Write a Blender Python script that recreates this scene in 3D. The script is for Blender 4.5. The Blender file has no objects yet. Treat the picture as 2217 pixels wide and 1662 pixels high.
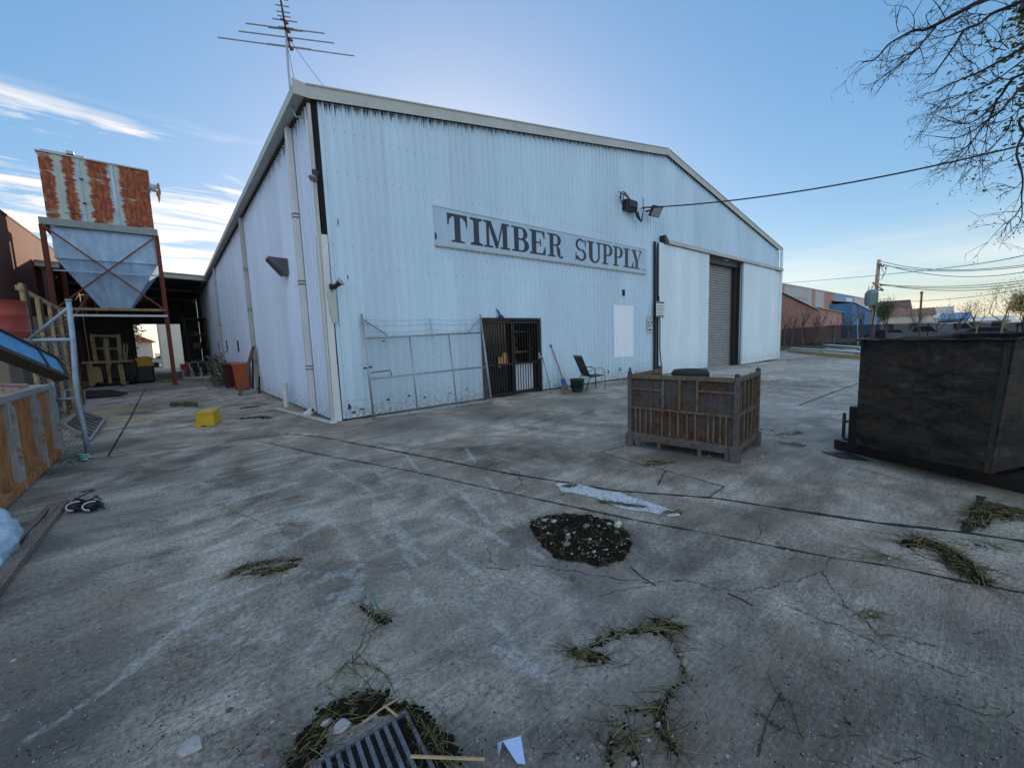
import bpy, bmesh, math, random
from mathutils import Vector, Matrix, noise
C = bpy.context.scene
COL = C.collection
R_ = math.radians
rnd = random.Random(7)
# ------------------------------------------------------------------ camera
F, CX, CY, HC = 877.0, 1108.5, 831.0, 1.55
def _n(v): return Vector(v).normalized()
VX = _n((2155 - CX, 697 - CY, F)); VY = Vector((366 - CX, 762 - CY, F)); VY = (VY - VX * VY.dot(VX)).normalized()
VZ = VX.cross(VY)
if VZ.y > 0: VZ = -VZ
def ray(px, py):
    c = Vector((px - CX, py - CY, F)); return Vector((VX.dot(c), VY.dot(c), VZ.dot(c)))
CAM = Vector((0, 0, HC))
cam_d = bpy.data.cameras.new('camera'); cam = bpy.data.objects.new('camera', cam_d); COL.objects.link(cam)
cam_d.sensor_width = 36; cam_d.lens = F / 2217 * 36; cam_d.clip_start = 0.05; cam_d.clip_end = 5000
rt = Vector((VX.x, VY.x, VZ.x)); up = -Vector((VX.y, VY.y, VZ.y)); bk = -Vector((VX.z, VY.z, VZ.z))
M = Matrix((rt, up, bk)).transposed().to_4x4(); M.translation = CAM; cam.matrix_world = M
C.camera = cam
# ------------------------------------------------------------------ light
SUN_DIR = Vector((0.54, 0.82, math.tan(R_(12)))).normalized()     # towards the sun
SUN_EL = math.asin(SUN_DIR.z); SUN_AZ = math.atan2(SUN_DIR.x, SUN_DIR.y)
W = bpy.data.worlds.new('World'); C.world = W; W.use_nodes = True
nt = W.node_tree; nt.nodes.clear()
def N(t, **k):
    n = nt.nodes.new(t)
    for a, b in k.items(): setattr(n, a, b)
    return n
def mth(op, a, b=None, c=None, clamp=False):
    n = N('ShaderNodeMath', operation=op); n.use_clamp = clamp
    for i, v in enumerate((a, b, c)):
        if v is None: continue
        if hasattr(v, 'links'): nt.links.new(v, n.inputs[i])
        else: n.inputs[i].default_value = v
    return n.outputs[0]
out = N('ShaderNodeOutputWorld'); bg = N('ShaderNodeBackground'); bg.inputs[1].default_value = 0.15
sky = N('ShaderNodeTexSky', sky_type='NISHITA'); sky.sun_disc = False
sky.sun_elevation = SUN_EL; sky.sun_rotation = SUN_AZ; sky.altitude = 30; sky.air_density = 1.0; sky.dust_density = 0.6; sky.ozone_density = 2.5
tc = N('ShaderNodeTexCoord'); sp = N('ShaderNodeSeparateXYZ'); nt.links.new(tc.outputs['Generated'], sp.inputs[0])
zc = mth('MAXIMUM', sp.outputs[2], 0.03)
u = mth('DIVIDE', sp.outputs[0], zc); v = mth('DIVIDE', sp.outputs[1], zc)
cb = N('ShaderNodeCombineXYZ'); nt.links.new(u, cb.inputs[0]); nt.links.new(v, cb.inputs[1])
mp = N('ShaderNodeMapping'); mp.inputs['Rotation'].default_value = (0, 0, R_(95)); mp.inputs['Scale'].default_value = (0.55, 1.7, 1); mp.inputs['Location'].default_value = (1.7, 0.9, 0)
nt.links.new(cb.outputs[0], mp.inputs[0])
nz = N('ShaderNodeTexNoise'); nz.inputs['Scale'].default_value = 1.0; nz.inputs['Detail'].default_value = 9; nz.inputs['Roughness'].default_value = 0.62; nz.inputs['Distortion'].default_value = 0.6
nt.links.new(mp.outputs[0], nz.inputs['Vector'])
# where the cloud stands in the sky: low towards the shed end of the yard
dl = ray(300, 480).normalized()
dotn = N('ShaderNodeVectorMath', operation='DOT_PRODUCT'); nt.links.new(tc.outputs['Generated'], dotn.inputs[0]); dotn.inputs[1].default_value = tuple(dl)
def ss(x, a, b):
    n = N('ShaderNodeMapRange', interpolation_type='SMOOTHSTEP'); nt.links.new(x, n.inputs[0]); n.inputs[1].default_value = a; n.inputs[2].default_value = b
    return n.outputs[0]
az = ss(dotn.outputs['Value'], 0.84, 0.93)
low = ss(sp.outputs[2], 0.40, 0.35)
m1 = mth('MULTIPLY', az, low)
thr = mth('SUBTRACT', 0.54, mth('MULTIPLY', ss(sp.outputs[2], 0.34, 0.18), 0.13))
cl = mth('MULTIPLY', mth('SUBTRACT', nz.outputs[0], thr), 9.0, clamp=True)
cl = mth('MULTIPLY', cl, m1)
# thin veil low over the horizon, all round
mp2 = N('ShaderNodeMapping'); mp2.inputs['Scale'].default_value = (1.2, 1.2, 11); nt.links.new(tc.outputs['Generated'], mp2.inputs[0])
nz2 = N('ShaderNodeTexNoise'); nz2.inputs['Scale'].default_value = 2.2; nz2.inputs['Detail'].default_value = 6; nt.links.new(mp2.outputs[0], nz2.inputs['Vector'])
veil = mth('MULTIPLY', mth('MULTIPLY', mth('SUBTRACT', nz2.outputs[0], 0.36), 3.5, clamp=True), mth('MULTIPLY', ss(sp.outputs[2], 0.22, 0.02), 0.50))
# unseen bright cloud added behind the photographer as fill for wall and ground
dk = N('ShaderNodeVectorMath', operation='DOT_PRODUCT'); nt.links.new(tc.outputs['Generated'], dk.inputs[0]); dk.inputs[1].default_value = (-0.50, -0.72, 0.48)
nz3 = N('ShaderNodeTexNoise'); nz3.inputs['Scale'].default_value = 1.6; nz3.inputs['Detail'].default_value = 6; nt.links.new(cb.outputs[0], nz3.inputs['Vector'])
back = mth('MULTIPLY', ss(dk.outputs['Value'], 0.25, 0.75), mth('MULTIPLY', mth('SUBTRACT', nz3.outputs[0], 0.25), 3.0, clamp=True))
fac = mth('MAXIMUM', mth('MULTIPLY', cl, 0.85), veil, clamp=True)
mx = N('ShaderNodeMix', data_type='RGBA'); nt.links.new(fac, mx.inputs[0]); gm = N('ShaderNodeGamma'); gm.inputs[1].default_value = 0.45; nt.links.new(sky.outputs[0], gm.inputs[0]); hs0 = N('ShaderNodeHueSaturation'); hs0.inputs['Saturation'].default_value = 1.9; nt.links.new(gm.outputs[0], hs0.inputs['Color']); tn = N('ShaderNodeMix', data_type='RGBA', blend_type='MULTIPLY'); tn.inputs[0].default_value = 1; nt.links.new(hs0.outputs[0], tn.inputs[6]); tn.inputs[7].default_value = (0.97, 0.985, 1.06, 1); nt.links.new(tn.outputs[2], mx.inputs[6]); mx.inputs[7].default_value = (3.6, 3.2, 2.75, 1)
mxb = N('ShaderNodeMix', data_type='RGBA'); nt.links.new(mth('MULTIPLY', back, 0.9), mxb.inputs[0]); nt.links.new(mx.outputs[2], mxb.inputs[6]); mxb.inputs[7].default_value = (2.9, 3.2, 3.5, 1)
hs = N('ShaderNodeHueSaturation'); hs.inputs['Saturation'].default_value = 1.0; nt.links.new(mxb.outputs[2], hs.inputs['Color'])
nt.links.new(hs.outputs[0], bg.inputs[0]); nt.links.new(bg.outputs[0], out.inputs[0])
sl = bpy.data.lights.new('sun', 'SUN'); sl.energy = 2.2; sl.angle = R_(0.5); sl.color = (1.0, 0.80, 0.58)
so = bpy.data.objects.new('sun', sl); COL.objects.link(so); so.rotation_euler = SUN_DIR.to_track_quat('Z', 'Y').to_euler(); so.location = (0, 0, 30)
C.view_settings.view_transform = 'Standard'; C.view_settings.look = 'None'; C.view_settings.gamma = 1; C.view_settings.exposure = 1.4
C.render.engine = 'CYCLES'
# ------------------------------------------------------------------ measuring helpers (photo pixel -> point of the place)
def sstep(a, b, x):
    t = min(1, max(0, (x - a) / (b - a))); return t * t * (3 - 2 * t)
def gz(x, y): return -0.25 * sstep(9, 28, x) - 0.25 * sstep(14, 34, y) * (1 - sstep(2.4, 6, x))
def HZ(px, py, z=0):
    d = ray(px, py); t = (z - HC) / d.z; return Vector((d.x * t, d.y * t, z))
def G(px, py):
    z = 0
    for i in range(8):
        p = HZ(px, py, z); z = gz(p.x, p.y)
    p = HZ(px, py, z); return p
def FY(px, py, y):
    d = ray(px, py); return CAM + d * (y / d.y)
def FX(px, py, x):
    d = ray(px, py); return CAM + d * (x / d.x)
def DD(px, py, dist): return CAM + ray(px, py).normalized() * dist
# ------------------------------------------------------------------ mesh builder
def perp(d):
    d = d.normalized(); a = Vector((0, 0, 1)) if abs(d.z) < 0.9 else Vector((1, 0, 0))
    s = d.cross(a).normalized(); return s, s.cross(d).normalized()
class MB:
    def __init__(s): s.v = []; s.f = []; s.m = []; s.mi = 0
    def face(s, pts, mi=None):
        i = len(s.v); s.v += [Vector(p) for p in pts]; s.f.append(tuple(range(i, i + len(pts)))); s.m.append(s.mi if mi is None else mi)
    def box(s, c, size, rz=0.0, rot=None):
        c = Vector(c); h = Vector(size) / 2; Mx = rot if rot else Matrix.Rotation(rz, 3, 'Z')
        i = len(s.v)
        for dx in (-1, 1):
            for dy in (-1, 1):
                for dz in (-1, 1): s.v.append(c + Mx @ Vector((dx * h.x, dy * h.y, dz * h.z)))
        for q in ((0, 1, 3, 2), (4, 6, 7, 5), (0, 4, 5, 1), (2, 3, 7, 6), (0, 2, 6, 4), (1, 5, 7, 3)): s.f.append(tuple(i + k for k in q)); s.m.append(s.mi)
        return s
    def b2(s, a, b): return s.box((Vector(a) + Vector(b)) / 2, [abs(b[k] - a[k]) for k in range(3)])
    def bar(s, p0, p1, w, h=None, side=None):
        p0 = Vector(p0); p1 = Vector(p1); d = p1 - p0; L = d.length
        if L < 1e-6: return s
        h = w if h is None else h
        if side is None: a, b = perp(d)
        else:
            a = Vector(side).normalized(); b = d.normalized().cross(a).normalized(); a = b.cross(d.normalized())
        Mx = Matrix((a, b, d.normalized())).transposed(); return s.box((p0 + p1) / 2, (w, h, L), rot=Mx)
    def tube(s, pts, r, n=6, cap=True):
        pts = [Vector(p) for p in pts]; k = len(pts)
        rs = r if isinstance(r, (list, tuple)) else [r] * k
        i0 = len(s.v); a = None
        for j, p in enumerate(pts):
            d = (pts[min(j + 1, k - 1)] - pts[max(j - 1, 0)])
            if d.length < 1e-9: d = Vector((0, 0, 1))
            d.normalize()
            if a is None: a, b = perp(d)
            else:
                a = (a - d * a.dot(d))
                if a.length < 1e-6: a, b = perp(d)
                a.normalize(); b = a.cross(d)
            b = d.cross(a)
            for q in range(n):
                t = 2 * math.pi * q / n; s.v.append(p + (a * math.cos(t) + b * math.sin(t)) * rs[j])
        for j in range(k - 1):
            for q in range(n):
                A = i0 + j * n + q; B = i0 + j * n + (q + 1) % n; s.f.append((A, B, B + n, A + n)); s.m.append(s.mi)
        if cap and n > 2:
            s.f.append(tuple(i0 + q for q in range(n))[::-1]); s.m.append(s.mi)
            s.f.append(tuple(i0 + (k - 1) * n + q for q in range(n))); s.m.append(s.mi)
        return s
    def lathe(s, c, prof, n=20, axis=(0, 0, 1)):
        c = Vector(c); ax = Vector(axis).normalized(); a, b = perp(ax); i0 = len(s.v)
        for (r, z) in prof:
            for q in range(n):
                t = 2 * math.pi * q / n; s.v.append(c + ax * z + (a * math.cos(t) + b * math.sin(t)) * r)
        for j in range(len(prof) - 1):
            for q in range(n):
                A = i0 + j * n + q; B = i0 + j * n + (q + 1) % n; s.f.append((A, B, B + n, A + n)); s.m.append(s.mi)
        return s
    def prism(s, poly, off):
        off = Vector(off); n = len(poly); P = [Vector(p) for p in poly]
        s.face(P); s.face([p + off for p in P][::-1])
        for i in range(n):
            j = (i + 1) % n; s.face([P[i], P[i] + off, P[j] + off, P[j]])
        return s
    def blob(s, c, r, seed=0, sub=2, flat=1.0, jit=0.3):
        bm = bmesh.new(); bmesh.ops.create_icosphere(bm, subdivisions=sub, radius=1); i0 = len(s.v); r = Vector(r) if hasattr(r, '__len__') else Vector((r, r, r))
        for q in bm.verts:
            k = 1 + jit * noise.noise(q.co * 1.7 + Vector((seed * 3.1, seed * 1.7, seed)))* 1.6
            s.v.append(Vector(c) + Vector((q.co.x * r.x * k, q.co.y * r.y * k, q.co.z * r.z * k * flat)))
        for f in bm.faces: s.f.append(tuple(i0 + q.index for q in f.verts)); s.m.append(s.mi)
        bm.free(); return s
    def build(s, name, mats, parent=None, base=None, smooth=False, bevel=0, **tags):
        if not isinstance(mats, (list, tuple)): mats = [mats]
        if parent is not None:
            off = WL(parent)
        else: off = Vector(base) if base is not None else Vector((0, 0, 0))
        me = bpy.data.meshes.new(name); me.from_pydata([tuple(p - off) for p in s.v], [], s.f)
        for m in mats: me.materials.append(m)
        for p, i in zip(me.polygons, s.m): p.material_index = i
        if smooth: me.polygons.foreach_set('use_smooth', [True] * len(me.polygons))
        bm = bmesh.new(); bm.from_mesh(me); bmesh.ops.recalc_face_normals(bm, faces=bm.faces); bm.to_mesh(me); bm.free()
        o = bpy.data.objects.new(name, me); COL.objects.link(o)
        if parent is not None: o.parent = parent
        else: o.location = off
        if bevel:
            b = o.modifiers.new('bevel', 'BEVEL'); b.width = bevel; b.segments = 2; b.limit_method = 'ANGLE'
        for k, val in tags.items(): o['category' if k == 'cat' else k] = val
        return o
def WL(o):
    p = Vector((0, 0, 0))
    while o is not None: p += o.location; o = o.parent
    return p
def thing(name, label, cat, loc, group=None):
    o = bpy.data.objects.new(name, None); COL.objects.link(o); o.location = loc; o.empty_display_size = 0.2
    o['label'] = label; o['category'] = cat
    if group: o['group'] = group
    return o
def dup(root, loc, label=None):
    r = root.copy(); COL.objects.link(r); r.location = loc
    if label: r['label'] = label
    for ch in list(root.children):
        c = ch.copy(); COL.objects.link(c); c.parent = r
        for g_ in list(ch.children):
            d = g_.copy(); COL.objects.link(d); d.parent = c
    return r
# ------------------------------------------------------------------ materials
class NT:
    def __init__(s, name):
        s.m = bpy.data.materials.new(name); s.m.use_nodes = True; s.t = s.m.node_tree; s.b = s.t.nodes['Principled BSDF']
        s.tc = s.t.nodes.new('ShaderNodeTexCoord'); s.co = s.tc.outputs['Object']
    def link(s, a, b): s.t.links.new(a, b)
    def map(s, scale=(1, 1, 1), rot=(0, 0, 0), loc=(0, 0, 0)):
        n = s.t.nodes.new('ShaderNodeMapping'); n.inputs['Scale'].default_value = scale; n.inputs['Rotation'].default_value = rot; n.inputs['Location'].default_value = loc; s.link(s.co, n.inputs[0]); return n.outputs[0]
    def noise(s, scale, detail=4, rough=0.55, dist=0, vec=None):
        n = s.t.nodes.new('ShaderNodeTexNoise'); n.inputs['Scale'].default_value = scale; n.inputs['Detail'].default_value = detail; n.inputs['Roughness'].default_value = rough; n.inputs['Distortion'].default_value = dist
        s.link(vec if vec is not None else s.co, n.inputs['Vector']); return n.outputs[0]
    def ramp(s, fac, stops):
        n = s.t.nodes.new('ShaderNodeValToRGB'); e = n.color_ramp.elements
        while len(e) < len(stops): e.new(0.5)
        for q, (p, c) in zip(e, stops): q.position = p; q.color = (*c, 1) if hasattr(c, '__len__') else (c, c, c, 1)
        s.link(fac, n.inputs[0]); return n.outputs[0]
    def math(s, op, a, b=None, clamp=False):
        n = s.t.nodes.new('ShaderNodeMath'); n.operation = op; n.use_clamp = clamp
        for i, q in enumerate((a, b)):
            if q is None: continue
            if hasattr(q, 'links'): s.link(q, n.inputs[i])
            else: n.inputs[i].default_value = q
        return n.outputs[0]
    def mix(s, fac, a, b, mode='MIX'):
        n = s.t.nodes.new('ShaderNodeMix'); n.data_type = 'RGBA'; n.blend_type = mode
        for q, i in ((fac, 0), (a, 6), (b, 7)):
            if hasattr(q, 'links'): s.link(q, n.inputs[i])
            elif i == 0: n.inputs[0].default_value = q
            else: n.inputs[i].default_value = (*q, 1) if hasattr(q, '__len__') else (q, q, q, 1)
        return n.outputs[2]
    def attr(s, name):
        n = s.t.nodes.new('ShaderNodeAttribute'); n.attribute_name = name; q = s.t.nodes.new('ShaderNodeSeparateColor'); s.link(n.outputs['Color'], q.inputs[0]); return q.outputs
    def z(s):
        q = s.t.nodes.new('ShaderNodeSeparateXYZ'); s.link(s.co, q.inputs[0]); return q.outputs
    def bump(s, h, strength=0.3, dist=0.01):
        n = s.t.nodes.new('ShaderNodeBump'); n.inputs['Strength'].default_value = strength; n.inputs['Distance'].default_value = dist; s.link(h, n.inputs['Height']); s.link(n.outputs[0], s.b.inputs['Normal'])
    def fin(s, col, rough=0.7, metal=0.0, spec=None):
        if hasattr(col, 'links'): s.link(col, s.b.inputs['Base Color'])
        else: s.b.inputs['Base Color'].default_value = (*col, 1)
        if hasattr(rough, 'links'): s.link(rough, s.b.inputs['Roughness'])
        else: s.b.inputs['Roughness'].default_value = rough
        s.b.inputs['Metallic'].default_value = metal
        if spec is not None: s.b.inputs['Specular IOR Level'].default_value = spec
        return s.m
def mk(name, c, var=0.25, scale=3.0, rough=0.7, metal=0.0, bump=0.15, stretch=(1, 1, 1), spec=None):
    t = NT(name); vec = t.map(stretch)
    n1 = t.noise(scale, 6, 0.6, 0.2, vec); n2 = t.noise(scale * 9, 4, 0.6, 0, vec)
    f = t.math('ADD', t.math('MULTIPLY', n1, 0.65), t.math('MULTIPLY', n2, 0.35))
    lo = tuple(k * (1 - var) for k in c); hi = tuple(min(1, k * (1 + var)) for k in c)
    col = t.ramp(f, [(0.32, lo), (0.5, c), (0.68, hi)])
    if bump: t.bump(f, bump, 0.01)
    return t.fin(col, rough, metal, spec)
def rusty(name, paint, rust=(0.20, 0.065, 0.03), rust2=(0.33, 0.13, 0.05), amount=0.5, scale=1.5, stretch=(1, 1, 1), rough=0.75, edge=0.06, metal=0):
    t = NT(name); vec = t.map(stretch)
    n1 = t.noise(scale, 8, 0.62, 0.4, vec); n2 = t.noise(scale * 7, 5, 0.65, 0, vec); n3 = t.noise(scale * 2.3, 6, 0.6, 0.3, t.map((3, 3, 0.4)))
    f = t.math('ADD', t.math('MULTIPLY', n1, 0.6), t.math('MULTIPLY', n3, 0.4))
    a = 0.5 + (0.5 - amount) * 0.45
    mask = t.ramp(f, [(a - edge, 0.0), (a + edge, 1.0)])
    rc = t.ramp(n2, [(0.35, rust), (0.62, rust2)])
    pc = t.ramp(n2, [(0.3, tuple(k * 0.75 for k in paint)), (0.7, tuple(min(1, k * 1.15) for k in paint))])
    col = t.mix(mask, pc, rc)
    t.bump(t.math('ADD', n2, mask), 0.25, 0.006)
    return t.fin(col, rough, metal, 0.22)
def wallsheet(name, base, dirt=0.5, z0=0.0):
    t = NT(name)
    n1 = t.noise(0.6, 5, 0.6, 0.2, t.map((1, 1, 0.35))); n2 = t.noise(6, 6, 0.7, 0, t.map((3, 3, 0.25))); n3 = t.noise(14, 5, 0.7)
    sp_ = t.noise(26, 3, 0.6, 0, t.map((1, 1, 0.6)))
    c = t.ramp(n1, [(0.3, tuple(k * 0.92 for k in base)), (0.55, base), (0.75, tuple(min(1, k * 1.08) for k in base))])
    c = t.mix(t.math('MULTIPLY', t.ramp(n2, [(0.5, 0.0), (0.8, 1.0)]), 0.16), c, (0.42, 0.44, 0.43))
    zs_ = t.z(); z = zs_[2]; hx = t.math('FLOOR', t.math('DIVIDE', t.math('ADD', zs_[0], zs_[1]), 0.76)); wn = t.t.nodes.new('ShaderNodeTexWhiteNoise'); wn.noise_dimensions = '1D'; t.link(hx, wn.inputs['W']); c = t.mix(1.0, c, t.ramp(wn.outputs[0], [(0, 0.94), (1, 1.02)]), 'MULTIPLY')
    zlow = t.math('MULTIPLY', t.math('SUBTRACT', 0.75, z), 1.5, clamp=True)
    d = t.math('MULTIPLY', t.math('MULTIPLY', zlow, zlow), t.ramp(n3, [(0.42, 0.0), (0.62, 1.0)]))
    c = t.mix(t.math('MULTIPLY', d, dirt, clamp=True), c, (0.20, 0.15, 0.11))
    c = t.mix(t.ramp(sp_, [(0.77, 0.0), (0.80, 1.0)]), c, (0.13, 0.12, 0.11))
    t.bump(n1, 0.12, 0.03)
    return t.fin(c, 0.42, 0.0, 0.5)
m_wall = wallsheet('painted_sheet', (0.59, 0.755, 0.88), 0.8)
m_wall2 = wallsheet('painted_sheet_side', (0.66, 0.76, 0.92), 0.6)
m_leaf = wallsheet('painted_sheet_door', (0.76, 0.88, 0.94), 0.35)
m_trim = mk('trim_cream', (0.47, 0.48, 0.44), 0.12, 1.5, 0.5)
m_white = mk('white_paint', (0.66, 0.68, 0.68), 0.12, 2.5, 0.5)
m_black = mk('black_void', (0.006, 0.006, 0.007), 0.2, 3, 0.9, bump=0)
m_blk = mk('black_plastic', (0.018, 0.018, 0.02), 0.3, 8, 0.45)
m_grime = mk('mould_grime', (0.06, 0.045, 0.04), 0.4, 12, 0.9)
m_screw = mk('screw_head', (0.10, 0.10, 0.10), 0.3, 20, 0.6)
m_galv = mk('galvanised', (0.34, 0.36, 0.38), 0.25, 14, 0.42, metal=0.6)
m_bluegalv = mk('pale_blue_steel', (0.27, 0.36, 0.44), 0.25, 9, 0.5, metal=0.2)
m_wire = mk('fence_wire', (0.30, 0.31, 0.32), 0.3, 30, 0.5, metal=0.5, bump=0)
m_steel = mk('dark_steel', (0.022, 0.020, 0.020), 0.35, 6, 0.5, metal=0.3)
m_roller = mk('roller_slat', (0.34, 0.33, 0.33), 0.2, 3, 0.45, metal=0.2)
m_glass = NT('dark_glass').fin((0.012, 0.012, 0.014), 0.07, 0.0, 0.8)
m_alu = mk('aluminium', (0.45, 0.47, 0.5), 0.12, 20, 0.3, metal=0.8, bump=0)
m_ink = NT('sign_ink')
_n1 = m_ink.noise(9, 5, 0.6); m_ink = m_ink.fin(m_ink.ramp(_n1, [(0.3, (0.012, 0.012, 0.018)), (0.75, (0.035, 0.04, 0.055))]), 0.30, 0, 0.6)
m_signb = mk('sign_face', (0.43, 0.56, 0.69), 0.08, 1.2, 0.28, stretch=(1, 1, 0.3), bump=0.05)
m_yel = mk('yellow_plastic', (0.55, 0.36, 0.015), 0.2, 7, 0.5)
m_yel2 = mk('yellow_beam', (0.70, 0.40, 0.03), 0.2, 7, 0.5)
m_red = mk('red_paint', (0.30, 0.045, 0.03), 0.3, 5, 0.6)
m_orange = mk('orange_plastic', (0.48, 0.10, 0.03), 0.2, 5, 0.5)
m_dred = mk('maroon_plastic', (0.07, 0.012, 0.012), 0.3, 5, 0.5)
m_green = mk('green_plastic', (0.012, 0.05, 0.035), 0.3, 5, 0.45)
m_wood = mk('grey_timber', (0.20, 0.155, 0.115), 0.35, 5, 0.85, stretch=(12, 1.0, 12), bump=0.5)
m_brown = mk('brown_board', (0.17, 0.09, 0.06), 0.3, 3, 0.8)
m_pine = mk('pale_timber', (0.38, 0.27, 0.15), 0.3, 8, 0.8)
m_tan = rusty('tan_paint_rust', (0.40, 0.31, 0.16), (0.13, 0.07, 0.04), (0.25, 0.14, 0.07), 0.38, 5)
m_redpost = rusty('red_post', (0.24, 0.075, 0.055), (0.10, 0.04, 0.03), (0.2, 0.10, 0.07), 0.4, 4, (1, 1, 0.4))
m_purlin = mk('purlin', (0.10, 0.095, 0.09), 0.3, 4, 0.7)
def brick(name, c1, c2, mortar, sx=1.0, axis='X'):
    t = NT(name); s = t.z(); cbn = t.t.nodes.new('ShaderNodeCombineXYZ')
    t.link(s[0] if axis == 'X' else s[1], cbn.inputs[0]); t.link(s[2], cbn.inputs[1])
    b = t.t.nodes.new('ShaderNodeTexBrick'); t.link(cbn.outputs[0], b.inputs['Vector'])
    b.inputs['Color1'].default_value = (*c1, 1); b.inputs['Color2'].default_value = (*c2, 1); b.inputs['Mortar'].default_value = (*mortar, 1)
    b.inputs['Scale'].default_value = sx; b.inputs['Mortar Size'].default_value = 0.012; b.inputs['Brick Width'].default_value = 0.24; b.inputs['Row Height'].default_value = 0.086
    n = t.noise(0.5, 6, 0.65); col = t.mix(0.55, b.outputs['Color'], t.ramp(n, [(0.3, 0.45), (0.7, 1.0)]), 'MULTIPLY')
    t.bump(b.outputs['Fac'], -0.3, 0.01)
    return t.fin(col, 0.88)
m_brickL = brick('red_brown_brick', (0.19, 0.045, 0.03), (0.14, 0.032, 0.022), (0.12, 0.06, 0.048), axis='Y')
m_brickR = brick('pink_brick', (0.56, 0.25, 0.19), (0.46, 0.19, 0.15), (0.45, 0.34, 0.28))  # far brick lightened to paint in distance haze
# ================================================================== ground
import numpy as np
def steps(*seg):
    o = []
    for a, b, st in seg:
        n = max(1, int(round((b - a) / st))); o += [a + (b - a) * i / n for i in range(n)]
    return o + [seg[-1][1]]
xs = steps((-1500, -300, 300), (-300, -60, 60), (-60, -12, 8), (-12, -3, 0.5), (-3, 7, 0.055), (7, 13, 0.15), (13, 30, 0.5), (30, 70, 4), (70, 310, 60), (310, 1510, 300))
ys = steps((-1500, -300, 300), (-300, -20, 40), (-20, -2, 1.5), (-2, 0.6, 0.3), (0.6, 9, 0.055), (9, 18, 0.2), (18, 50, 1), (50, 310, 40), (310, 1510, 300))
XX, YY = np.meshgrid(np.array(xs), np.array(ys)); nx, ny = len(xs), len(ys)
def nss(a, b, x):
    t = np.clip((x - a) / (b - a), 0, 1); return t * t * (3 - 2 * t)
ZZ = -0.25 * nss(9, 28, XX) - 0.25 * nss(14, 34, YY) * (1 - nss(2.4, 6, XX))
verts = np.stack([XX, YY, ZZ], -1).reshape(-1, 3)
idx = np.arange(nx * ny).reshape(ny, nx)
faces = np.stack([idx[:-1, :-1], idx[:-1, 1:], idx[1:, 1:], idx[1:, :-1]], -1).reshape(-1, 4)
me = bpy.data.meshes.new('ground'); me.from_pydata(verts.tolist(), [], faces.tolist())
me.polygons.foreach_set('use_smooth', [True] * len(me.polygons))
x_ = XX.ravel(); y_ = YY.ravel()
def seg_d(a, b):
    ax, ay, bx, by = a[0], a[1], b[0], b[1]; L = (bx - ax) ** 2 + (by - ay) ** 2 + 1e-9
    t = np.clip(((x_ - ax) * (bx - ax) + (y_ - ay) * (by - ay)) / L, 0, 1)
    return np.hypot(x_ - ax - t * (bx - ax), y_ - ay - t * (by - ay))
WHT = np.zeros(nx * ny); MOSS = WHT.copy(); DRK = WHT.copy(); BRN = WHT.copy(); YEL = WHT.copy(); LIT = WHT.copy()
def stroke(A, pix, w, k):
    P = [G(*p) for p in pix]
    for a, b in zip(P, P[1:]): np.maximum(A, k * np.exp(-(seg_d(a, b) / w) ** 2), out=A)
def spot(A, px, py, r, k, ry=None):
    p = G(px, py); d = np.hypot((x_ - p.x) / r, (y_ - p.y) / (ry or r)); np.maximum(A, k * np.exp(-d ** 2), out=A)
# pale scuffs
for pix, w, k in [([(60, 1600), (250, 1480), (420, 1330), (470, 1260)], .05, .9), ([(280, 1440), (330, 1410), (390, 1350)], .05, .8), ([(390, 1130), (520, 1080), (640, 1045)], .12, .8),
                  ([(430, 1200), (560, 1140), (700, 1100)], .08, .8), ([(330, 1240), (430, 1190), (560, 1150)], .07, .55), ([(560, 1010), (700, 990), (800, 985)], .10, .6),
                  ([(700, 1010), (800, 1060), (830, 1120), (900, 1230)], .07, .8), ([(720, 1130), (790, 1240), (720, 1330), (640, 1450)], .06, .75), ([(620, 1440), (560, 1530), (420, 1640)], .05, .6),
                  ([(900, 1110), (990, 1112)], .04, .8), ([(1060, 1230), (1075, 1190)], .03, .7), ([(1120, 1205), (1135, 1195)], .04, .6), ([(820, 1390), (800, 1440), (810, 1480)], .05, .7),
                  ([(860, 1010), (960, 1020), (1080, 1060)], .06, .5), ([(600, 985), (760, 1000), (900, 1050), (1060, 1080)], .05, .5), ([(0, 1560), (180, 1440)], .05, .5),
                  ([(1250, 1310), (1150, 1330), (1040, 1400)], .2, .25), ([(560, 1200), (700, 1180)], .15, .4), ([(400, 900), (560, 880), (700, 900)], .08, .5), ([(210, 870), (360, 880)], .15, .35), ([(960, 900), (1150, 900), (1220, 870)], .15, .35)]:
    stroke(WHT, pix, max(.03, w * .7), k * .85)
qs = random.Random(12)
for i in range(46):
    px, py = qs.uniform(250, 1150), qs.uniform(960, 1420); L_ = qs.uniform(30, 150); a_ = R_(qs.gauss(-22, 12)) if px < 750 else R_(qs.uniform(10, 60)); stroke(WHT, [(px, py), (px + L_ * .5 * math.cos(a_), py + L_ * .5 * math.sin(a_) + qs.uniform(-4, 4)), (px + L_ * math.cos(a_), py + L_ * math.sin(a_))], qs.uniform(.022, .045), qs.uniform(.6, 1.0))
for i in range(30): spot(WHT, qs.uniform(450, 1050), qs.uniform(980, 1320), qs.uniform(.08, .3), qs.uniform(.3, .6), qs.uniform(.06, .2))
for a in ((930, 1030), (640, 1180), (500, 1300), (780, 1500), (1040, 1330), (620, 1010), (860, 970)): spot(WHT, a[0], a[1], .5, .45, .35)
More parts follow.
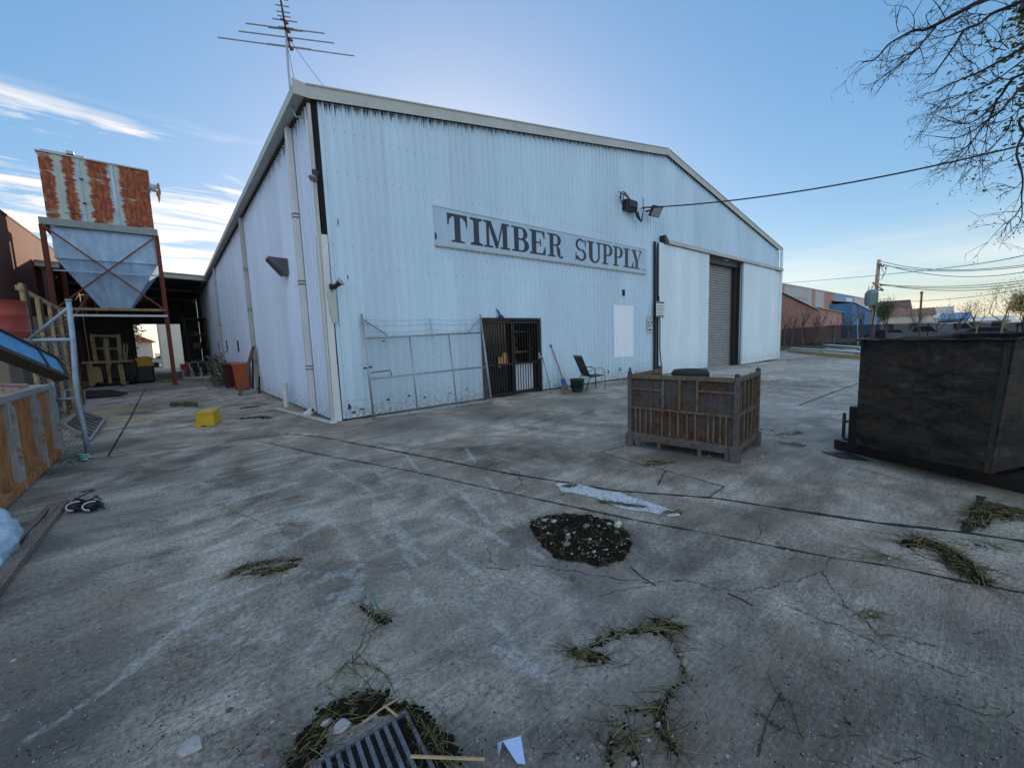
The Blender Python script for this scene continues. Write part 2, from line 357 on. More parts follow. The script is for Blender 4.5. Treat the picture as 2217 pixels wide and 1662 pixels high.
# moss and green damp
for px, py, r, k in [(2050, 1030, .35, .9), (1950, 1010, .4, .8), (2130, 1100, .3, 1), (2190, 1080, .3, .9), (1880, 1000, .3, .5), (1640, 1420, .4, .3), (1450, 1560, .35, .5), (300, 960, 1.0, .7), (240, 920, 1.2, .6), (640, 910, .7, .7), (560, 940, .5, .5), (700, 905, .35, .8), (700, 1500, .25, .5), (2050, 1500, .5, .35), (180, 985, .5, .6), (2150, 1160, .4, .7)]: spot(MOSS, px, py, r, k)
# dark damp
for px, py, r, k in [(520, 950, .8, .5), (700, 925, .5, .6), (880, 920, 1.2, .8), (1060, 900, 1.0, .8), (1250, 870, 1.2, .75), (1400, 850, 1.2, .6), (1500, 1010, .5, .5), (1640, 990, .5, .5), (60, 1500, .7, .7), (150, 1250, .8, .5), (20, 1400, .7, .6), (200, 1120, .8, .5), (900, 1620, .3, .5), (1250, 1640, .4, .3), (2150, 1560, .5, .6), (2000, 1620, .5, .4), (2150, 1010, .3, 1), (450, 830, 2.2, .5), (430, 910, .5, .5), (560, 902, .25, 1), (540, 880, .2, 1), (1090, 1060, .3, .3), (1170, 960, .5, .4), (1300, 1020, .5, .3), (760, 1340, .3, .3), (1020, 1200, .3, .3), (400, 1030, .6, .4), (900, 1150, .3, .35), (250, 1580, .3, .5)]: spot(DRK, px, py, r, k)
# brown tinge and the yellow patch by the shed
for px, py, r, k in [(1130, 950, .5, .7), (1000, 960, .5, .5), (450, 1240, .5, .8), (300, 1290, .5, .6), (700, 1180, .5, .5), (1500, 1100, .5, .6), (1700, 1120, .5, .6), (1900, 1230, .5, .9), (2060, 1290, .4, .9), (1850, 1270, .3, .7), (430, 960, 1.2, .5), (600, 1400, .3, .5), (1050, 1470, .3, .4), (330, 870, 2, .6), (900, 1380, .3, .3), (800, 950, .8, .4), (1300, 1060, .4, .6), (1420, 1080, .4, .5)]: spot(BRN, px, py, r, k)
stroke(BRN, [(640, 955), (900, 1000), (1200, 1062), (1500, 1115), (1800, 1165), (2217, 1230)], .22, .75)
for px, py, r, k in [(1480, 985, .55, 1), (1600, 960, .5, .8), (1900, 960, .6, .9), (2100, 1010, .5, 1), (60, 1620, .5, .9), (2180, 1640, .4, .9), (1900, 1640, .4, .5), (2190, 1400, .5, .7), (30, 1200, .5, .8), (450, 905, .25, .8), (120, 1020, .4, .9), (200, 940, .5, .7), (1250, 852, .8, .8), (1050, 885, .8, .8), (640, 1620, .25, .8), (1000, 1640, .25, .8), (300, 1480, .5, .4), (1650, 1500, .6, .4), (1300, 1480, .4, .35), (1850, 1450, .4, .4), (560, 1230, .3, .5), (700, 1300, .4, .4), (850, 1180, .35, .4), (350, 840, 3, .8)]: spot(DRK, px, py, r, k)  # painted contact shade under objects and darkened bottom corners, with some plain dark blotches
spot(YEL, 215, 893, 1.1, 1, .9); spot(YEL, 290, 905, .7, .7, .7)
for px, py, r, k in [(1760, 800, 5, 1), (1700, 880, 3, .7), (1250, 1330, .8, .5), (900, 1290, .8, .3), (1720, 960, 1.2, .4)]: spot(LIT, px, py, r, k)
for nm, a, b, c in (('stain_shade', WHT, MOSS, DRK), ('tint', BRN, YEL, LIT)):
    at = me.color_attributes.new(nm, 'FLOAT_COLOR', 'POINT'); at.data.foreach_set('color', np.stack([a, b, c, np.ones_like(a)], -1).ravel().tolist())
t = NT('worn_concrete')
n_big = t.noise(0.35, 5, 0.6, 0.4); n_mid = t.noise(2.2, 8, 0.62, 0.5); n_str = t.noise(3.0, 7, 0.65, 0.4, t.map((0.5, 3.0, 1), (0, 0, R_(-38)))); n_fine = t.noise(38, 6, 0.75); n_pit = t.noise(95, 4, 0.7); n_brush = t.noise(14, 5, 0.7, 0.6, t.map((1, 6, 1), (0, 0, R_(25))))
f = t.math('ADD', t.math('MULTIPLY', n_mid, 0.42), t.math('ADD', t.math('MULTIPLY', n_str, 0.22), t.math('MULTIPLY', n_big, 0.36)))
col = t.ramp(f, [(0.38, (0.165, 0.142, 0.115)), (0.49, (0.36, 0.318, 0.268)), (0.60, (0.66, 0.60, 0.52))])
col = t.mix(0.75, col, t.ramp(n_fine, [(0.37, 0.38), (0.5, 1.0), (0.63, 1.6)]), 'MULTIPLY')
col = t.mix(0.5, col, t.ramp(n_brush, [(0.36, 0.76), (0.64, 1.22)]), 'MULTIPLY')
n_pat = t.noise(0.8, 7, 0.6, 0.8, t.map((1, 1, 1), (0, 0, 0), (5, 3, 0))); n_pat2 = t.noise(1.3, 8, 0.65, 0.6, t.map((1, 1, 1), (0, 0, 0), (1, 9, 0)))
col = t.mix(1.0, col, t.ramp(n_pat, [(0.38, (0.56, 0.55, 0.53)), (0.47, (0.95, 0.94, 0.92)), (0.6, (1.12, 1.12, 1.12))]), 'MULTIPLY'); col = t.mix(t.math('MULTIPLY', t.ramp(n_pat2, [(0.52, 0.0), (0.62, 1.0)]), 0.42), col, (0.30, 0.225, 0.175))
st = t.attr('stain_shade'); ti = t.attr('tint')
def rag(a, n, k=1.6, off=0.62): return t.math('MULTIPLY', t.math('SUBTRACT', t.math('ADD', a, n), off), k, clamp=True)
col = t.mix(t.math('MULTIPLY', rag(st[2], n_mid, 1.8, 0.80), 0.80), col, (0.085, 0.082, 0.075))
col = t.mix(t.math('MULTIPLY', rag(ti[0], n_mid, 1.2, 0.75), 0.40), col, (0.40, 0.29, 0.23))
col = t.mix(t.math('MULTIPLY', rag(st[1], n_str, 1.3, 0.75), 0.72), col, (0.14, 0.17, 0.08))
col = t.mix(t.math('MULTIPLY', rag(ti[1], n_str, 1.5, 0.7), 0.65), col, (0.55, 0.38, 0.12))
n_rag = t.noise(5, 8, 0.75, 0.8); wh = t.math('MULTIPLY', t.math('MULTIPLY', t.math('SUBTRACT', t.math('ADD', t.math('MULTIPLY', st[0], 0.70), n_rag), 0.74), 4.5, clamp=True), t.math('MULTIPLY', st[0], 1.6, clamp=True)); wh = t.math('MULTIPLY', wh, t.ramp(n_fine, [(0.38, 0.15), (0.58, 1.0)]))
col = t.mix(t.math('MULTIPLY', wh, 0.55), col, (0.72, 0.74, 0.76))
scr = t.noise(1.5, 9, 0.7, 1.2, t.map((0.7, 4.5, 1), (0, 0, R_(-30))))
col = t.mix(t.math('MULTIPLY', t.ramp(scr, [(0.60, 0.0), (0.68, 1.0)]), 0.30), col, (0.62, 0.63, 0.64))
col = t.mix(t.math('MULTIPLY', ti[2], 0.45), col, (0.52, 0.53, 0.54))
col = t.mix(t.ramp(n_pit, [(0.62, 0.0), (0.68, 0.75)]), col, (0.09, 0.09, 0.09))
t.bump(t.math('ADD', t.math('MULTIPLY', n_fine, 0.6), t.math('ADD', n_brush, t.math('MULTIPLY', n_pit, 0.5))), 1.0, 0.02)
rg = t.ramp(rag(st[2], n_mid, 1.3, 0.75), [(0, 0.85), (1, 0.6)])
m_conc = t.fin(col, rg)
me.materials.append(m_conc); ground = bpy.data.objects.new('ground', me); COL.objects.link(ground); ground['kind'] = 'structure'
# dirt verge under the far fence, road beyond
m_grass = mk('rough_grass', (0.05, 0.07, 0.025), 0.5, 3, 0.95, bump=0.6)
m_road = mk('asphalt_road', (0.05, 0.05, 0.052), 0.2, 6, 0.9)
def sheet(name, poly, z, mat):
    b = MB(); b.face([(p[0], p[1], gz(p[0], p[1]) + z) for p in poly]); return b.build(name, mat, kind='structure')
sheet('verge', [(29.6, 17.0), (36.5, 12.5), (41.5, 11.2), (47.0, 5.0), (47.5, -25), (56, -25), (56, 60), (29.6, 60)], 0.006, m_grass)
sheet('road', [(56.0, -200), (64, -200), (64, 300), (56, 300)], 0.012, m_road)
# joints and cracks in the slab
m_joint = mk('joint_dirt', (0.018, 0.018, 0.015), 0.5, 20, 0.95, bump=0.4)
m_crack = mk('crack_line', (0.035, 0.035, 0.035), 0.4, 20, 0.95, bump=0)
def groove(b, pix, w, jag=0.3, zz=0.004, seed=1, st=0.07, dev=0.0):
    r = random.Random(seed); P = [G(*p) for p in pix]; pts = []
    for a, c in zip(P, P[1:]):
        L = (c - a).length; stp = max(st, L / 260); n = max(2, int(L / stp))
        for i in range(n): pts.append(a.lerp(c, i / n))
    pts.append(P[-1]); prev = None
    for i, p in enumerate(pts):
        d = (pts[min(i + 1, len(pts) - 1)] - pts[max(0, i - 1)]); s_ = Vector((-d.y, d.x, 0)).normalized()
        o = dev * (noise.noise(Vector((i * 0.21 + seed, seed, 0))) + 0.5 * noise.noise(Vector((i * 0.7, seed, 3))))
        ww = w * (1 + jag * r.uniform(-1, 1)) * (1 + 0.7 * jag * noise.noise(Vector((i * .15, seed * 2, 1))))
        z = gz(p.x, p.y) + zz; a = Vector((p.x, p.y, z)) + s_ * (ww / 2 + o); c = Vector((p.x, p.y, z)) - s_ * (ww / 2 - o)
        if prev: b.face([prev[0], a, c, prev[1]])
        prev = (a, c)
jb = MB()
groove(jb, [(618, 938), (700, 947), (860, 977), (1100, 1025), (1240, 1047), (1330, 1062), (1545, 1078)], .030, .6, seed=2)
groove(jb, [(1545, 1078), (1700, 1102), (1900, 1132), (2090, 1153), (2217, 1172), (2300, 1185)], .035, .6, seed=3, zz=.0045)
groove(jb, [(560, 955), (700, 985), (900, 1022), (1060, 1058), (1160, 1080), (1380, 1127), (1560, 1160), (1700, 1188), (1800, 1207), (1930, 1226), (2070, 1256), (2217, 1284), (2300, 1300)], .018, .7, seed=4, zz=.005)
groove(jb, [(130, 1003), (300, 982), (420, 965), (540, 949), (625, 939)], .022, .6, seed=5, zz=.0055)
groove(jb, [(316, 841), (285, 900), (234, 988)], .03, .5, seed=6, zz=.006)
groove(jb, [(1364, 962), (1300, 979), (1400, 1008), (1519, 1040), (1568, 1054), (1532, 1078)], .012, .4, seed=7, zz=.0065)
groove(jb, [(1325, 893), (1370, 903)], .02, .4, seed=8); groove(jb, [(370, 932), (420, 918), (470, 905)], .02, .6, seed=9)
groove(jb, [(1640, 838), (1740, 835), (1830, 841)], .03, .3, seed=10); groove(jb, [(1730, 878), (1858, 830)], .03, .3, seed=11, zz=.006); groove(jb, [(1640, 880), (1730, 878), (1850, 890)], .02, .3, seed=12)
groove(jb, [(2090, 1153), (2125, 1075)], .05, .6, seed=13, zz=.007)
jb.build('pavement_joints', m_joint, kind='structure')
cb_ = MB()
groove(cb_, [(1050, 1228), (1100, 1233), (1135, 1220), (1230, 1235), (1300, 1247), (1400, 1262), (1480, 1255), (1545, 1275)], .005, .8, seed=21, st=.02, dev=.03)
groove(cb_, [(1545, 1275), (1620, 1280), (1700, 1262), (1780, 1240), (1800, 1207)], .004, .8, seed=22, st=.02, dev=.03)
groove(cb_, [(1780, 1240), (1830, 1310), (1900, 1370), (2030, 1400)], .005, .8, seed=23, st=.02, dev=.03, zz=.0045)
groove(cb_, [(1700, 1310), (1850, 1370), (1960, 1420), (2100, 1470)], .004, .8, seed=24, st=.02, dev=.03)
groove(cb_, [(1640, 1640), (1660, 1560), (1690, 1500)], .004, .8, seed=25, st=.02, dev=.01)
groove(cb_, [(1120, 1020), (1130, 1050), (1085, 1075)], .006, .8, seed=26, st=.02, dev=.03); groove(cb_, [(1440, 1020), (1425, 1050)], .014, .8, seed=27, st=.02, dev=.02)
groove(cb_, [(560, 1280), (650, 1260), (760, 1215), (900, 1230)], .003, .8, seed=28, st=.02, dev=.04); groove(cb_, [(470, 1090), (560, 1130), (680, 1140)], .004, .8, seed=29, st=.02, dev=.04)
groove(cb_, [(1960, 1500), (2080, 1530), (2217, 1580)], .003, .8, seed=30, st=.02, dev=.03); groove(cb_, [(880, 1010), (960, 1060), (1040, 1140), (1070, 1228)], .003, .9, seed=31, st=.02, dev=.05)
groove(cb_, [(1640, 1130), (1650, 1160), (1690, 1180)], .004, .9, seed=32, st=.02, dev=.02); groove(cb_, [(1290, 1290), (1440, 1260)], .003, .9, seed=33, st=.02, dev=.04)
cb_.build('pavement_cracks', m_crack, kind='structure')
# ================================================================== warehouse
YF, XL, XR, ZE = 8.60, 2.46, 28.5, 6.16
AX, AZ = 15.35, 8.36
def ztop(x): return ZE + (AZ - ZE) * (1 - abs(x - AX) / (AX - XL if x < AX else XR - AX))
wh_ = thing('warehouse', 'large white corrugated metal warehouse with gable roof and cream trim', 'warehouse', (XL, YF, 0))
def ribbed(b, org, u, nrm, L, z0f, z1f, pitch=0.19, start=0.0, holes=()):
    """trapezoid ribs of sheet metal; holes = [(s0, s1, zlo, zhi)]"""
    pr = [(start, 0)]; s_ = start + pitch * 0.5
    while s_ + 0.03 < L: pr += [(s_ - 0.026, 0), (s_ - 0.014, 0.034), (s_ + 0.014, 0.034), (s_ + 0.026, 0)]; s_ += pitch
    pr.append((L, 0)); cuts = sorted({h[0] for h in holes} | {h[1] for h in holes}); res = []
    for a, c in zip(pr, pr[1:]):
        ks = [q for q in cuts if a[0] + 1e-5 < q < c[0] - 1e-5]; last = a
        for q in ks:
            tt = (q - a[0]) / (c[0] - a[0]); p = (q, a[1] + (c[1] - a[1]) * tt); res.append((last, p)); last = p
        res.append((last, c))
    org = Vector(org); u = Vector(u); nrm = Vector(nrm)
    for a, c in res:
        mid = (a[0] + c[0]) / 2; z0a, z0c, z1a, z1c = z0f(a[0]), z0f(c[0]), z1f(a[0]), z1f(c[0]); segs = [((z0a, z0c), (z1a, z1c))]
        for h in holes:
            if h[0] <= mid <= h[1]:
                ns = []
                for lo, hi in segs:
                    if h[2] > lo[0]: ns.append((lo, (h[2], h[2])))
                    if h[3] < hi[0]: ns.append(((h[3], h[3]), hi))
                segs = ns
        for lo, hi in segs:
            def P(q, z): return org + u * q[0] + nrm * q[1] + Vector((0, 0, z))
            b.face([P(a, lo[0]), P(c, lo[1]), P(c, hi[1]), P(a, hi[0])])
DX0, DX1, DZ = 6.30, 8.28, 2.07
RX0, RX1, RZ = 18.5, 22.7, 5.0
b = MB()
fx0 = 2.62
ribbed(b, (fx0, YF, 0), (1, 0, 0), (0, -1, 0), XR - fx0, lambda s: gz(fx0 + s, YF) - 0.05 + 0.09, lambda s: ztop(fx0 + s), start=0, holes=[(DX0 - fx0, DX1 - fx0, -1, DZ), (RX0 - fx0, RX1 - fx0, -1, RZ)])
b.mi = 1                                      # screw heads in rows along the girts
for zz_ in (0.42, 1.15, 1.95, 3.15, 3.55, 4.95, 5.75):
    x = fx0 + 0.095
    while x < XR - 0.1:
        if not (DX0 < x < DX1 and zz_ < DZ) and not (x > 14.3 and zz_ < 5.1) and not (5.0 < x < 13.9 and 3.75 < zz_ < 4.75) and zz_ < ztop(x) - 0.1:
            b.box((x + rnd.uniform(-.01, .01), YF - 0.037, zz_ + rnd.uniform(-.012, .012)), (0.014, 0.008, 0.014))
        x += 0.19
b.mi = 2                                      # mould streaks hanging below the barge flashing
x = fx0 + 0.06; k = 0
while x < XR - 0.3:
    n_ = rnd.choice((2, 3, 3))
    for i in range(n_):
        xx = x + 0.07 + 0.115 * (i + rnd.random() * 0.6) / n_; h = rnd.uniform(0.05, 0.22) * (1.1 if x < 7 else 0.6); w = rnd.uniform(0.008, 0.02); zt = ztop(xx) - 0.02
        b.face([(xx - w, YF - 0.0025, zt), (xx + w, YF - 0.0025, zt), (xx + w * 0.2, YF - 0.0025, zt - h)])
    x += 0.19
for (x, z, w, h) in ((2.75, 0.28, .10, .16), (2.84, .16, .09, .05), (3.02, .20, .16, .035), (3.25, .1, .05, .09), (3.6, .33, .12, .05), (4.1, .36, .1, .04), (4.5, .28, .07, .05), (5.2, .3, .1, .04), (5.7, .34, .05, .06), (11.6, .33, .10, .12), (12.25, .34, .16, .16), (12.9, .30, .18, .15), (13.3, .2, .05, .1), (8.6, .22, .12, .04), (9.2, .18, .08, .05), (10.4, .2, .1, .04), (2.83, 4.0, .02, .16), (2.9, 4.05, .015, .05), (2.93, 2.93, .05, .07), (3.6, 1.62, .10, .03), (3.66, 1.52, .03, .16)):
    n = 9; pts = [(x + w / 2 * math.cos(q * 2 * math.pi / n) * rnd.uniform(.6, 1.2), YF - 0.031, z + h / 2 * math.sin(q * 2 * math.pi / n) * rnd.uniform(.6, 1.2)) for q in range(n)]; b.face(pts)
q_ = random.Random(5); x = fx0 + .095 + .026
while x < XR - .4:
    if q_.random() < .25: zt = ztop(x) - .03; b.face([(x + .002, YF - .0027, zt), (x + .007, YF - .0027, zt), (x + .005, YF - .0027, max(DZ + .2, zt - q_.uniform(.8, 3.6)))])
    x += .19
b.build('front_wall', [m_wall, m_screw, m_grime], wh_)
# long side wall down the yard
b = MB(); LEN = 48 - YF
ribbed(b, (XL, 48, 0), (0, -1, 0), (-1, 0, 0), LEN - 0.02, lambda s: gz(XL, 48 - s) + 0.05, lambda s: ZE - 0.02)
b.mi = 1
for zz_ in (1.28, 2.75, 4.2):
    y = 8.8
    while y < 34: b.box((XL - 0.029, y, zz_), (0.008, 0.014, 0.014)); y += 0.19
b.mi = 2; y = 8.7
while y < 40:
    for i in range(3):
        yy = y + rnd.uniform(0, .17); h = rnd.uniform(.05, .3); w = rnd.uniform(.01, .025); b.face([(XL - 0.0285 * (i % 2) - .003, yy - w, ZE - .1), (XL - 0.0285 * (i % 2) - .003, yy + w, ZE - .1), (XL - 0.0285 * (i % 2) - .003, yy + w * .2, ZE - .1 - h)])
    y += .19
b.build('side_wall', [m_wall2, m_screw, m_grime], wh_)
b = MB(); b.face([(XR, YF, -0.3), (XR, 48, -0.3), (XR, 48, ZE), (XR, YF, ZE)]); b.face([(XL, 48, -0.3), (XL, 48, ZE), (AX, 48, AZ), (XR, 48, ZE), (XR, 48, -0.3)]); b.build('rear_wall', m_wall2, wh_)
b = MB(); b.prism([(XL - .22, YF - .1, ZE + .14), (AX, YF - .1, AZ + .16), (AX, 48.2, AZ + .16), (XL - .22, 48.2, ZE + .14)], (0, 0, .03)); b.build('roof', m_trim, wh_)
b = MB(); b.prism([(AX + .005, YF - .1, AZ + .16), (XR + .2, YF - .1, ZE + .14), (XR + .2, 48.2, ZE + .14), (AX + .005, 48.2, AZ + .16)], (0, 0, .03)); b.build('roof', m_trim, wh_)
# barge boards, two lengths each with a lap
def barge(p0, p1):
    b = MB(); p0 = Vector(p0); p1 = Vector(p1); n = 4
    for i in range(n):
        a = p0.lerp(p1, i / n); c = p0.lerp(p1, (i + 1) / n) + (p1 - p0).normalized() * 0.03; o = 0.003 * (i % 2)
        b.prism([a + Vector((0, -o, -.12)), c + Vector((0, -o, -.12)), c + Vector((0, -o, .12)), a + Vector((0, -o, .12))], (0, .012, 0))
        b.prism([a + Vector((0, -o - .02, .11)), c + Vector((0, -o - .02, .11)), c + Vector((0, -o - .02, .135)), a + Vector((0, -o - .02, .135))], (0, .03, 0))
    b.build('barge_board', m_trim, wh_)
barge((XL - .05, YF - .12, ZE + .09), (AX, YF - .12, AZ + .11)); barge((AX + .01, YF - .12, AZ + .11), (XR + .2, YF - .12, ZE + .09))
b = MB(); b.prism([(AX - .14, YF - .135, AZ + .0), (AX + .14, YF - .135, AZ - .0), (AX + .14, YF - .135, AZ + .22), (AX, YF - .135, AZ + .26), (AX - .14, YF - .135, AZ + .22)], (0, .01, 0)); b.build('ridge_cap', m_trim, wh_)
b = MB()                                      # box gutter with soffit and stop end
b.prism([(XL - .27, YF - .12, ZE - .02), (XL - .26, YF - .12, ZE + .17), (XL - .235, YF - .12, ZE + .17), (XL - .235, YF - .12, ZE), (XL - .08, YF - .12, ZE), (XL - .08, YF - .12, ZE - .02)], (0, 36, 0))
b.prism([(XL - .275, YF - .135, ZE - .03), (XL - .285, YF - .135, ZE + .23), (XL - .05, YF - .135, ZE + .21), (XL - .03, YF - .135, ZE - .03)], (0, .014, 0))
b.build('gutter', m_trim, wh_)
b = MB(); b.b2((XL - .085, YF - .1, ZE - .06), (XL + .02, 47.9, ZE - .045)); b.build('soffit', m_grime, wh_)
for y, w in ((9.83, .14), (17.25, .15), (28.2, .16), (40.0, .16)):
    b = MB(); g0 = gz(XL, y); b.b2((XL - .15, y - w / 2, g0 + .1), (XL - .035, y + w / 2, ZE - .03)); b.bar((XL - .09, y, g0 + .16), (XL - .28, y, g0 + .03), w, .10, side=(0, 1, 0))
    p = b.build('downpipe', m_white if y < 12 else m_trim, wh_, bevel=.008)
    for z in (1.05, 2.9, 4.3) if y < 18 else (2.9,):
        c = MB(); 
        for dz in (0, .07): c.b2((XL - .157, y - w / 2 - .012, z + dz), (XL - .03, y + w / 2 + .012, z + dz + .02))
        c.build('pipe_strap', m_screw, p)
for y, z, w, h in ((22.0, 1.45, .35, .5), (26.5, 1.5, .35, .55), (31.0, 1.5, .35, .55)):
    b = MB(); b.b2((XL - .045, y - w / 2, z), (XL - .03, y + w / 2, z + h)); o = b.build('wall_vent', m_black, wh_)
    c = MB()
    for i in range(6): c.b2((XL - .052, y - w / 2, z + .04 + i * .08), (XL - .046, y + w / 2, z + .055 + i * .08))
    c.build('louvre', m_screw, o)
# gap and loose flashing at the corner
b = MB(); b.face([(2.49, YF - .012, ZE - .03), (2.615, YF - .012, ZE + .0), (2.60, YF - .012, 3.70), (2.52, YF - .012, 3.70)]); b.face([(2.56, YF - .013, 3.60), (2.61, YF - .013, 3.6), (2.585, YF - .013, 2.95), (2.57, YF - .013, 2.95)]); b.face([(2.575, YF - .014, 2.2), (2.61, YF - .014, 2.2), (2.60, YF - .014, 0.10), (2.57, YF - .014, .10)])
b.build('corner_gap', m_black, wh_)
b = MB(); b.b2((XL - .03, YF - .03, .05), (XL + .03, YF + .02, ZE - .05)); b.build('corner_trim', m_trim, wh_)
b = MB(); b.prism([(XL + .02, YF - .04, 3.72), (2.60, YF - .04, 3.72), (2.58, YF - .045, 1.3), (2.585, YF - .06, .02), (XL - .03, YF - .07, .02), (XL - .01, YF - .05, 1.6)], (0, .008, 0)); b.b2((XL - .05, YF - .05, .02), (XL - .035, YF + .10, 3.7)); b.build('corner_flashing', m_white, wh_)
b = MB(); b.prism([(2.50, YF - .075, 2.62), (2.66, YF - .075, 2.60), (2.655, YF - .075, 2.02), (2.58, YF - .075, 2.0), (2.52, YF - .075, 2.25)], (0, .01, 0)); b.build('patch_plate', m_trim, wh_)
# ---- sliding doors, roller door, track cover
def leaf(x0, x1, z0, z1, y, lean=0):
    b = MB(); ribbed(b, (x0, y, 0), (1, 0, 0), (0, -1, 0), x1 - x0, lambda s: z0, lambda s: z1)
    for (a, c) in (((x0, y - .03, z0), (x0 + .05, y + .05, z1)), ((x1 - .05, y - .03, z0), (x1, y + .05, z1)), ((x0 + .05, y + .002, z0), (x1 - .05, y + .05, z0 + .06))): b.b2(a, c)
    b.mi = 1; x = x0 + .095
    while x < x1 - .1:
        for zz_ in (z0 + .4, z0 + 1.6, z0 + 2.8, z0 + 4): b.box((x, y - .029, zz_), (.014, .008, .014))
        x += .19
    return b.build('sliding_door', [m_leaf, m_screw], wh_)
leaf(14.62, 18.80, gz(16, YF) + .05, 5.02, YF - .17); leaf(22.72, 27.3, -.17, 5.02, YF - .17)
b = MB(); z = -.24; i = 0
while z < RZ - .05:
    n = 5
    for q in range(n):
        a0 = math.pi * q / n; a1 = math.pi * (q + 1) / n
        b.face([(RX0, YF + .32 - .055 * math.sin(a0), z + .125 * q / n), (RX1, YF + .32 - .055 * math.sin(a0), z + .125 * q / n), (RX1, YF + .32 - .055 * math.sin(a1), z + .125 * (q + 1) / n), (RX0, YF + .32 - .055 * math.sin(a1), z + .125 * (q + 1) / n)])
    z += .125
b.build('roller_door', m_roller, wh_)
b = MB(); b.b2((RX1 + .0, YF - .0, -.25), (RX1 + .06, YF + .36, RZ)); b.b2((RX1 - .30, YF + .1, -.25), (RX1 - .002, YF + .26, RZ)); b.b2((RX0 - .06, YF, -.25), (RX0, YF + .36, RZ)); b.b2((RX0, YF + .01, RZ - .25), (RX1, YF + .3, RZ - .002)); b.build('door_jamb', m_blk, wh_)
b = MB(); b.prism([(15.0, YF - .25, 5.02), (28.5, YF - .25, 5.02), (28.5, YF - .25, 5.16), (15.0, YF - .25, 5.16)], (0, .01, 0)); b.prism([(15.0, YF - .25, 5.162), (28.5, YF - .25, 5.162), (28.5, YF - .03, 5.21), (15.0, YF - .03, 5.21)], (0, 0, .01)); b.build('track_cover', m_trim, wh_)
b = MB(); b.b2((15.0, YF - .22, 5.0), (28.4, YF - .06, 5.015)); b.prism([(14.9, YF - .26, 5.03), (15.25, YF - .26, 5.03), (15.1, YF - .26, 5.2), (14.95, YF - .26, 5.32), (14.85, YF - .26, 5.3)], (0, .2, 0)); b.build('door_track', m_blk, wh_)
b = MB(); b.b2((27.35, YF - .1, -.2), (28.45, YF - .06, 5.0)); b.b2((28.3, YF - .2, -.22), (28.52, YF - .1, ZE)); b.build('end_panel', m_leaf, wh_)
b = MB(); b.b2((14.44, YF - .10, gz(14, 8)), (14.53, YF - .04, 5.05)); b.b2((14.57, YF - .17, gz(14, 8)), (14.60, YF - .13, 5.0)); b.tube([(14.57, YF - .2, 3.0), (14.63, YF - .22, 1.8), (14.62, YF - .22, 1.0), (14.75, YF - .24, .1)], .02); b.build('door_channel', m_blk, wh_)
b = MB(); ribbed(b, (11.9, YF - .016, 0), (1, 0, 0), (0, -1, 0), 1.24, lambda s: .78, lambda s: 2.62, start=.02); b.build('skylight_sheet', mk('fresh_white', (.86, .90, .98), .03, 2, .4), wh_)
b = MB(); b.b2((12.42, YF - .04, 2.95), (12.58, YF - .031, 3.16)); b.build('wall_hole', m_black, wh_)
# ---- security door
yd = YF - .05
dr = MB()
for a, c in (((DX0 - .07, yd, 0), (DX0 - .0, YF + .05, DZ + .07)), ((DX1, yd, 0), (DX1 + .07, YF + .05, DZ + .07)), ((DX0, yd, DZ), (DX1, YF + .05, DZ + .07))): dr.b2(a, c)
door = dr.build('door_frame', m_steel, wh_)
xm = (DX0 + DX1) / 2
for x0, x1, kind in ((DX0 + .01, xm - .01, 0), (xm + .01, DX1 - .01, 1)):
    q = MB(); y = yd + .015
    for a, c in (((x0, y, .05), (x0 + .05, y + .035, DZ - .02)), ((x1 - .05, y, .05), (x1, y + .035, DZ - .02)), ((x0 + .05, y, .05), (x1 - .05, y + .035, .11)), ((x0 + .05, y, DZ - .08), (x1 - .05, y + .035, DZ - .02)), ((x0 + .05, y + .002, .86), (x1 - .05, y + .033, .91))): q.b2(a, c)
    n = 9
    for i in range(1, n):
        xx = x0 + .05 + (x1 - x0 - .1) * i / n; q.b2((xx - .009, y + .008, .11), (xx + .009, y + .027, .86)); q.b2((xx - .009, y + .008, .91), (xx + .009, y + .027, DZ - .08))
    lf = q.build('barred_door', m_steel, wh_)
    if kind: c = MB(); c.b2((x1 - .06, y - .05, .95), (x1 - .02, y, 1.15)); c.b2((x1 - .03, y - .07, 1.0), (x1 + .06, y - .02, 1.06)); c.build('lock', m_alu, lf)
b = MB(); b.b2((DX0, YF + .08, .02), (xm, YF + .10, DZ)); b.build('glass_door', m_glass, wh_)
b = MB(); b.b2((xm, YF + .06, .02), (xm + .05, YF + .12, DZ)); b.b2((DX1 - .10, YF + .06, .02), (DX1, YF + .12, DZ)); b.build('inner_frame', m_steel, wh_)
b = MB(); b.b2((xm + .06, YF + .13, .10), (DX1 - .13, YF + .14, .84)); b.build('white_panel', mk('white_board', (.75, .80, .9), .08, 2, .3), wh_)
b = MB(); b.b2((DX0 - 1, YF + 2.6, 0), (DX1 + 2, YF + 2.7, 3.2)); b.b2((DX0 - 1, YF + .3, 3.0), (DX1 + 2, YF + 2.6, 3.1)); b.build('inner_partition', m_purlin, wh_)
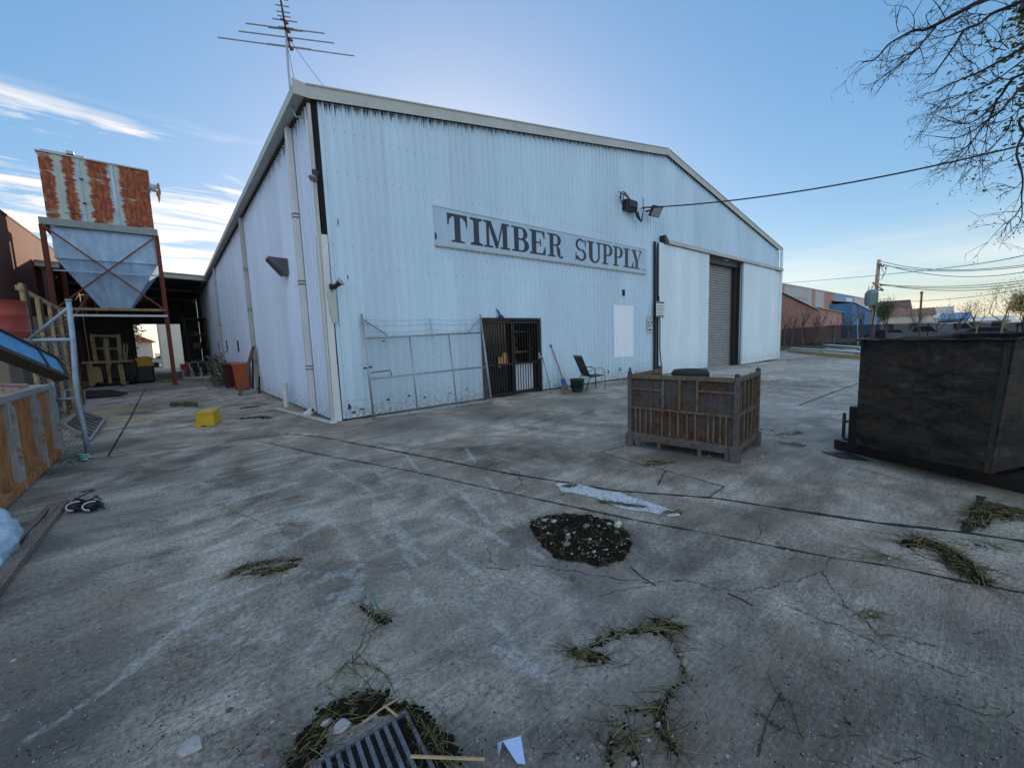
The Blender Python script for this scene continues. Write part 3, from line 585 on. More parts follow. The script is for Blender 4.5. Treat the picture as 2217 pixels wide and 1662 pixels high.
# things seen through the bars
rk = thing('storage_rack', 'steel rack of timber offcuts seen through the barred door', 'rack', (7.9, YF + 1.2, 0))
b = MB()
for x in (7.45, 8.5):
    for y in (YF + .6, YF + 1.3): b.b2((x, y, 0), (x + .05, y + .05, 2.4))
for z in (.5, 1.15, 1.75): b.b2((7.4, YF + .58, z), (8.6, YF + 1.37, z + .05))
b.build('frame', m_tan, rk)
b = MB()
for i in range(16): z = rnd.choice((.55, 1.2, 1.8)) + rnd.uniform(0, .3); x = rnd.uniform(7.5, 8.3); b.bar((x, YF + .55, z + .02), (x + rnd.uniform(-.1, .25), YF + 1.3, z + rnd.uniform(0, .3)), .05, .03)
b.build('offcuts', m_pine, rk)
cbx = MB(); cbx.box((6.95, YF + .045, .98), (.34, .02, .22)).box((7.03, YF + .045, 1.14), (.16, .018, .11)).box((6.83, YF + .044, .84), (.1, .016, .05))  # flat amber pieces painting in a warm reflection behind the left leaf
cbx.build('reflection_patch', mk('amber_patch', (.62, .36, .15), .2, 6, .8), base=(6.95, YF, .9), label='amber patch added for the warm reflection in the left door leaf', cat='amber_patch')
b = MB(); p = [(6.72, .26), (6.88, .0), (6.98, .03), (6.86, .1), (6.78, .22)]; b.prism([(a, YF - .07, DZ + .05 + c) for a, c in p], (0, .03, 0)); b.blob((6.87, YF - .06, DZ + .1), (.09, .03, .05), 4)
b.build('blue_rag', mk('blue_cloth', (.02, .06, .16), .3, 20, .9), base=(6.85, YF, DZ), label='dark blue rag caught on top of the barred door frame', cat='rag')
# ================================================================== sign
sg = thing('shop_sign', 'long pale blue sign board reading TIMBER SUPPLY on the front wall', 'sign', (9.45, YF - .05, 3.8))
SX0, SX1, SZ0, SZ1 = 4.99, 13.92, 3.84, 4.68
b = MB()
for i in range(4): a = SX0 + (SX1 - SX0) * i / 4; c = SX0 + (SX1 - SX0) * (i + 1) / 4 - .004; b.b2((a, YF - .056 - .001 * (i % 2), SZ0), (c, YF - .03, SZ1))
b.build('sign_board', m_signb, sg)
b = MB(); b.b2((SX0 - .01, YF - .07, SZ0 - .05), (SX1 + .01, YF - .03, SZ0 - .002)); b.b2((SX0 - .01, YF - .066, SZ1 + .001), (SX1 + .01, YF - .03, SZ1 + .018)); b.build('sign_rail', m_trim, sg)
def ring(cx, cy, rx, ry, ix, iy, a0, a1, n=14):
    o = []
    for i in range(n):
        A = R_(a0 + (a1 - a0) * i / n); B = R_(a0 + (a1 - a0) * (i + 1) / n)
        o.append([(cx + rx * math.cos(A), cy + ry * math.sin(A)), (cx + rx * math.cos(B), cy + ry * math.sin(B)), (cx + ix * math.cos(B), cy + iy * math.sin(B)), (cx + ix * math.cos(A), cy + iy * math.sin(A))])
    return o
def rect(a, b_, c, d): return [[(a, b_), (c, b_), (c, d), (a, d)]]
def Pg(s0):
    return rect(.14, 0, .40, 1) + rect(0, .93, .14, 1) + rect(0, 0, .60, .07)[:1] + rect(.40, .93, .58, 1) + rect(.40, .42, .58, .49) + ring(.58, .71, .42, .29, .15, .22, -90, 90)
GL = {
 'T': [[(.34, 0), (.64, 0), (.64, .9), (.34, .9)], [(.16, 0), (.34, 0), (.34, .08), (.16, .05)], [(.64, 0), (.84, 0), (.84, .05), (.64, .08)], [(0, .9), (1, .9), (1, 1), (0, 1)], [(0, .9), (0, .58), (.06, .58), (.10, .78), (.24, .9)], [(1, .9), (1, .58), (.94, .58), (.90, .78), (.74, .9)]],
 'I': rect(.28, 0, .72, 1) + [[(0, 0), (.28, 0), (.28, .12), (0, .07)], [(.72, 0), (1, 0), (1, .07), (.72, .12)], [(0, .93), (.28, .88), (.28, 1), (0, 1)], [(.72, .88), (1, .93), (1, 1), (.72, 1)]],
 'M': [[(.10, .07), (.20, .07), (.20, .80), (.10, .93)], [(0, 0), (.34, 0), (.34, .07), (0, .07)], [(0, .93), (.10, .93), (.26, 1), (0, 1)], [(.10, .93), (.20, .80), (.44, 0), (.52, 0), (.56, .16), (.28, 1), (.26, 1)], [(.52, 0), (.56, .16), (.72, .80), (.72, 1), (.70, 1), (.50, .1)], [(.72, .07), (.90, .07), (.90, 1), (.72, 1)], [(.62, 0), (1, 0), (1, .07), (.62, .07)], [(.90, .93), (1, .93), (1, 1), (.90, 1)]],
 'B': rect(.14, 0, .40, 1) + rect(0, .93, .14, 1) + rect(0, 0, .14, .07) + rect(.40, .93, .58, 1) + rect(.40, .48, .60, .55) + rect(.40, 0, .60, .07) + ring(.56, .74, .36, .26, .12, .19, -90, 90) + ring(.58, .275, .42, .275, .15, .205, -90, 90),
 'E': rect(.14, 0, .42, 1) + rect(0, .93, .14, 1) + rect(0, 0, .14, .07) + rect(.42, .93, .96, 1) + rect(.42, 0, 1, .07) + rect(.42, .48, .66, .54) + [[(.96, .93), (.80, .93), (.90, .70), (.96, .68)], [(1, .07), (.82, .07), (.94, .33), (1, .35)], [(.66, .36), (.72, .36), (.72, .66), (.66, .66)]],
 'R': rect(.14, 0, .38, 1) + rect(0, .93, .14, 1) + rect(0, 0, .14, .07) + rect(.38, 0, .50, .07) + rect(.38, .93, .54, 1) + rect(.38, .48, .56, .55) + ring(.54, .74, .34, .26, .12, .19, -90, 90) + ring(.52, .26, .30, .25, .08, .22, 0, 75, 8) + [[(.60, .26), (.82, .26), (.84, .08), (.66, .04)]] + ring(.86, .10, .17, .14, .06, .06, 190, 350, 8),
 'P': rect(.14, 0, .40, 1) + rect(0, .93, .14, 1) + rect(0, 0, .14, .07) + rect(.40, 0, .56, .07) + rect(.40, .93, .56, 1) + rect(.40, .42, .56, .49) + ring(.54, .71, .46, .29, .18, .22, -90, 90),
 'S': ring(.48, .74, .42, .28, .24, .19, 40, 270, 16) + ring(.52, .27, .46, .28, .24, .19, 88, -165, 18) + [[(.86, .66), (.94, .66), (.94, 1), (.86, 1)], [(.04, 0), (.12, 0), (.12, .36), (.04, .36)], [(.80, .92), (.86, .78), (.86, .96)], [(.12, .05), (.18, .09), (.12, .22)]],
 'U': rect(.12, .32, .36, 1) + rect(.74, .32, .86, 1) + ring(.49, .32, .37, .34, .13, .25, 180, 270, 8) + ring(.49, .32, .37, .34, .25, .25, 270, 360, 8) + rect(0, .93, .12, 1) + rect(.36, .93, .48, 1) + rect(.62, .93, .74, 1) + rect(.86, .93, 1, 1),
 'L': rect(.16, 0, .46, 1) + rect(0, .93, .16, 1) + rect(.46, .93, .62, 1) + rect(0, 0, .16, .07) + rect(.46, 0, 1, .07) + [[(1, .07), (.80, .07), (.93, .34), (1, .36)]],
 'Y': [[(.10, .93), (.36, .93), (.62, .46), (.62, .40), (.36, .40)], [(.62, .46), (.82, .93), (.92, .93), (.64, .40), (.62, .40)], [(.36, .07), (.62, .07), (.62, .40), (.36, .40)], [(.20, 0), (.78, 0), (.78, .07), (.20, .07)], [(0, .93), (.46, .93), (.46, 1), (0, 1)], [(.70, .93), (1, .93), (1, 1), (.70, 1)]],
}
lt = [('T', 395, 537, 320), ('I', 558, 645, 345), ('M', 655, 840, 370), ('B', 855, 979, 400), ('E', 983, 1097, 415), ('R', 1113, 1222, 435), ('S', 1310, 1392, 465), ('U', 1398, 1502, 480), ('P', 1505, 1580, 500), ('P', 1583, 1654, 510), ('L', 1657, 1730, 530), ('Y', 1715, 1790, 540)]
for ch, xa, xb, ym in lt:
    X0 = FY(850 + xa / 3.317, 400 + ym / 3.317, YF - .06).x; X1 = FY(850 + xb / 3.317, 400 + ym / 3.317, YF - .06).x
    b = MB(); z0 = SZ0 + .095; H_ = .66
    for i, pl in enumerate(GL[ch]): b.face([(X0 + (X1 - X0) * p[0], YF - .060 - .0003 * (i % 9), z0 + H_ * p[1]) for p in pl])
    b.build('letter', m_ink, sg)
b = MB(); b.face([(13.66 + .03 * math.cos(q * .8), YF - .061, SZ0 + .12 + .03 * math.sin(q * .8)) for q in range(8)]); b.face([(13.80 + p[0], YF - .061, SZ0 + .07 + p[1]) for p in ((0, 0), (.07, 0), (.08, .05), (.01, .06))])
b.build('ink_mark', m_ink, sg)
b = MB(); b.face([(SX0 + .002 + .055 * max(0, math.cos(q)), YF - .061, SZ0 + .17 + .09 * math.sin(q)) for q in [R_(-90 + i * 18) for i in range(11)]]); b.build('ink_mark', m_ink, sg)
def text_mesh(name, s, size, loc, mat, parent, ext=.002, font_bold=0):
    cu = bpy.data.curves.new(name, 'FONT'); cu.body = s; cu.size = size; cu.align_x = 'CENTER'; cu.extrude = ext; cu.offset = font_bold
    o = bpy.data.objects.new(name, cu); COL.objects.link(o); bpy.context.view_layer.update()
    me_ = bpy.data.meshes.new_from_object(o.evaluated_get(bpy.context.evaluated_depsgraph_get())); bpy.data.objects.remove(o)
    n = bpy.data.objects.new(name, me_); COL.objects.link(n); me_.materials.clear(); me_.materials.append(mat); n.rotation_euler = (R_(90), 0, 0)
    n.parent = parent; n.location = Vector(loc) - WL(parent); return n
ns = thing('number_sign', 'small white sign with the number 57 beside the black door channel', 'sign', (14.2, YF - .04, 1.75))
b = MB(); b.b2((14.02, YF - .05, 1.62), (14.38, YF - .035, 2.25)); b.build('plate', m_white, ns); b = MB()
for a, c in (((14.03, 1.63), (14.37, 1.642)), ((14.03, 2.228), (14.37, 2.24)), ((14.03, 1.642), (14.042, 2.228)), ((14.358, 1.642), (14.37, 2.228))): b.b2((a[0], YF - .053, a[1]), (c[0], YF - .0505, c[1]))
b.build('border', m_ink, ns)
text_mesh('number', '57', .30, (14.2, YF - .052, 1.84), m_ink, ns, font_bold=.006); text_mesh('lettering', 'No.', .13, (14.2, YF - .052, 2.10), m_ink, ns)
b = MB(); b.b2((14.09, YF - .053, 1.69), (14.31, YF - .0505, 1.76)); b.build('lettering', m_ink, ns)
rs = thing('notice_sign', 'white notice with dark heading and faint lines on the left sliding door', 'sign', (14.98, YF - .22, 2.2))
y = YF - .235; xa, xb, za, zb = FY(1421, 675, y).x, FY(1438, 675, y).x, 2.22, 2.80
b = MB(); b.b2((xa, y, za), (xb, y + .012, zb)); b.build('plate', m_white, rs)
b = MB(); b.b2((xa + .01, y - .003, zb - .07), (xb - .01, y - .0005, zb - .01)); b.b2((xa + .01, y - .003, za + .01), (xb - .01, y - .0005, za + .05)); b.build('band', m_ink, rs)
b = MB()
for i, z in enumerate((2.62, 2.52, 2.44, 2.34)):
    x = xa + .05
    while x < xb - .1: w = rnd.uniform(.03, .08); b.b2((x, y - .003, z), (x + w, y - .0005, z + .025)); x += w + .02
b.build('lettering', m_screw, rs)
# ================================================================== lamps, power head, cable
def floodlamp(p, label, aim, s=1.0):
    r = thing('floodlight', label, 'floodlight', p); p = Vector(p); aim = Vector(aim).normalized(); a, c = perp(aim)
    b = MB(); b.bar(p, p + Vector((0, -.14, 0)) * s, .04 * s); b.bar(p + Vector((0, -.13, -.02)) * s, p + Vector((0, -.26, -.06)) * s, .03 * s); b.build('bracket', m_blk, r)
    q = p + Vector((0, -.30, -.07)) * s; Mx = Matrix((a, c, aim)).transposed()
    b = MB(); b.box(q, (.36 * s, .28 * s, .07 * s), rot=Mx); b.box(q - aim * .05 * s, (.22 * s, .18 * s, .04 * s), rot=Mx); h = b.build('housing', m_blk, r, bevel=.008)
    b = MB(); b.box(q + aim * .038 * s, (.32 * s, .24 * s, .006), rot=Mx); b.build('lens', m_alu, h); return r
fl = FY(1398, 458, YF - .03); floodlamp(fl, 'black square floodlight just right of the power box', (-.15, -.8, -.55), 1.35)
def spotlamp(p, label, d, s=1.0):
    r = thing('spotlight', label, 'spotlight', p); p = Vector(p); d = Vector(d).normalized()
    b = MB(); b.box(p + Vector((0, -.01, 0)), (.10 * s, .02, .10 * s)); b.tube([p + Vector((0, -.02, 0)), p + Vector((0, -.10 * s, .02)), p + Vector((0, -.13 * s, -.03 * s))], .014 * s); b.build('bracket', m_blk, r)
    q = p + Vector((0, -.13 * s, -.03 * s)); b = MB(); b.lathe(q - d * .02, [(0, 0), (.035 * s, .002), (.045 * s, .06 * s), (.045 * s, .12 * s), (.075 * s, .19 * s), (.078 * s, .205 * s)], 16, d); h = b.build('lamp_body', m_blk, r, smooth=True)
    b = MB(); b.lathe(q - d * .02, [(0, .19 * s), (.05 * s, .197 * s), (.075 * s, .204 * s), (.082 * s, .21 * s), (.082 * s, .19 * s)], 16, d); b.build('lens', m_alu, h, smooth=True)
spotlamp((2.47, YF - .02, 4.86), 'black spotlight high on the corner by the black gap', (-.5, -.2, -.85), 1.0)
spotlamp((2.60, YF - .06, 2.72), 'small white-faced sensor lamp low on the building corner', (.6, -.55, .6), 1.0)
aw = thing('wall_light', 'grey wedge shaped hooded light on the side wall', 'wall light', (XL, 11.3, 3.5))
ya, yb = 11.2, 11.55; zt, zb = 3.70, 3.33
b = MB(); prof = [(XL - .03, 0, zt), (XL - .44, 0, zt + .02), (XL - .45, 0, zt - .03), (XL - .13, 0, zb - .01), (XL - .03, 0, zb)]
b.prism([(x, ya, z) for x, _, z in prof], (0, yb - ya, 0)); b.build('hood', mk('grey_hood', (.10, .10, .11), .2, 6, .6), aw)
b = MB(); b.prism([(XL - .43, ya + .03, zt - .045), (XL - .43, yb - .03, zt - .045), (XL - .14, yb - .03, zb - .02), (XL - .14, ya + .03, zb - .02)], (-.01, 0, -.012)); b.build('diffuser', m_purlin, aw)
b = MB()
for k in range(5): yy = 11.2 + k * .07; b.face([(XL - .0275, yy, 3.4), (XL - .0275, yy + .04, 3.4), (XL - .0275, yy + .03, 3.4 - .5 - .5 * rnd.random())])
pb = thing('power_box', 'black power connection box with looped cables on the front wall', 'power box', (12.97, YF - .03, 5.95))
p = FY(1364, 446, YF - .12)
b = MB(); b.box(p, (.62, .22, .36)); b.box(p + Vector((0, -.13, .03)), (.5, .06, .26)); b.build('box', m_blk, pb, bevel=.03)
b = MB()
for dx, dz, r1 in ((-.38, .12, .16), (-.46, .08, .22), (-.52, .14, .2)): b.tube([p + Vector((dx + r1 * math.cos(a) * 1.1, -.1, dz + r1 * math.sin(a))) for a in [R_(20 + 25 * i) for i in range(9)]], .016, 5)
b.tube([p + Vector((-.75, -.05, .32)), p + Vector((-.1, -.05, .22)), p + Vector((.1, -.05, .1))], .014, 5)
for k in range(4): b.tube([p + Vector((.1 + .08 * k, -.1, -.15)), p + Vector((.25 + .08 * k, -.12, -.38 - .04 * k)), p + Vector((.45 + .03 * k, -.14, -.50 + .03 * k)), p + Vector((.55, -.16, -.2)), p + Vector((.62, -.18, .02))], .017, 5)
b.build('cables', m_blk, pb)
b = MB(); q = p + Vector((.75, -.05, .05)); b.bar(q + Vector((0, .12, 0)), q + Vector((0, -.12, 0)), .03); b.bar(q + Vector((0, 0, -.05)), q + Vector((0, 0, .35)), .03); b.build('cable_hook', m_galv, pb)
s0 = p + Vector((.55, -.15, .0)); s1 = DD(2420, 262, 17)
b = MB(); pts = []
for i in range(31):
    k = i / 30; q = s0.lerp(s1, k); q.z -= .35 * 4 * k * (1 - k); pts.append(q)
b.tube(pts, .022, 6)
for i in range(4): b.tube([pts[0] + Vector((-.05, 0, 0)), pts[1] + Vector((0, .01 * i, .02 * (i - 1.5))), pts[3]], .010, 4)
b.build('service_cable', m_blk, base=s0, label='thick black service cable running from the power box up towards the bare tree', cat='cable')
# ================================================================== antenna on the gutter
an = thing('tv_antenna', 'tall rooftop television antenna on a thin bent mast above the gutter corner', 'antenna', (2.2, 9.3, 6.1))
AXX = 2.28; A0 = FX(640, 250, AXX); A1 = FX(631, 225, AXX); A2 = FX(618.5, 68, AXX)
b = MB(); b.tube([A0 + Vector((.15, -.02, -.02)), A0 + Vector((0, 0, -.02)), A1, A1.lerp(A2, .5) + Vector((0, .02, 0)), A2], .019, 8); b.build('mast', m_galv, an)
ZA = A2.z + .02
B0 = HZ(630, 110, ZA - .10)
sl_ = HZ(626, 82, ZA) - HZ(622, 62, ZA)
BE = HZ(601, -40, ZA)
b = MB(); b.tube([B0, HZ(619, 66, ZA), BE], .017, 6); b.build('boom', m_steel, an)
ofx, s7 = 400, 4.424
els = [((318, 360), (1625, 538), .012), ((790, 422), (1210, 477), .018), ((513, 300), (1430, 415), .012), ((583, 225), (1340, 323), .012), ((800, 262), (1130, 300), .017), ((835, 180), (1080, 215), .011), ((895, 255), (1043, 275), .010), ((888, 150), (1015, 168), .010), ((878, 108), (1010, 125), .010), ((868, 47), (998, 68), .010), ((860, -20), (990, 6), .010), ((850, -80), (985, -55), .010)]
for (a, c, r) in els:
    b = MB(); pa = HZ(ofx + a[0] / s7, a[1] / s7, ZA + .01); pc = HZ(ofx + c[0] / s7, c[1] / s7, ZA + .01)
    b.tube([pa, pc], r, 6); b.build('element', m_galv, an)
for (x, y) in ((955, 205), (975, 290), (1000, 372), (1010, 458)):
    q = HZ(ofx + x / s7, y / s7, ZA); b = MB(); b.box(q, (.15, .03, .035), rz=R_(20)); b.box(q + Vector((.03, 0, -.02)), (.05, .05, .03)); b.build('insulator', m_red, an, bevel=.01)
for (a, c) in (((624, 108), FX(646, 212, 2.3)), ((626, 85), FY(716, 206, YF + .4))):
    b = MB(); p = HZ(a[0], a[1], ZA - .05); q = p.lerp(c, .5); q.z -= .03; b.tube([p, q, c], .0045, 4); b.build('guy_wire', m_steel, an)
# ================================================================== chain-link leaf leaning on the wall
def chain(b, o, u, v, Wd, Hd, p=.075, r=.0022, off=(0, 0, 0), sag=None):
    o = Vector(o); u = Vector(u).normalized(); v = Vector(v).normalized(); n = u.cross(v).normalized()
    for sgn in (1, -1):
        k = -Hd if sgn > 0 else 0
        while k < (Wd if sgn > 0 else Wd + Hd):
            # line s = k + sgn*t
            t0, t1 = 0, Hd
            if sgn > 0: t0 = max(0, -k); t1 = min(Hd, Wd - k)
            else: t0 = max(0, k - Wd); t1 = min(Hd, k)
            if t1 - t0 > .02:
                f_ = sag or (lambda s, t: Vector((0, 0, 0)))
                m = max(1, int((t1 - t0) / .25)) if sag else 1
                pts = [o + u * (k + sgn * (t0 + (t1 - t0) * i / m)) + v * (t0 + (t1 - t0) * i / m) + n * (.002 * sgn) + f_(k + sgn * (t0 + (t1 - t0) * i / m), t0 + (t1 - t0) * i / m) for i in range(m + 1)]
                b.tube(pts, r, 3, cap=False)
            k += p
lg = thing('chainlink_gate', 'grey chain-link gate leaf with barbed wire top leaning on the white wall', 'gate', (4.6, 8.1, 0))
BL = G(810, 911); BR = G(1065, 876); yB = (BL.y + BR.y) / 2
TL = FY(783, 683, YF - .10); TR = FY(1040, 683, YF - .10)
def gp(s, z):   # point on the leaning plane: s along, z height
    top = z / 2.17; l = BL.lerp(TL, top); r = BR.lerp(TR, top); return l.lerp(r, s)
b = MB(); b.tube([gp(0, .03), gp(0, 2.2)], .024, 8); b.tube([gp(1, .03), gp(1, 2.2)], .024, 8); b.tube([gp(0, .06), gp(1, .06)], .02, 8); b.tube([gp(0, 1.70), gp(1, 1.74)], .022, 8); b.tube([gp(0, .86), gp(1, .90)], .018, 8)
for s in (.335, .67): b.tube([gp(s, .06), gp(s, 1.72)], .018, 8)
b.build('frame', m_galv, lg, smooth=True)
for a_, c_ in (((.01, 2.08), (.17, 1.74)), ((.99, 2.08), (.86, 1.76)), ((.52, 2.1), (.525, 1.66))): b = MB(); b.tube([gp(*a_), gp(*c_)], .018, 6); b.build('brace', m_galv, lg)
b = MB()
for z in (1.84, 1.98, 2.09):
    for s0_, s1_ in ((0, .52), (.52, 1)):
        pts = [gp(s0_ + (s1_ - s0_) * i / 10, z - .04 * math.sin(math.pi * i / 10)) + Vector((0, -.01, 0)) for i in range(11)]; b.tube(pts, .0035, 4)
        for i in range(12): q = gp(s0_ + (s1_ - s0_) * (i + .5) / 12, z - .04 * math.sin(math.pi * (i + .5) / 12)); b.tube([q + Vector((-.015, -.02, -.02)), q + Vector((.015, 0, .02))], .002, 3)
b.build('barbed_wire', m_galv, lg)
b = MB(); uu = (BR - BL); chain(b, gp(0, .08) + Vector((0, -.022, 0)), uu, gp(.5, 1.7) - gp(.5, .1), uu.length, 1.66, .085, .0022)
for i in range(56): q = gp(i / 56, 1.72); b.tube([q + Vector((0, -.02, 0)), q + Vector((.02, -.02, .05))], .0022, 3)
b.build('wire_mesh', m_wire, lg)
b = MB(); b.tube([gp(.02, .98), gp(.16, 1.0), gp(.165, .88)], .011, 6); b.tube([gp(-.03, 1.08), gp(.03, 1.1)], .02, 6); b.tube([gp(.97, .98), gp(1.04, 1.0), gp(1.05, .9)], .012, 6); b.build('latch', m_steel, lg)
# ================================================================== tools and things along the wall
st_ = G(1195, 853); b = MB(); b.tube([st_, FY(1172.6, 766, YF - .04)], .011, 6); b.build('broom_handle', m_redpost, base=st_, label='thin bare wooden handle leaning on the wall nearest the barred door', cat='handle')
sh = thing('shovel', 'long handled shovel with pink handle and blue socket leaning on the wall', 'shovel', G(1222, 851))
p0 = G(1219, 840) + Vector((0, 0, .30)); p1 = FY(1193.7, 751, YF - .04)
b = MB(); b.tube([p0, p1], .016, 8); b.build('handle', mk('pink_handle', (.40, .14, .13), .2, 8, .6), sh)
b = MB(); b.tube([p1, p1 + (p1 - p0).normalized() * .08], .024, 8); b.build('grip', m_blk, sh)
b = MB(); q = G(1226, 853); n_ = 8; w = .12
rows = []
for j in range(5):
    t_ = j / 4; c = p0.lerp(q + Vector((0, 0, .01)), t_); ww = w * (1 if 0 < j < 4 else .8)
    rows.append([c + Vector((ww * (i / 4 - 1), -.03 * (1 - (i / 4 - 1) ** 2), .0)) for i in range(9)])
for j in range(4):
    b.mi = 0 if j < 2 else 1
    for i in range(8): b.face([rows[j][i], rows[j][i + 1], rows[j + 1][i + 1], rows[j + 1][i]])
o = b.build('blade', [mk('blue_enamel', (.03, .07, .25), .2, 6, .5), m_brown], sh); o.modifiers.new('s', 'SOLIDIFY').thickness = .006
q = G(1250, 848); b = MB(); b.lathe(q, [(0, .01), (.15, .012), (.16, .05), (.20, .34), (.215, .345), (.215, .375), (.195, .375), (.18, .1), (0, .08)], 24)
bn = thing('bin', 'dark green plastic tub on the ground beside the chair', 'tub', q); b.build('tub', m_green, bn, smooth=True)
b = MB()
for i in range(9): a = i * .7; b.blob(q + Vector((.12 * math.cos(a), .12 * math.sin(a), .36)), (.07, .07, .03), i, 1)
b.build('liner', m_blk, bn)
ch = thing('garden_chair', 'black sling garden chair with metal tube arms by the white wall', 'chair', G(1290, 843))
cb0 = Vector(ch.location) + Vector((-.05, .12, 0)); ang = R_(12)
ux = Vector((math.cos(-R_(22)), math.sin(-R_(22)), 0)); uy = Vector((-ux.y, ux.x, 0))   # ux: chair faces this way
def cp(f_, s_, z): return cb0 + ux * f_ + uy * s_ + Vector((0, 0, z))
for s_ in (-.27, .27):
    b = MB(); b.tube([cp(.30, s_, 0), cp(.30, s_, .30), cp(.27, s_, .58), cp(.18, s_, .65), cp(-.05, s_, .64), cp(-.22, s_, .56)], .014, 8); b.build('arm', m_galv if s_ < 0 else m_steel, ch, smooth=True)
    b = MB(); b.tube([cp(-.33, s_, 0), cp(-.20, s_, .40), cp(-.16, s_ * .98, .42)], .014, 8); b.build('leg', m_steel, ch, smooth=True)
    b = MB(); b.tube([cp(.28, s_ * .9, .42), cp(-.16, s_ * .9, .39), cp(-.26, s_ * .9, .60), cp(-.45, s_ * .9, 1.02)], .013, 8); b.build('frame', m_steel, ch, smooth=True)
b = MB()
sf = [(.27, .425), (.05, .40), (-.14, .40), (-.18, .45), (-.27, .62), (-.44, 1.0)]
for (a, c) in zip(sf, sf[1:]): b.face([cp(a[0], -.23, a[1]), cp(a[0], .23, a[1]), cp(c[0], .23, c[1]), cp(c[0], -.23, c[1])])
o = b.build('sling', mk('black_sling', (.04, .042, .05), .2, 60, .7), ch); o.modifiers.new('s', 'SOLIDIFY').thickness = .006
b = MB(); b.tube([cp(-.45, -.24, 1.02), cp(-.45, .24, 1.02)], .013, 8); b.tube([cp(.28, -.26, .42), cp(.28, .26, .42)], .012, 8); b.build('crossbar', m_steel, ch)
# fallen flashing, stub post, tall plank, wheelie bins
a, c = G(596, 886), G(722, 918); d = (c - a); b = MB(); s_ = Vector((-d.y, d.x, 0)).normalized()
b.prism([a + s_ * .09 + Vector((0, 0, .012)), a - s_ * .0 + Vector((0, 0, .012)), c - s_ * .06 + Vector((0, 0, .012)), c + s_ * .09 + Vector((0, 0, .012))], (0, 0, .008)); b.prism([a.lerp(c, .0) - s_ * .005 + Vector((0, 0, .012)), c - s_ * .065 + Vector((0, 0, .012)), c - s_ * .065 + Vector((0, 0, .09)), a - s_ * .005 + Vector((0, 0, .05))], tuple(s_ * .006))
b.build('fallen_flashing', m_white, base=a, label='long white metal flashing lying on the ground at the building corner', cat='flashing')
p = G(621, 880); b = MB(); b.tube([p, p + Vector((0, 0, .62))], .065, 10); b.tube([p + Vector((0, 0, .62)), p + Vector((.02, 0, .65))], .07, 10); b.build('white_post', m_white, base=p, label='short white pipe stub standing against the side wall', cat='pipe')
def wheelie(p, m, label, rz):
    r = thing('wheelie_bin', label, 'bin', p); Mx = Matrix.Rotation(rz, 3, 'Z'); p = Vector(p)
    def q(x, y, z): return p + Mx @ Vector((x, y, z))
    b = MB(); lo = [(-.2, -.22), (.2, -.22), (.2, .22), (-.2, .22)]; hi = [(-.28, -.32), (.28, -.32), (.28, .32), (-.28, .32)]
    for i in range(4):
        j = (i + 1) % 4; b.face([q(*lo[i], .06), q(*lo[j], .06), q(*hi[j], .98), q(*hi[i], .98)])
    b.face([q(*k, .06) for k in lo]); b.b2 = b.b2; b.face([q(*k, .98) for k in hi]); b.build('body', m, r)
    b = MB(); b.prism([q(-.31, -.34, .985), q(.31, -.34, .985), q(.31, .36, 1.03), q(-.31, .36, 1.03)], (0, 0, .05)); b.build('lid', m, r, bevel=.015)
    b = MB(); b.tube([q(-.24, .38, 1.0), q(.24, .38, 1.0)], .02, 8); b.build('handle', m_blk, r)
    for sx in (-.2, .2): b = MB(); b.lathe(q(sx, .24, .1), [(0, -.03), (.1, -.03), (.1, .03), (0, .03)], 14, Mx @ Vector((1, 0, 0))); b.build('wheel', m_blk, r)
wheelie((1.98, 20.9, gz(2, 20.9)), m_dred, 'dark maroon wheelie bin left of the orange one beside the bush', R_(4))
wheelie((2.12, 19.2, gz(2, 19.2)), m_orange, 'orange wheelie bin behind the leaning brown plank', R_(-4))
bp = G(519, 856); b = MB(); b.bar(bp + Vector((0, 0, .01)), FX(549, 750, XL - .15), .30, .06, side=(0, 1, .1)); b.build('leaning_plank', m_brown, base=bp, label='wide brown plank leaning on the side wall in front of the orange bin', cat='plank')
b = MB(); q = Vector((XL - .22, 17.55, gz(2, 17.5))); b.bar(q, q + Vector((.08, -.35, 1.6)), .12, .05, side=(0, 1, 0)); b.bar(q + Vector((.05, -1.05, 0)), q + Vector((.10, -1.05, .62)), .10, .04, side=(0, 1, 0)); b.build('dark_batten', m_steel, base=q, label='dark narrow board standing behind the brown plank at the downpipe', cat='board')
# yellow box
a, c, d = G(424, 926), G(465, 922), G(481, 911); yb_ = thing('yellow_box', 'upturned yellow plastic tub on the concrete in front of the shed', 'tub', (a + c) / 2)
e = a + (d - c); cen = (a + c + d + e) / 4
def ins(p, k, z): return cen + (p - cen) * k + Vector((0, 0, z))
b = MB(); P4 = [a, c, d, e]
bot = [ins(p, 1.0, .01) for p in P4]; top = [ins(p, .9, .30) for p in P4]
for i in range(4):
    j = (i + 1) % 4
    if i in (0, 2): 
        m_ = bot[i].lerp(bot[j], .3); m2 = bot[i].lerp(bot[j], .55); b.face([bot[i], m_, m_ + Vector((0, 0, .02)), m2 + Vector((0, 0, .02)), m2, bot[j], top[j], top[i]])
    else: b.face([bot[i], bot[j], top[j], top[i]])
b.face(top); b.build('shell', m_yel, yb_, bevel=.012)
b = MB()
for i in range(4):
    j = (i + 1) % 4; b.bar(ins(P4[i], .915, .275), ins(P4[j], .915, .275), .02)
    for k in (.2, .4, .6, .8): b.bar(ins(P4[i], 1.0, .03).lerp(ins(P4[j], 1.0, .03), k), ins(P4[i], .91, .27).lerp(ins(P4[j], .91, .27), k), .008, .014)
b.build('rim', m_yel, yb_)
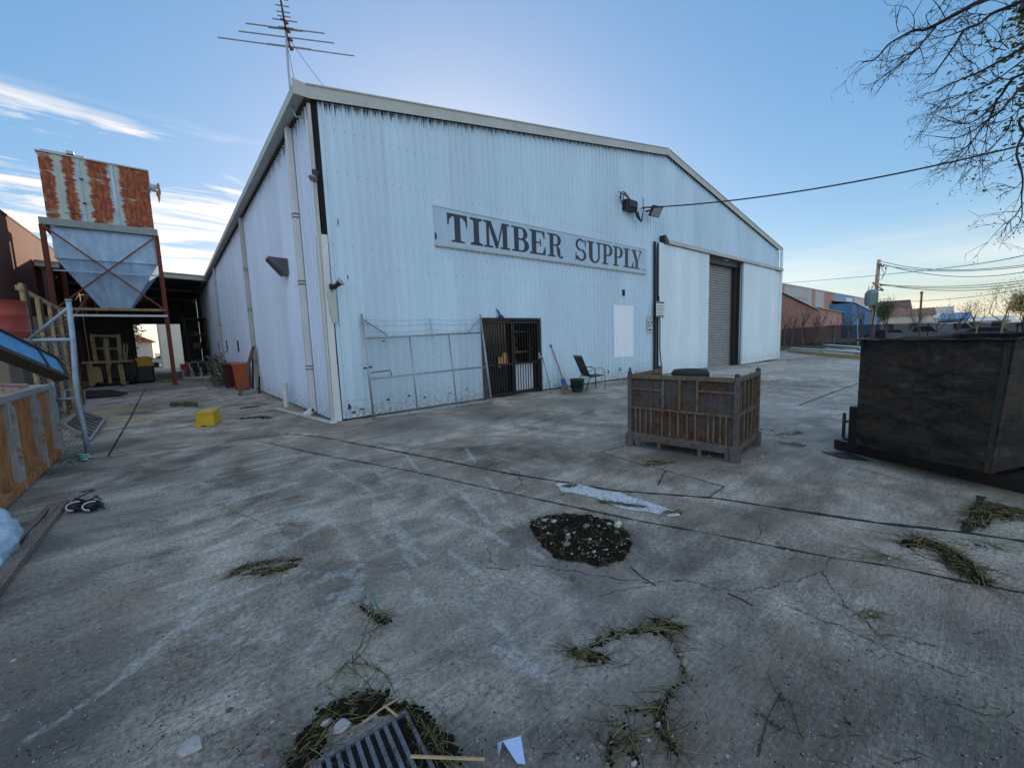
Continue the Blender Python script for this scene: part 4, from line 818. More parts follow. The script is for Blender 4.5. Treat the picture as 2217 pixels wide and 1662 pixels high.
# ================================================================== plants and swept-up weeds
def leafcloud(b, c, r, n, ls, seed, flat=1.0):
    q = random.Random(seed)
    for i in range(n):
        while True:
            p = Vector((q.uniform(-1, 1), q.uniform(-1, 1), q.uniform(-1, 1)))
            if .15 < p.length < 1: break
        k = .65 + .5 * noise.noise(p * 1.8 + Vector((seed, 0, 0)))
        p = Vector(c) + Vector((p.x * r[0], p.y * r[1], p.z * r[2])) * (k + .35)
        a = Vector((q.gauss(0, 1), q.gauss(0, 1), q.gauss(0, 1))).normalized(); s_, t_ = perp(a); l = ls * q.uniform(.6, 1.3)
        b.mi = q.choice((0, 0, 1)); b.face([p, p + s_ * l * .5 + t_ * l * .25, p + s_ * l, p + s_ * l * .5 - t_ * l * .25])
m_leaf1 = mk('leaf_green', (.045, .085, .025), .4, 2, .7, bump=0); m_leaf2 = mk('leaf_olive', (.09, .12, .035), .4, 2, .7, bump=0); m_leafy = mk('leaf_yellow', (.24, .20, .035), .4, 2, .7, bump=0); m_leaff = mk('leaf_faded', (.16, .17, .14), .3, 2, .8, bump=0)
m_straw1 = mk('weed_olive', (.085, .085, .035), .4, 30, .85, bump=0, spec=.1); m_straw2 = mk('weed_brown', (.038, .030, .020), .4, 30, .9, bump=0, spec=.1); m_straw3 = mk('weed_pale', (.17, .16, .065), .3, 30, .85, bump=0)
m_soil = mk('black_soil', (.013, .011, .009), .6, 25, .95, bump=.9, spec=.08); m_chip = mk('stone_chip', (.36, .35, .36), .25, 30, .85, bump=.6); m_cob = mk('brown_cobble', (.16, .115, .10), .3, 14, .85, bump=.5)
bs = thing('bush', 'straggly green bush growing at the foot of the side wall by the bins', 'bush', (1.9, 23.2, gz(2, 23)))
b = MB(); leafcloud(b, (1.75, 23.0, gz(2, 23) + .75), (.55, .9, .8), 900, .10, 3); leafcloud(b, (1.6, 22.2, gz(2, 22) + .25), (.6, .9, .28), 500, .09, 5); b.build('foliage', [m_leaf1, m_leaff], bs)
b = MB()
for i in range(14): b.tube([(1.9, 23 + rnd.uniform(-.2, .2), gz(2, 23)), (1.8 + rnd.uniform(-.4, .3), 23 + rnd.uniform(-.5, .5), .7), (1.7 + rnd.uniform(-.5, .4), 23 + rnd.uniform(-.8, .8), 1.3)], .012, 4)
b.build('stems', m_wood, bs)
def strand(b, p, d, L, curl, r, q, lift=.012):
    pts = [p + Vector((0, 0, r))]; a = d; k = max(4, int(L / .03)); ph = q.uniform(0, 6)
    for i in range(k):
        a += curl * q.uniform(-.6, 1) / k * 2; pts.append(pts[-1] + Vector((math.cos(a), math.sin(a), 0)) * L / k)
    for i, s_ in enumerate(pts): s_.z = gz(s_.x, s_.y) + r + lift * abs(math.sin(ph + i * .5)) * q.random() ** .3
    b.tube(pts, [r * (1 - .5 * i / k) for i in range(k + 1)], 3, cap=False)
def weeds(label, paths, n, L=.10, w=.05, seed=1, soil=True, r=.0016, extra=0, lift=.02, cat='weeds'):
    q = random.Random(seed); P = [[G(*p) for p in path] for path in paths]; base = P[0][0]; n = int(n * .8)
    t_ = thing('weed_heap', label, cat, base); bb = [MB(), MB()]; b = MB()
    for k in range(n):
        path = q.choice(P); i = q.randrange(len(path) - 1); a, c = path[i], path[i + 1]; p = a.lerp(c, q.random()); s_ = w * q.gauss(0, .55); d = (c - a); nn = Vector((-d.y, d.x, 0)).normalized()
        p = p + nn * s_; dr_ = math.atan2(d.y, d.x) + q.gauss(0, .6) + (math.pi if q.random() < .5 else 0)
        b.mi = q.choice((0, 1, 1, 1, 2)) if q.random() < .85 else 2; h = lift * max(0, 1 - abs(s_) / (w + 1e-6))
        strand(b, p, dr_, L * q.uniform(.4, 1.6), q.gauss(0, .35), r * (q.uniform(.7, 1.3) if b.mi != 2 else q.uniform(1.2, 1.9)), q, lift=.006 + h)
    for k in range(extra):
        path = q.choice(P); a = q.choice(path); b.mi = 2 if q.random() < .5 else 0; strand(b, a + Vector((q.gauss(0, w), q.gauss(0, w), 0)), q.uniform(0, 6.3), L * q.uniform(1, 2.2), q.uniform(-1.5, 1.5), r * 1.2, q, lift=.008)
    b.build('strands', [m_straw1, m_straw2, m_straw3], t_)
    if soil:
        b = MB()
        for k in range(int(n * soil * 1.5)):
            path = q.choice(P); i = q.randrange(len(path) - 1); p = path[i].lerp(path[i + 1], q.random()) + Vector((q.gauss(0, w * .45), q.gauss(0, w * .45), 0)); s_ = q.uniform(.003, .016) * (w / .05) ** .5
            b.blob((p.x, p.y, gz(p.x, p.y) + s_ * .15), (s_ * q.uniform(.8, 1.6), s_ * q.uniform(.6, 1.3), s_ * .5), k, 1, jit=.5)
        b.build('dirt', m_soil, t_)
    return t_
weeds('curved heap of dead weeds at the bottom right of the yard centre', [[(1285, 1400), (1330, 1375), (1400, 1362), (1450, 1375)], [(1420, 1345), (1470, 1360)], [(1240, 1410), (1270, 1425), (1310, 1425)]], 260, .09, .028, 11, .9, extra=14)
weeds('thin weed trail curling down from the curved heap', [[(1450, 1380), (1465, 1410), (1485, 1460)], [(1490, 1470), (1460, 1495), (1440, 1515), (1415, 1530)], [(1440, 1530), (1420, 1560)]], 90, .07, .016, 12, .8, extra=10)
weeds('loose ring of green stalks low in the yard with a pale stone', [[(1340, 1545), (1380, 1535), (1430, 1540), (1440, 1570), (1410, 1595), (1370, 1590), (1340, 1560)], [(1330, 1600), (1310, 1650)], [(1360, 1600), (1380, 1650)], [(1440, 1590), (1470, 1640)]], 120, .10, .02, 13, .5, extra=20)
weeds('big green weed heap across the right joint', [[(1960, 1180), (2000, 1172), (2050, 1195), (2090, 1225)], [(2060, 1215), (2100, 1240), (2125, 1260)]], 420, .14, .05, 14, .8, extra=20, r=.0022, lift=.05)
weeds('dark weed heap under the right skip', [[(2120, 1115), (2160, 1100), (2217, 1110)], [(2100, 1140), (2140, 1115), (2200, 1120)]], 380, .14, .06, 15, .6, extra=14, r=.0022, lift=.03)
weeds('flat dry grass clump in the middle left of the yard', [[(500, 1245), (540, 1225), (590, 1215), (650, 1212)], [(540, 1240), (600, 1235), (640, 1222)]], 200, .11, .03, 16, .7, extra=10)
weeds('small dry tuft right of the flat clump and green straw', [[(800, 1330), (825, 1345), (850, 1340)], [(780, 1310), (810, 1335)]], 60, .08, .025, 17, .8, extra=16)
weeds('bent olive stalks left of the drain grate', [[(755, 1440), (768, 1415), (775, 1450)], [(755, 1438), (820, 1440)]], 14, .12, .012, 18, 0, extra=6, r=.0022)
weeds('brown grass tuft lying before the rusty cage', [[(1398, 1008), (1420, 1003), (1442, 1003)]], 90, .12, .03, 19, .5, extra=6, r=.003)
weeds('short weeds beside the rusty cage right', [[(1640, 935), (1660, 930), (1690, 940)], [(1690, 960), (1740, 965)], [(1700, 942), (1740, 938)]], 60, .12, .06, 20, .2, extra=6, r=.003)
weeds('small weed wisp with a white chip on the right', [[(1845, 1335), (1880, 1325), (1905, 1328)], [(1860, 1335), (1900, 1335)]], 26, .07, .01, 21, .6, extra=6)
weeds('scattered stalks on the lower right slab', [[(1660, 1560), (1700, 1580), (1740, 1590)], [(1690, 1500), (1700, 1520)]], 14, .08, .02, 22, .3, extra=10)
weeds('dark leaf litter behind the fallen flashing', [[(520, 885), (560, 880)]], 60, .10, .10, 23, 1.2, r=.004)
weeds('dark leaf litter in front of the fallen flashing', [[(520, 907), (560, 903), (585, 905)]], 90, .10, .10, 24, 1.5, r=.004)
weeds('stalk litter on the middle right joint', [[(1895, 1205), (1940, 1210)], [(2090, 1185), (2150, 1180), (2170, 1195)]], 46, .12, .03, 25, .3, extra=8, r=.0018)
weeds('sparse stalks on the slab left of the debris patch', [[(1080, 1125), (1120, 1190)], [(820, 1150), (860, 1165)], [(640, 1120), (680, 1145)]], 12, .09, .04, 26, 0, extra=6)
# tuft of living grass
tf = G(398, 877); b = MB(); q_ = random.Random(4)
for i in range(420):
    p = G(367 + q_.random() * 62, 881 - q_.random() * 7); h = q_.uniform(.04, .15); a = q_.uniform(0, 6.3); w = .008
    b.mi = q_.choice((0, 1)); e = Vector((math.cos(a), math.sin(a), 0)); b.face([p - e * w, p + e * w, p + Vector((e.y * .06, -e.x * .06, h))])
b.build('grass_tuft', [m_leaf1, m_leaf2], base=tf, label='low green grass tuft growing from a joint before the shed', cat='grass')
# debris filled hole in the slab
dp = thing('debris_patch', 'black hollow in the slab full of soil, twigs and stone chips', 'debris', G(1260, 1170))
out_ = [(1152, 1128), (1180, 1118), (1230, 1112), (1280, 1117), (1325, 1130), (1355, 1150), (1367, 1178), (1355, 1205), (1318, 1225), (1290, 1222), (1255, 1218), (1205, 1208), (1175, 1180), (1160, 1160), (1150, 1142)]
b = MB(); PO0 = [G(*p) for p in out_]; cc = sum(PO0, Vector()) / len(PO0); rings = []; PO = []
for i in range(len(PO0)):
    for k in range(7): p = PO0[i].lerp(PO0[(i + 1) % len(PO0)], k / 7); w_ = 1 + .07 * noise.noise(p * 14) + .06 * noise.noise(p * 45); PO.append(cc + (p - cc) * w_)
for k in (1.02, .95, .85, .74, .62, .5, .38, .25, .12): rings.append([cc + (p - cc) * k + Vector((0, 0, .004 + (0 if k > 1 else .028 * min(1, (1.02 - k) * 3) * (1 + 1.1 * noise.noise(p * 16 * k + Vector((k * 5, 0, 0))))))) for i, p in enumerate(PO)])
for r0, r1 in zip(rings, rings[1:]):
    for i in range(len(PO)): j = (i + 1) % len(PO); b.face([r0[i], r0[j], r1[j], r1[i]])
b.face(rings[-1]); b.build('soil', m_soil, dp)
q_ = random.Random(31)
def inpatch():
    i_ = q_.randrange(len(PO)); a = PO[i_].lerp(PO[(i_ + 1) % len(PO)], q_.random()); return cc + (a - cc) * math.sqrt(q_.random()) * .96
b = MB()
for i in range(130): p = inpatch(); s_ = q_.uniform(.002, .009) * (2.6 if q_.random() < .16 else 1); b.blob((p.x, p.y, .034), (s_ * q_.uniform(.8, 1.6), s_, s_ * .5), i, 1)
b.build('stone_chips', m_chip, dp)
b = MB()
for (px, py, s_) in ((1228, 1187, .032), (1230, 1173, .028), (1270, 1147, .034), (1180, 1150, .02), (1335, 1160, .02)): p = G(px, py); b.blob((p.x, p.y, .035), (s_, s_ * .8, s_ * .5), px, 2, jit=.15)
b.build('cobbles', m_cob, dp, smooth=True)
b = MB()
for i in range(620): p = inpatch(); b.mi = q_.choice((0, 1, 1, 1, 3, 2)); strand(b, p, q_.uniform(0, 6.3), q_.uniform(.04, .14), q_.uniform(-.5, .5), q_.uniform(.001, .0024), q_, lift=.045)
for i in range(60): p = q_.choice(PO); b.mi = q_.choice((0, 1, 2)); strand(b, p, q_.uniform(0, 6.3), q_.uniform(.04, .16), q_.uniform(-1, 1), .0015, q_, lift=.01)
b.build('twigs', [m_straw1, m_straw2, m_straw3, m_wood], dp)
b = MB()
for i in range(420): p = cc + (inpatch() - cc) * q_.choice((.9, 1, 1, 1.08, 1.14)); s_ = q_.uniform(.003, .02) if (p - cc).length < .24 else q_.uniform(.002, .008); b.blob((p.x, p.y, .022 if (p - cc).length < .2 else .008), (s_, s_ * q_.uniform(.6, 1.2), s_ * .7), i, 1, jit=.5)
b.build('clods', m_soil, dp)
b = MB(); p = G(1340, 1147)
for i in range(5): b.blob(p + Vector((q_.uniform(-.025, .025), q_.uniform(-.015, .015), .035 + q_.random() * .02)), .02, i, 2)
b.build('crumpled_tissue', mk('tissue', (.42, .52, .36), .15, 30, .9), base=p, label='crumpled pale green tissue on the right edge of the debris patch', cat='tissue')
# white cement spill
sp_ = [(1203, 1050), (1212, 1046), (1250, 1048), (1275, 1054), (1300, 1062), (1340, 1066), (1370, 1078), (1400, 1086), (1430, 1096), (1450, 1103), (1470, 1107), (1472, 1116), (1455, 1120), (1440, 1117), (1400, 1108), (1370, 1106), (1340, 1100), (1310, 1088), (1290, 1078), (1250, 1070), (1215, 1064)]
b = MB(); P = [G(*p) for p in sp_]; n = len(P); q_ = random.Random(3)
fine = []
for i in range(n):
    for k in range(5): p = P[i].lerp(P[(i + 1) % n], k / 5); fine.append(p + Vector((q_.uniform(-.008, .008), q_.uniform(-.008, .008), .006)))
b.face([p for p in fine]); t = NT('cement_spill'); nn_ = t.noise(30, 6, .8)
m_spill = t.fin(t.ramp(nn_, [(.38, (.20, .21, .22)), (.47, (.46, .48, .51)), (.62, (.66, .69, .73))]), .9)
sp_o = b.build('cement_spill', m_spill, base=P[0], label='dried white cement spill between the two slab joints', cat='spill')
weeds('dark leaves gathered on the cement spill', [[(1300, 1086), (1345, 1092)], [(1350, 1094), (1398, 1099)], [(1440, 1111), (1470, 1110)], [(1225, 1054), (1245, 1052)]], 420, .06, .026, 27, 2.2)
# loose stones, chips, leaves
m_chip2 = mk('brown_leaf', (.13, .08, .055), .3, 20, .9)
st_list = [(415, 1620, .045), (740, 1575, .034), (707, 1567, .024), (575, 1630, .014), (570, 1480, .012), (523, 1430, .008), (1640, 1568, .006), (1575, 1636, .008), (1425, 1570, .014), (1373, 1653, .014), (1607, 1360, .006), (1705, 1192, .012), (1885, 1330, .016), (1650, 990, .03), (1535, 988, .025), (2012, 1120, .012), (590, 1562, .010), (638, 1588, .008), (595, 1598, .006), (1195, 1358, .006), (1300, 1365, .005), (640, 1620, .01), (1240, 1253, .022), (1455, 1592, .007), (1404, 1602, .008), (30, 1430, .012), (130, 1215, .006), (165, 1142, .008), (1090, 1430, .006), (640, 1370, .005), (745, 1392, .004), (972, 1432, .007), (2030, 1275, .010), (1925, 1210, .016), (1470, 1002, .012), (1500, 1002, .012), (497, 1537, .014), (1345, 1700, .01), (1250, 1640, .006), (1060, 1560, .006), (930, 1530, .008), (1890, 1258, .006)]
for i, (px, py, s_) in enumerate(st_list):
    p = G(px, py); b = MB(); b.blob((p.x, p.y, p.z + s_ * .25), (s_, s_ * rnd.uniform(.55, .9), s_ * .5), i, 2, jit=.28)
    br = i in (4, 24, 3, 36); near = 'brown leaf-coloured chip' if br else 'pale broken concrete chip'
    names = {0: 'largest white rubble lump at the lower left', 1: 'white rubble lump above the drain grate', 2: 'pointed white chip left of the grate lump', 13: 'flat pale block right of the rusty cage', 14: 'white scrap under the rusty cage', 12: 'white chip inside the small weed wisp', 33: 'tan chip at the foot of the big weed heap', 22: 'brown curled leaf below the debris patch', 8: 'grey round stone inside the stalk ring', 9: 'cream oval pebble at the bottom edge'}
    b.build('stone', m_chip2 if i in (22, 3, 36) else m_chip, base=p, smooth=False, label=names.get(i, 'small pale stone chip lying loose on the concrete'), cat='stone', group='loose stone chips on the slab')
b = MB(); q_ = random.Random(77)
for i in range(2600):
    px = q_.uniform(0, 2217); py = 1000 + 660 * math.sqrt(q_.random()); p = G(px, py); s_ = q_.uniform(.0012, .0035) * (1 + p.length * .12); b.mi = q_.choice((0, 1, 1, 2)); b.blob((p.x, p.y, p.z + s_ * .4), (s_, s_ * q_.uniform(.5, 1.5), s_ * .6), i, 0)
for i in range(260):
    px = q_.uniform(0, 2217); py = 1050 + 600 * math.sqrt(q_.random()); p = G(px, py); b.mi = q_.choice((0, 0, 3)); strand(b, p, q_.uniform(0, 6.3), q_.uniform(.02, .09), q_.uniform(-1.5, 1.5), .0011, q_, lift=.003)
b.build('grit', [m_soil, m_chip, m_cob, m_straw1], label='fine grit, seeds and straw scattered over the slab', cat='grit', kind='stuff')
# drain grate
m_gr = rusty('grate_steel', (.15, .17, .20), (.05, .035, .03), (.10, .07, .05), .35, 9, metal=.3)
gr = thing('drain_grate', 'steel bar drain grate half buried in weeds at the bottom edge', 'grate', G(800, 1620))
u0, u1 = G(690, 1655), G(868, 1553); ud = (u1 - u0).normalized(); vd = Vector((ud.y, -ud.x, 0)); Lg = (u1 - u0).length + .02
b = MB(); o = u0 + Vector((0, 0, .0))
b.prism([o + vd * -.0 + Vector((0, 0, .003)), o + ud * Lg + Vector((0, 0, .003)), o + ud * Lg + vd * .40 + Vector((0, 0, .003)), o + vd * .40 + Vector((0, 0, .003))], (0, 0, .001)); b.build('pit', m_black, gr)
b = MB()
for (a, c) in (((0, 0), (Lg, 0)), ((0, .40), (Lg, .40)), ((0, 0), (0, .4)), ((Lg, 0), (Lg, .4))): b.bar(o + ud * a[0] + vd * a[1] + Vector((0, 0, .012)), o + ud * c[0] + vd * c[1] + Vector((0, 0, .012)), .014, .018)
b.build('frame', m_gr, gr, bevel=.002)
k = .03
while k < Lg - .02: b = MB(); b.bar(o + ud * k + vd * .01 + Vector((0, 0, .012)), o + ud * k + vd * .395 + Vector((0, 0, .012)), .016, .014, side=ud); b.build('grate_bar', m_gr, gr, bevel=.002); k += .036
weeds('weeds and soil heaped over the drain grate', [[(700, 1545), (760, 1520), (830, 1505)], [(730, 1560), (800, 1540), (870, 1530), (920, 1560)], [(900, 1545), (940, 1600), (980, 1640)], [(880, 1560), (910, 1620), (950, 1655)], [(660, 1600), (690, 1580)], [(640, 1655), (690, 1610)]], 430, .10, .036, 41, 4.5, extra=40, r=.0011, lift=.022)
for pts, lab in (([(787, 1580), (830, 1548), (862, 1528)], 'split pale stick lying over the drain grate weeds, upper'), ([(832, 1542), (862, 1566)], 'short pale stick crossing the upper stick'), ([(890, 1655), (1050, 1661)], 'long split timber stick along the bottom edge')):
    P = [G(*p) + Vector((0, 0, .035)) for p in pts]; b = MB(); b.tube(P, .0045 if 'long' not in lab else .006, 5); b.build('stick', m_pine, base=P[0], label=lab, cat='stick')
b = MB(); P = [G(805, 1285), G(818, 1318)]; b.tube([P[0] + Vector((0, 0, .005)), P[1] + Vector((0, 0, .005))], .004, 6); b.build('green_straw', mk('teal_straw', (.02, .25, .2), .1, 9, .4), base=P[0], label='short teal drinking straw on the slab', cat='straw')
for pts in ([(1575, 1285), (1600, 1295), (1630, 1312)], [(1365, 1228), (1390, 1250), (1420, 1268)], [(1210, 1072), (1222, 1070)]): 
    P = [G(*p) + Vector((0, 0, .004)) for p in pts]; b = MB(); b.tube(P, .0035, 5); b.build('twig', m_straw2, base=P[0], label={1575: 'thin dark twig lying on the right slab', 1365: 'olive twig just below the debris patch', 1210: 'short thick dark twig beside the cement spill'}[pts[0][0]], cat='twig')
P = [G(1077, 1612), G(1128, 1607), G(1138, 1660), G(1120, 1662), G(1089, 1628), G(1080, 1640)]
pp = thing('paper', 'crumpled blue-white printed paper at the bottom of the yard', 'paper', P[0]); b = MB()
zc_ = [.01, .03, .012, .03, .045, .008]
b.face([P[0] + Vector((0, 0, .01)), P[1] + Vector((0, 0, .03)), P[4] + Vector((0, 0, .05))]); b.face([P[1] + Vector((0, 0, .03)), P[2] + Vector((0, 0, .012)), P[3] + Vector((0, 0, .02)), P[4] + Vector((0, 0, .05))]); b.face([P[0] + Vector((0, 0, .01)), P[4] + Vector((0, 0, .05)), P[5] + Vector((0, 0, .006))])
b.build('sheet', mk('paper', (.42, .52, .80), .06, 20, .8), pp)
b = MB(); q = P[1]
for i in range(5): a = P[0].lerp(P[1], .25 + .0 * i) + (P[4] - P[1]) * (.12 + .1 * i); c = a + (P[1] - P[0]) * (.55 - .06 * i); b.bar(a + Vector((0, 0, .046)), c + Vector((0, 0, .046)), .0016, .0008)
b.build('print', m_purlin, pp)
# ================================================================== rusty cage (stillage) and tyres
A_ = Vector((4.87, 3.24, 0)); B_ = Vector((5.02, 1.90, 0)); uc = (B_ - A_).normalized(); WC = (B_ - A_).length; vc = Vector((-uc.y, uc.x, 0)); DC = .98
m_cage = rusty('cage_panel', (.085, .08, .082), (.032, .019, .013), (.11, .048, .025), .44, 3.2, edge=.08); m_bar = rusty('cage_bar', (.17, .145, .105), (.06, .03, .018), (.14, .075, .04), .42, 6, edge=.1); m_cfoot = rusty('cage_foot', (.115, .115, .12), (.07, .04, .028), (.12, .07, .045), .38, 7)
cg = thing('steel_stillage', 'rusty steel stillage cage standing in the middle of the yard', 'stillage', A_)
def cpnt(s_, d_, z): return A_ + uc * s_ + vc * d_ + Vector((0, 0, z))
def cbar(b, p, q, w, h): b.bar(cpnt(*p), cpnt(*q), w, h, side=vc if abs(p[1] - q[1]) < 1e-6 else uc)
for s_, d_ in ((0, 0), (WC, 0), (0, DC), (WC, DC)):
    b = MB(); b.bar(cpnt(s_, d_, .12), cpnt(s_, d_, 1.02), .055, .055, side=uc); po = b.build('post', m_cfoot if d_ == 0 else m_bar, cg, bevel=.006)
    c = MB(); c.blob(cpnt(s_, d_, 1.035), (.03, .03, .028), 1, 2, jit=.05); c.build('stacking_lug', m_cage, po, smooth=True)
    c = MB(); c.bar(cpnt(s_, d_, .0), cpnt(s_, d_, .19), .10, .10, side=uc); c.build('foot', m_cfoot, po, bevel=.006)
b = MB(); b.prism([cpnt(.03, .012, .17), cpnt(WC - .03, .012, .17), cpnt(WC - .03, .012, .98), cpnt(.03, .012, .98)], tuple(vc * .004)); b.build('front_panel', m_cage, cg)
b = MB(); b.prism([cpnt(WC - .012, .03, .17), cpnt(WC - .012, DC - .03, .17), cpnt(WC - .012, DC - .03, .98), cpnt(WC - .012, .03, .98)], tuple(-uc * .004)); b.prism([cpnt(.012, .03, .17), cpnt(.012, DC - .03, .17), cpnt(.012, DC - .03, .98), cpnt(.012, .03, .98)], tuple(uc * .004)); b.build('side_panel', m_cage, cg)
b = MB(); b.prism([cpnt(.03, DC - .012, .17), cpnt(WC - .03, DC - .012, .17), cpnt(WC - .03, DC - .012, .55), cpnt(.03, DC - .012, .55)], tuple(-vc * .004)); b.prism([cpnt(.03, .03, .17), cpnt(WC - .03, .03, .17), cpnt(WC - .03, DC - .03, .17), cpnt(.03, DC - .03, .17)], (0, 0, -.004)); b.build('back_panel', m_cage, cg)
b = MB(); cbar(b, (.03, 0, .985), (WC - .03, 0, .985), .05, .05); cbar(b, (.03, -.004, .555), (WC - .03, -.004, .55), .03, .028); cbar(b, (.03, 0, .185), (WC - .03, 0, .175), .03, .03)
cbar(b, (.03, -.006, .82), (.46, -.006, .81), .016, .02); cbar(b, (.90, -.006, .835), (WC - .03, -.006, .83), .018, .022)
for d0 in (0, ): 
    cbar(b, (WC, .03, .985), (WC, DC - .03, .985), .05, .05); cbar(b, (WC + .004, .03, .56), (WC + .004, DC - .03, .56), .04, .03); cbar(b, (WC, .03, .16), (WC, DC - .03, .16), .05, .05); cbar(b, (0, .03, .985), (0, DC - .03, .985), .05, .05); cbar(b, (0, .03, .16), (0, DC - .03, .16), .05, .05)
b.build('rail', m_bar, cg)
zA, zB = 5.58, 4.65
def inv(x): t_ = (x - 393) / 1212; return WC * t_ * zA / (zB + t_ * (zA - zB))
for x in (765, 955, 1155): b = MB(); s_ = inv(x); cbar(b, (s_, -.006, .57), (s_ + .004, -.006, .96), .022, .03); b.build('upright', m_bar, cg)
for x in (460, 512, 573, 635, 760, 850, 945, 1045, 1140, 1285, 1350, 1425, 1495): b = MB(); s_ = inv(x); cbar(b, (s_, -.006, .20), (s_ + rnd.uniform(-.004, .004), -.006, .54), .016 if x != 945 else .026, .022); b.build('slat', m_bar, cg)
for d_ in (.14, .30, .48, .66, .82): b = MB(); cbar(b, (WC + .008, d_, .19), (WC + .008, d_, .95), .035 if d_ in (.30, .48, .66) else .02, .02); b.build('slat', m_bar, cg)
b = MB()
cbar(b, (.04, 0, .135), (WC - .04, 0, .13), .035, .075)
for s0_, s1_ in ((.10, .44), (.92, 1.28)): cbar(b, (s0_, 0, .012), (s1_, 0, .012), .035, .018); cbar(b, (s0_ + .02, 0, .02), (s0_ + .02, 0, .10), .03, .05); cbar(b, (s1_ - .02, 0, .02), (s1_ - .02, 0, .10), .03, .05)
cbar(b, (WC, .10, .125), (WC, DC - .1, .12), .03, .05); cbar(b, (.05, DC, .13), (WC - .05, DC, .13), .03, .07)
b.build('fork_base', m_cfoot, cg, bevel=.004)
m_tyre = mk('tyre_rubber', (.020, .020, .021), .3, 12, .75)
def tyre(p, r, h, label, tilt=0.0):
    o = thing('tyre', label, 'tyre', p, 'old tyres stacked behind the stillage'); p = Vector(p); ax = Vector((math.sin(tilt), 0, math.cos(tilt)))
    b = MB(); b.lathe(p, [(r * .58, h * .05), (r * .62, 0), (r * .9, 0), (r * .985, h * .12), (r, h * .3), (r, h * .7), (r * .985, h * .88), (r * .9, h), (r * .62, h), (r * .58, h * .95), (r * .56, h * .8), (r * .80, h * .6), (r * .8, h * .4), (r * .56, h * .2), (r * .58, h * .05)], 36, ax); b.build('casing', m_tyre, o, smooth=True)
    b = MB()
    for i in range(40): a = i * math.pi / 20; c = p + Vector((math.cos(a) * r, math.sin(a) * r, h / 2)); b.box(c, (.012, .035, h * .6), rz=a + (.25 if i % 2 else -.25))
    b.build('tread', m_tyre, o)
tq = DD(1492, 806, 1); tdir = ray(1492, 806); tb = Vector((tdir.x, tdir.y, 0)).normalized() * 8.55
ztp = 1.55 + ray(1492, 799).z / Vector((ray(1492, 799).x, ray(1492, 799).y)).length * 8.55; hy = (ztp - gz(tb.x, tb.y)) / 3.0
for k in range(3): tyre((tb.x + .02 * k, tb.y, gz(tb.x, tb.y) + k * hy), .33, hy - .01, ('bottom tyre of the stack behind the stillage', 'middle tyre of the stack behind the stillage', 'top black tyre showing above the stillage rim')[k])
tdir = ray(1452, 812); tb = Vector((tdir.x, tdir.y, 0)).normalized() * 8.8
for k in range(2): tyre((tb.x, tb.y, gz(tb.x, tb.y) + k * hy * 1.35), .30, .24, ('lower tyre left of the main tyre stack', 'upper tyre left of the main tyre stack, mostly hidden')[k], .1 * k)
# ================================================================== dark tipping skip on the right
t = NT('black_skip'); k1 = t.noise(2.2, 9, .72, .5, t.map((1, 1, 2.2))); k2 = t.noise(22, 6, .75); k3 = t.noise(1.1, 8, .7, 1.0, t.map((1, 1, 5))); sc_ = t.ramp(k1, [(.38, (.006, .009, .009)), (.48, (.024, .022, .020)), (.56, (.046, .031, .022)), (.66, (.020, .030, .030))]); sc_ = t.mix(t.ramp(k3, [(.56, 0.0), (.66, .6)]), sc_, (.075, .078, .078)); sc_ = t.mix(.7, sc_, t.ramp(k2, [(.36, .5), (.64, 1.5)]), 'MULTIPLY'); t.bump(t.math('ADD', k1, t.math('MULTIPLY', k2, .3)), .5, .03); m_skip = t.fin(sc_, .62, 0, .25)
S0 = Vector((6.0, .97, 0)); sd = Vector((-.390, -.921, 0)).normalized(); se = Vector((-sd.y, sd.x, 0)); WS = 1.78
def hit(px, py): d = ray(px, py); t_ = (S0 - CAM).dot(se) / d.dot(se); return CAM + d * t_
sT = (hit(2200, 739) - S0).dot(sd); sB = (hit(2145, 1022) - S0).dot(sd); HT = 1.40; HB = .19
def spt(s_, v_, z): return S0 + sd * s_ + se * v_ + Vector((0, 0, z))
sk = thing('tipping_skip', 'black steel tipping skip with sloped end at the right side of the yard', 'skip', S0)
b = MB()
def pane(b, P, off): b.prism(P, off)
pr_ = [(0, HB), (0, HT), (sT, HT), (sB, HB)]
for v_, o_ in ((0, .006), (WS, -.006)): b.prism([spt(s_, v_, z) for s_, z in pr_], tuple(se * o_))
b.prism([spt(0, .007, HB), spt(0, WS - .007, HB), spt(0, WS - .007, HT), spt(0, .007, HT)], tuple(sd * .006))
b.prism([spt(sB, .007, HB), spt(sB, WS - .007, HB), spt(sT, WS - .007, HT), spt(sT, .007, HT)], tuple(-sd * .006)); b.prism([spt(0.01, .007, HB), spt(0.01, WS - .007, HB), spt(sB - .01, WS - .007, HB), spt(sB - .01, .007, HB)], (0, 0, .006))
b.build('bin_body', m_skip, sk)
b = MB(); [b.bar(spt(-.03 + (sT + .06) * i / 12, -.02, HT + .004 * math.sin(i * 2.1)), spt(-.03 + (sT + .06) * (i + 1) / 12, -.02, HT + .004 * math.sin((i + 1) * 2.1)), .05, .012, side=se) for i in range(12)]; b.bar(spt(-.03, WS + .01, HT + .01), spt(sT, WS + .01, HT + .01), .05, .02, side=se); [b.bar(spt(-.02, WS * i / 10, HT + .006 + .012 * math.sin(i * 1.7)), spt(-.02, WS * (i + 1) / 10, HT + .006 + .012 * math.sin((i + 1) * 1.7)), .05, .014, side=sd) for i in range(10)]; b.bar(spt(sT + .02, 0.01, HT + .002), spt(sT + .02, WS, HT + .01), .05, .014, side=sd); b.build('rim', m_steel, sk)
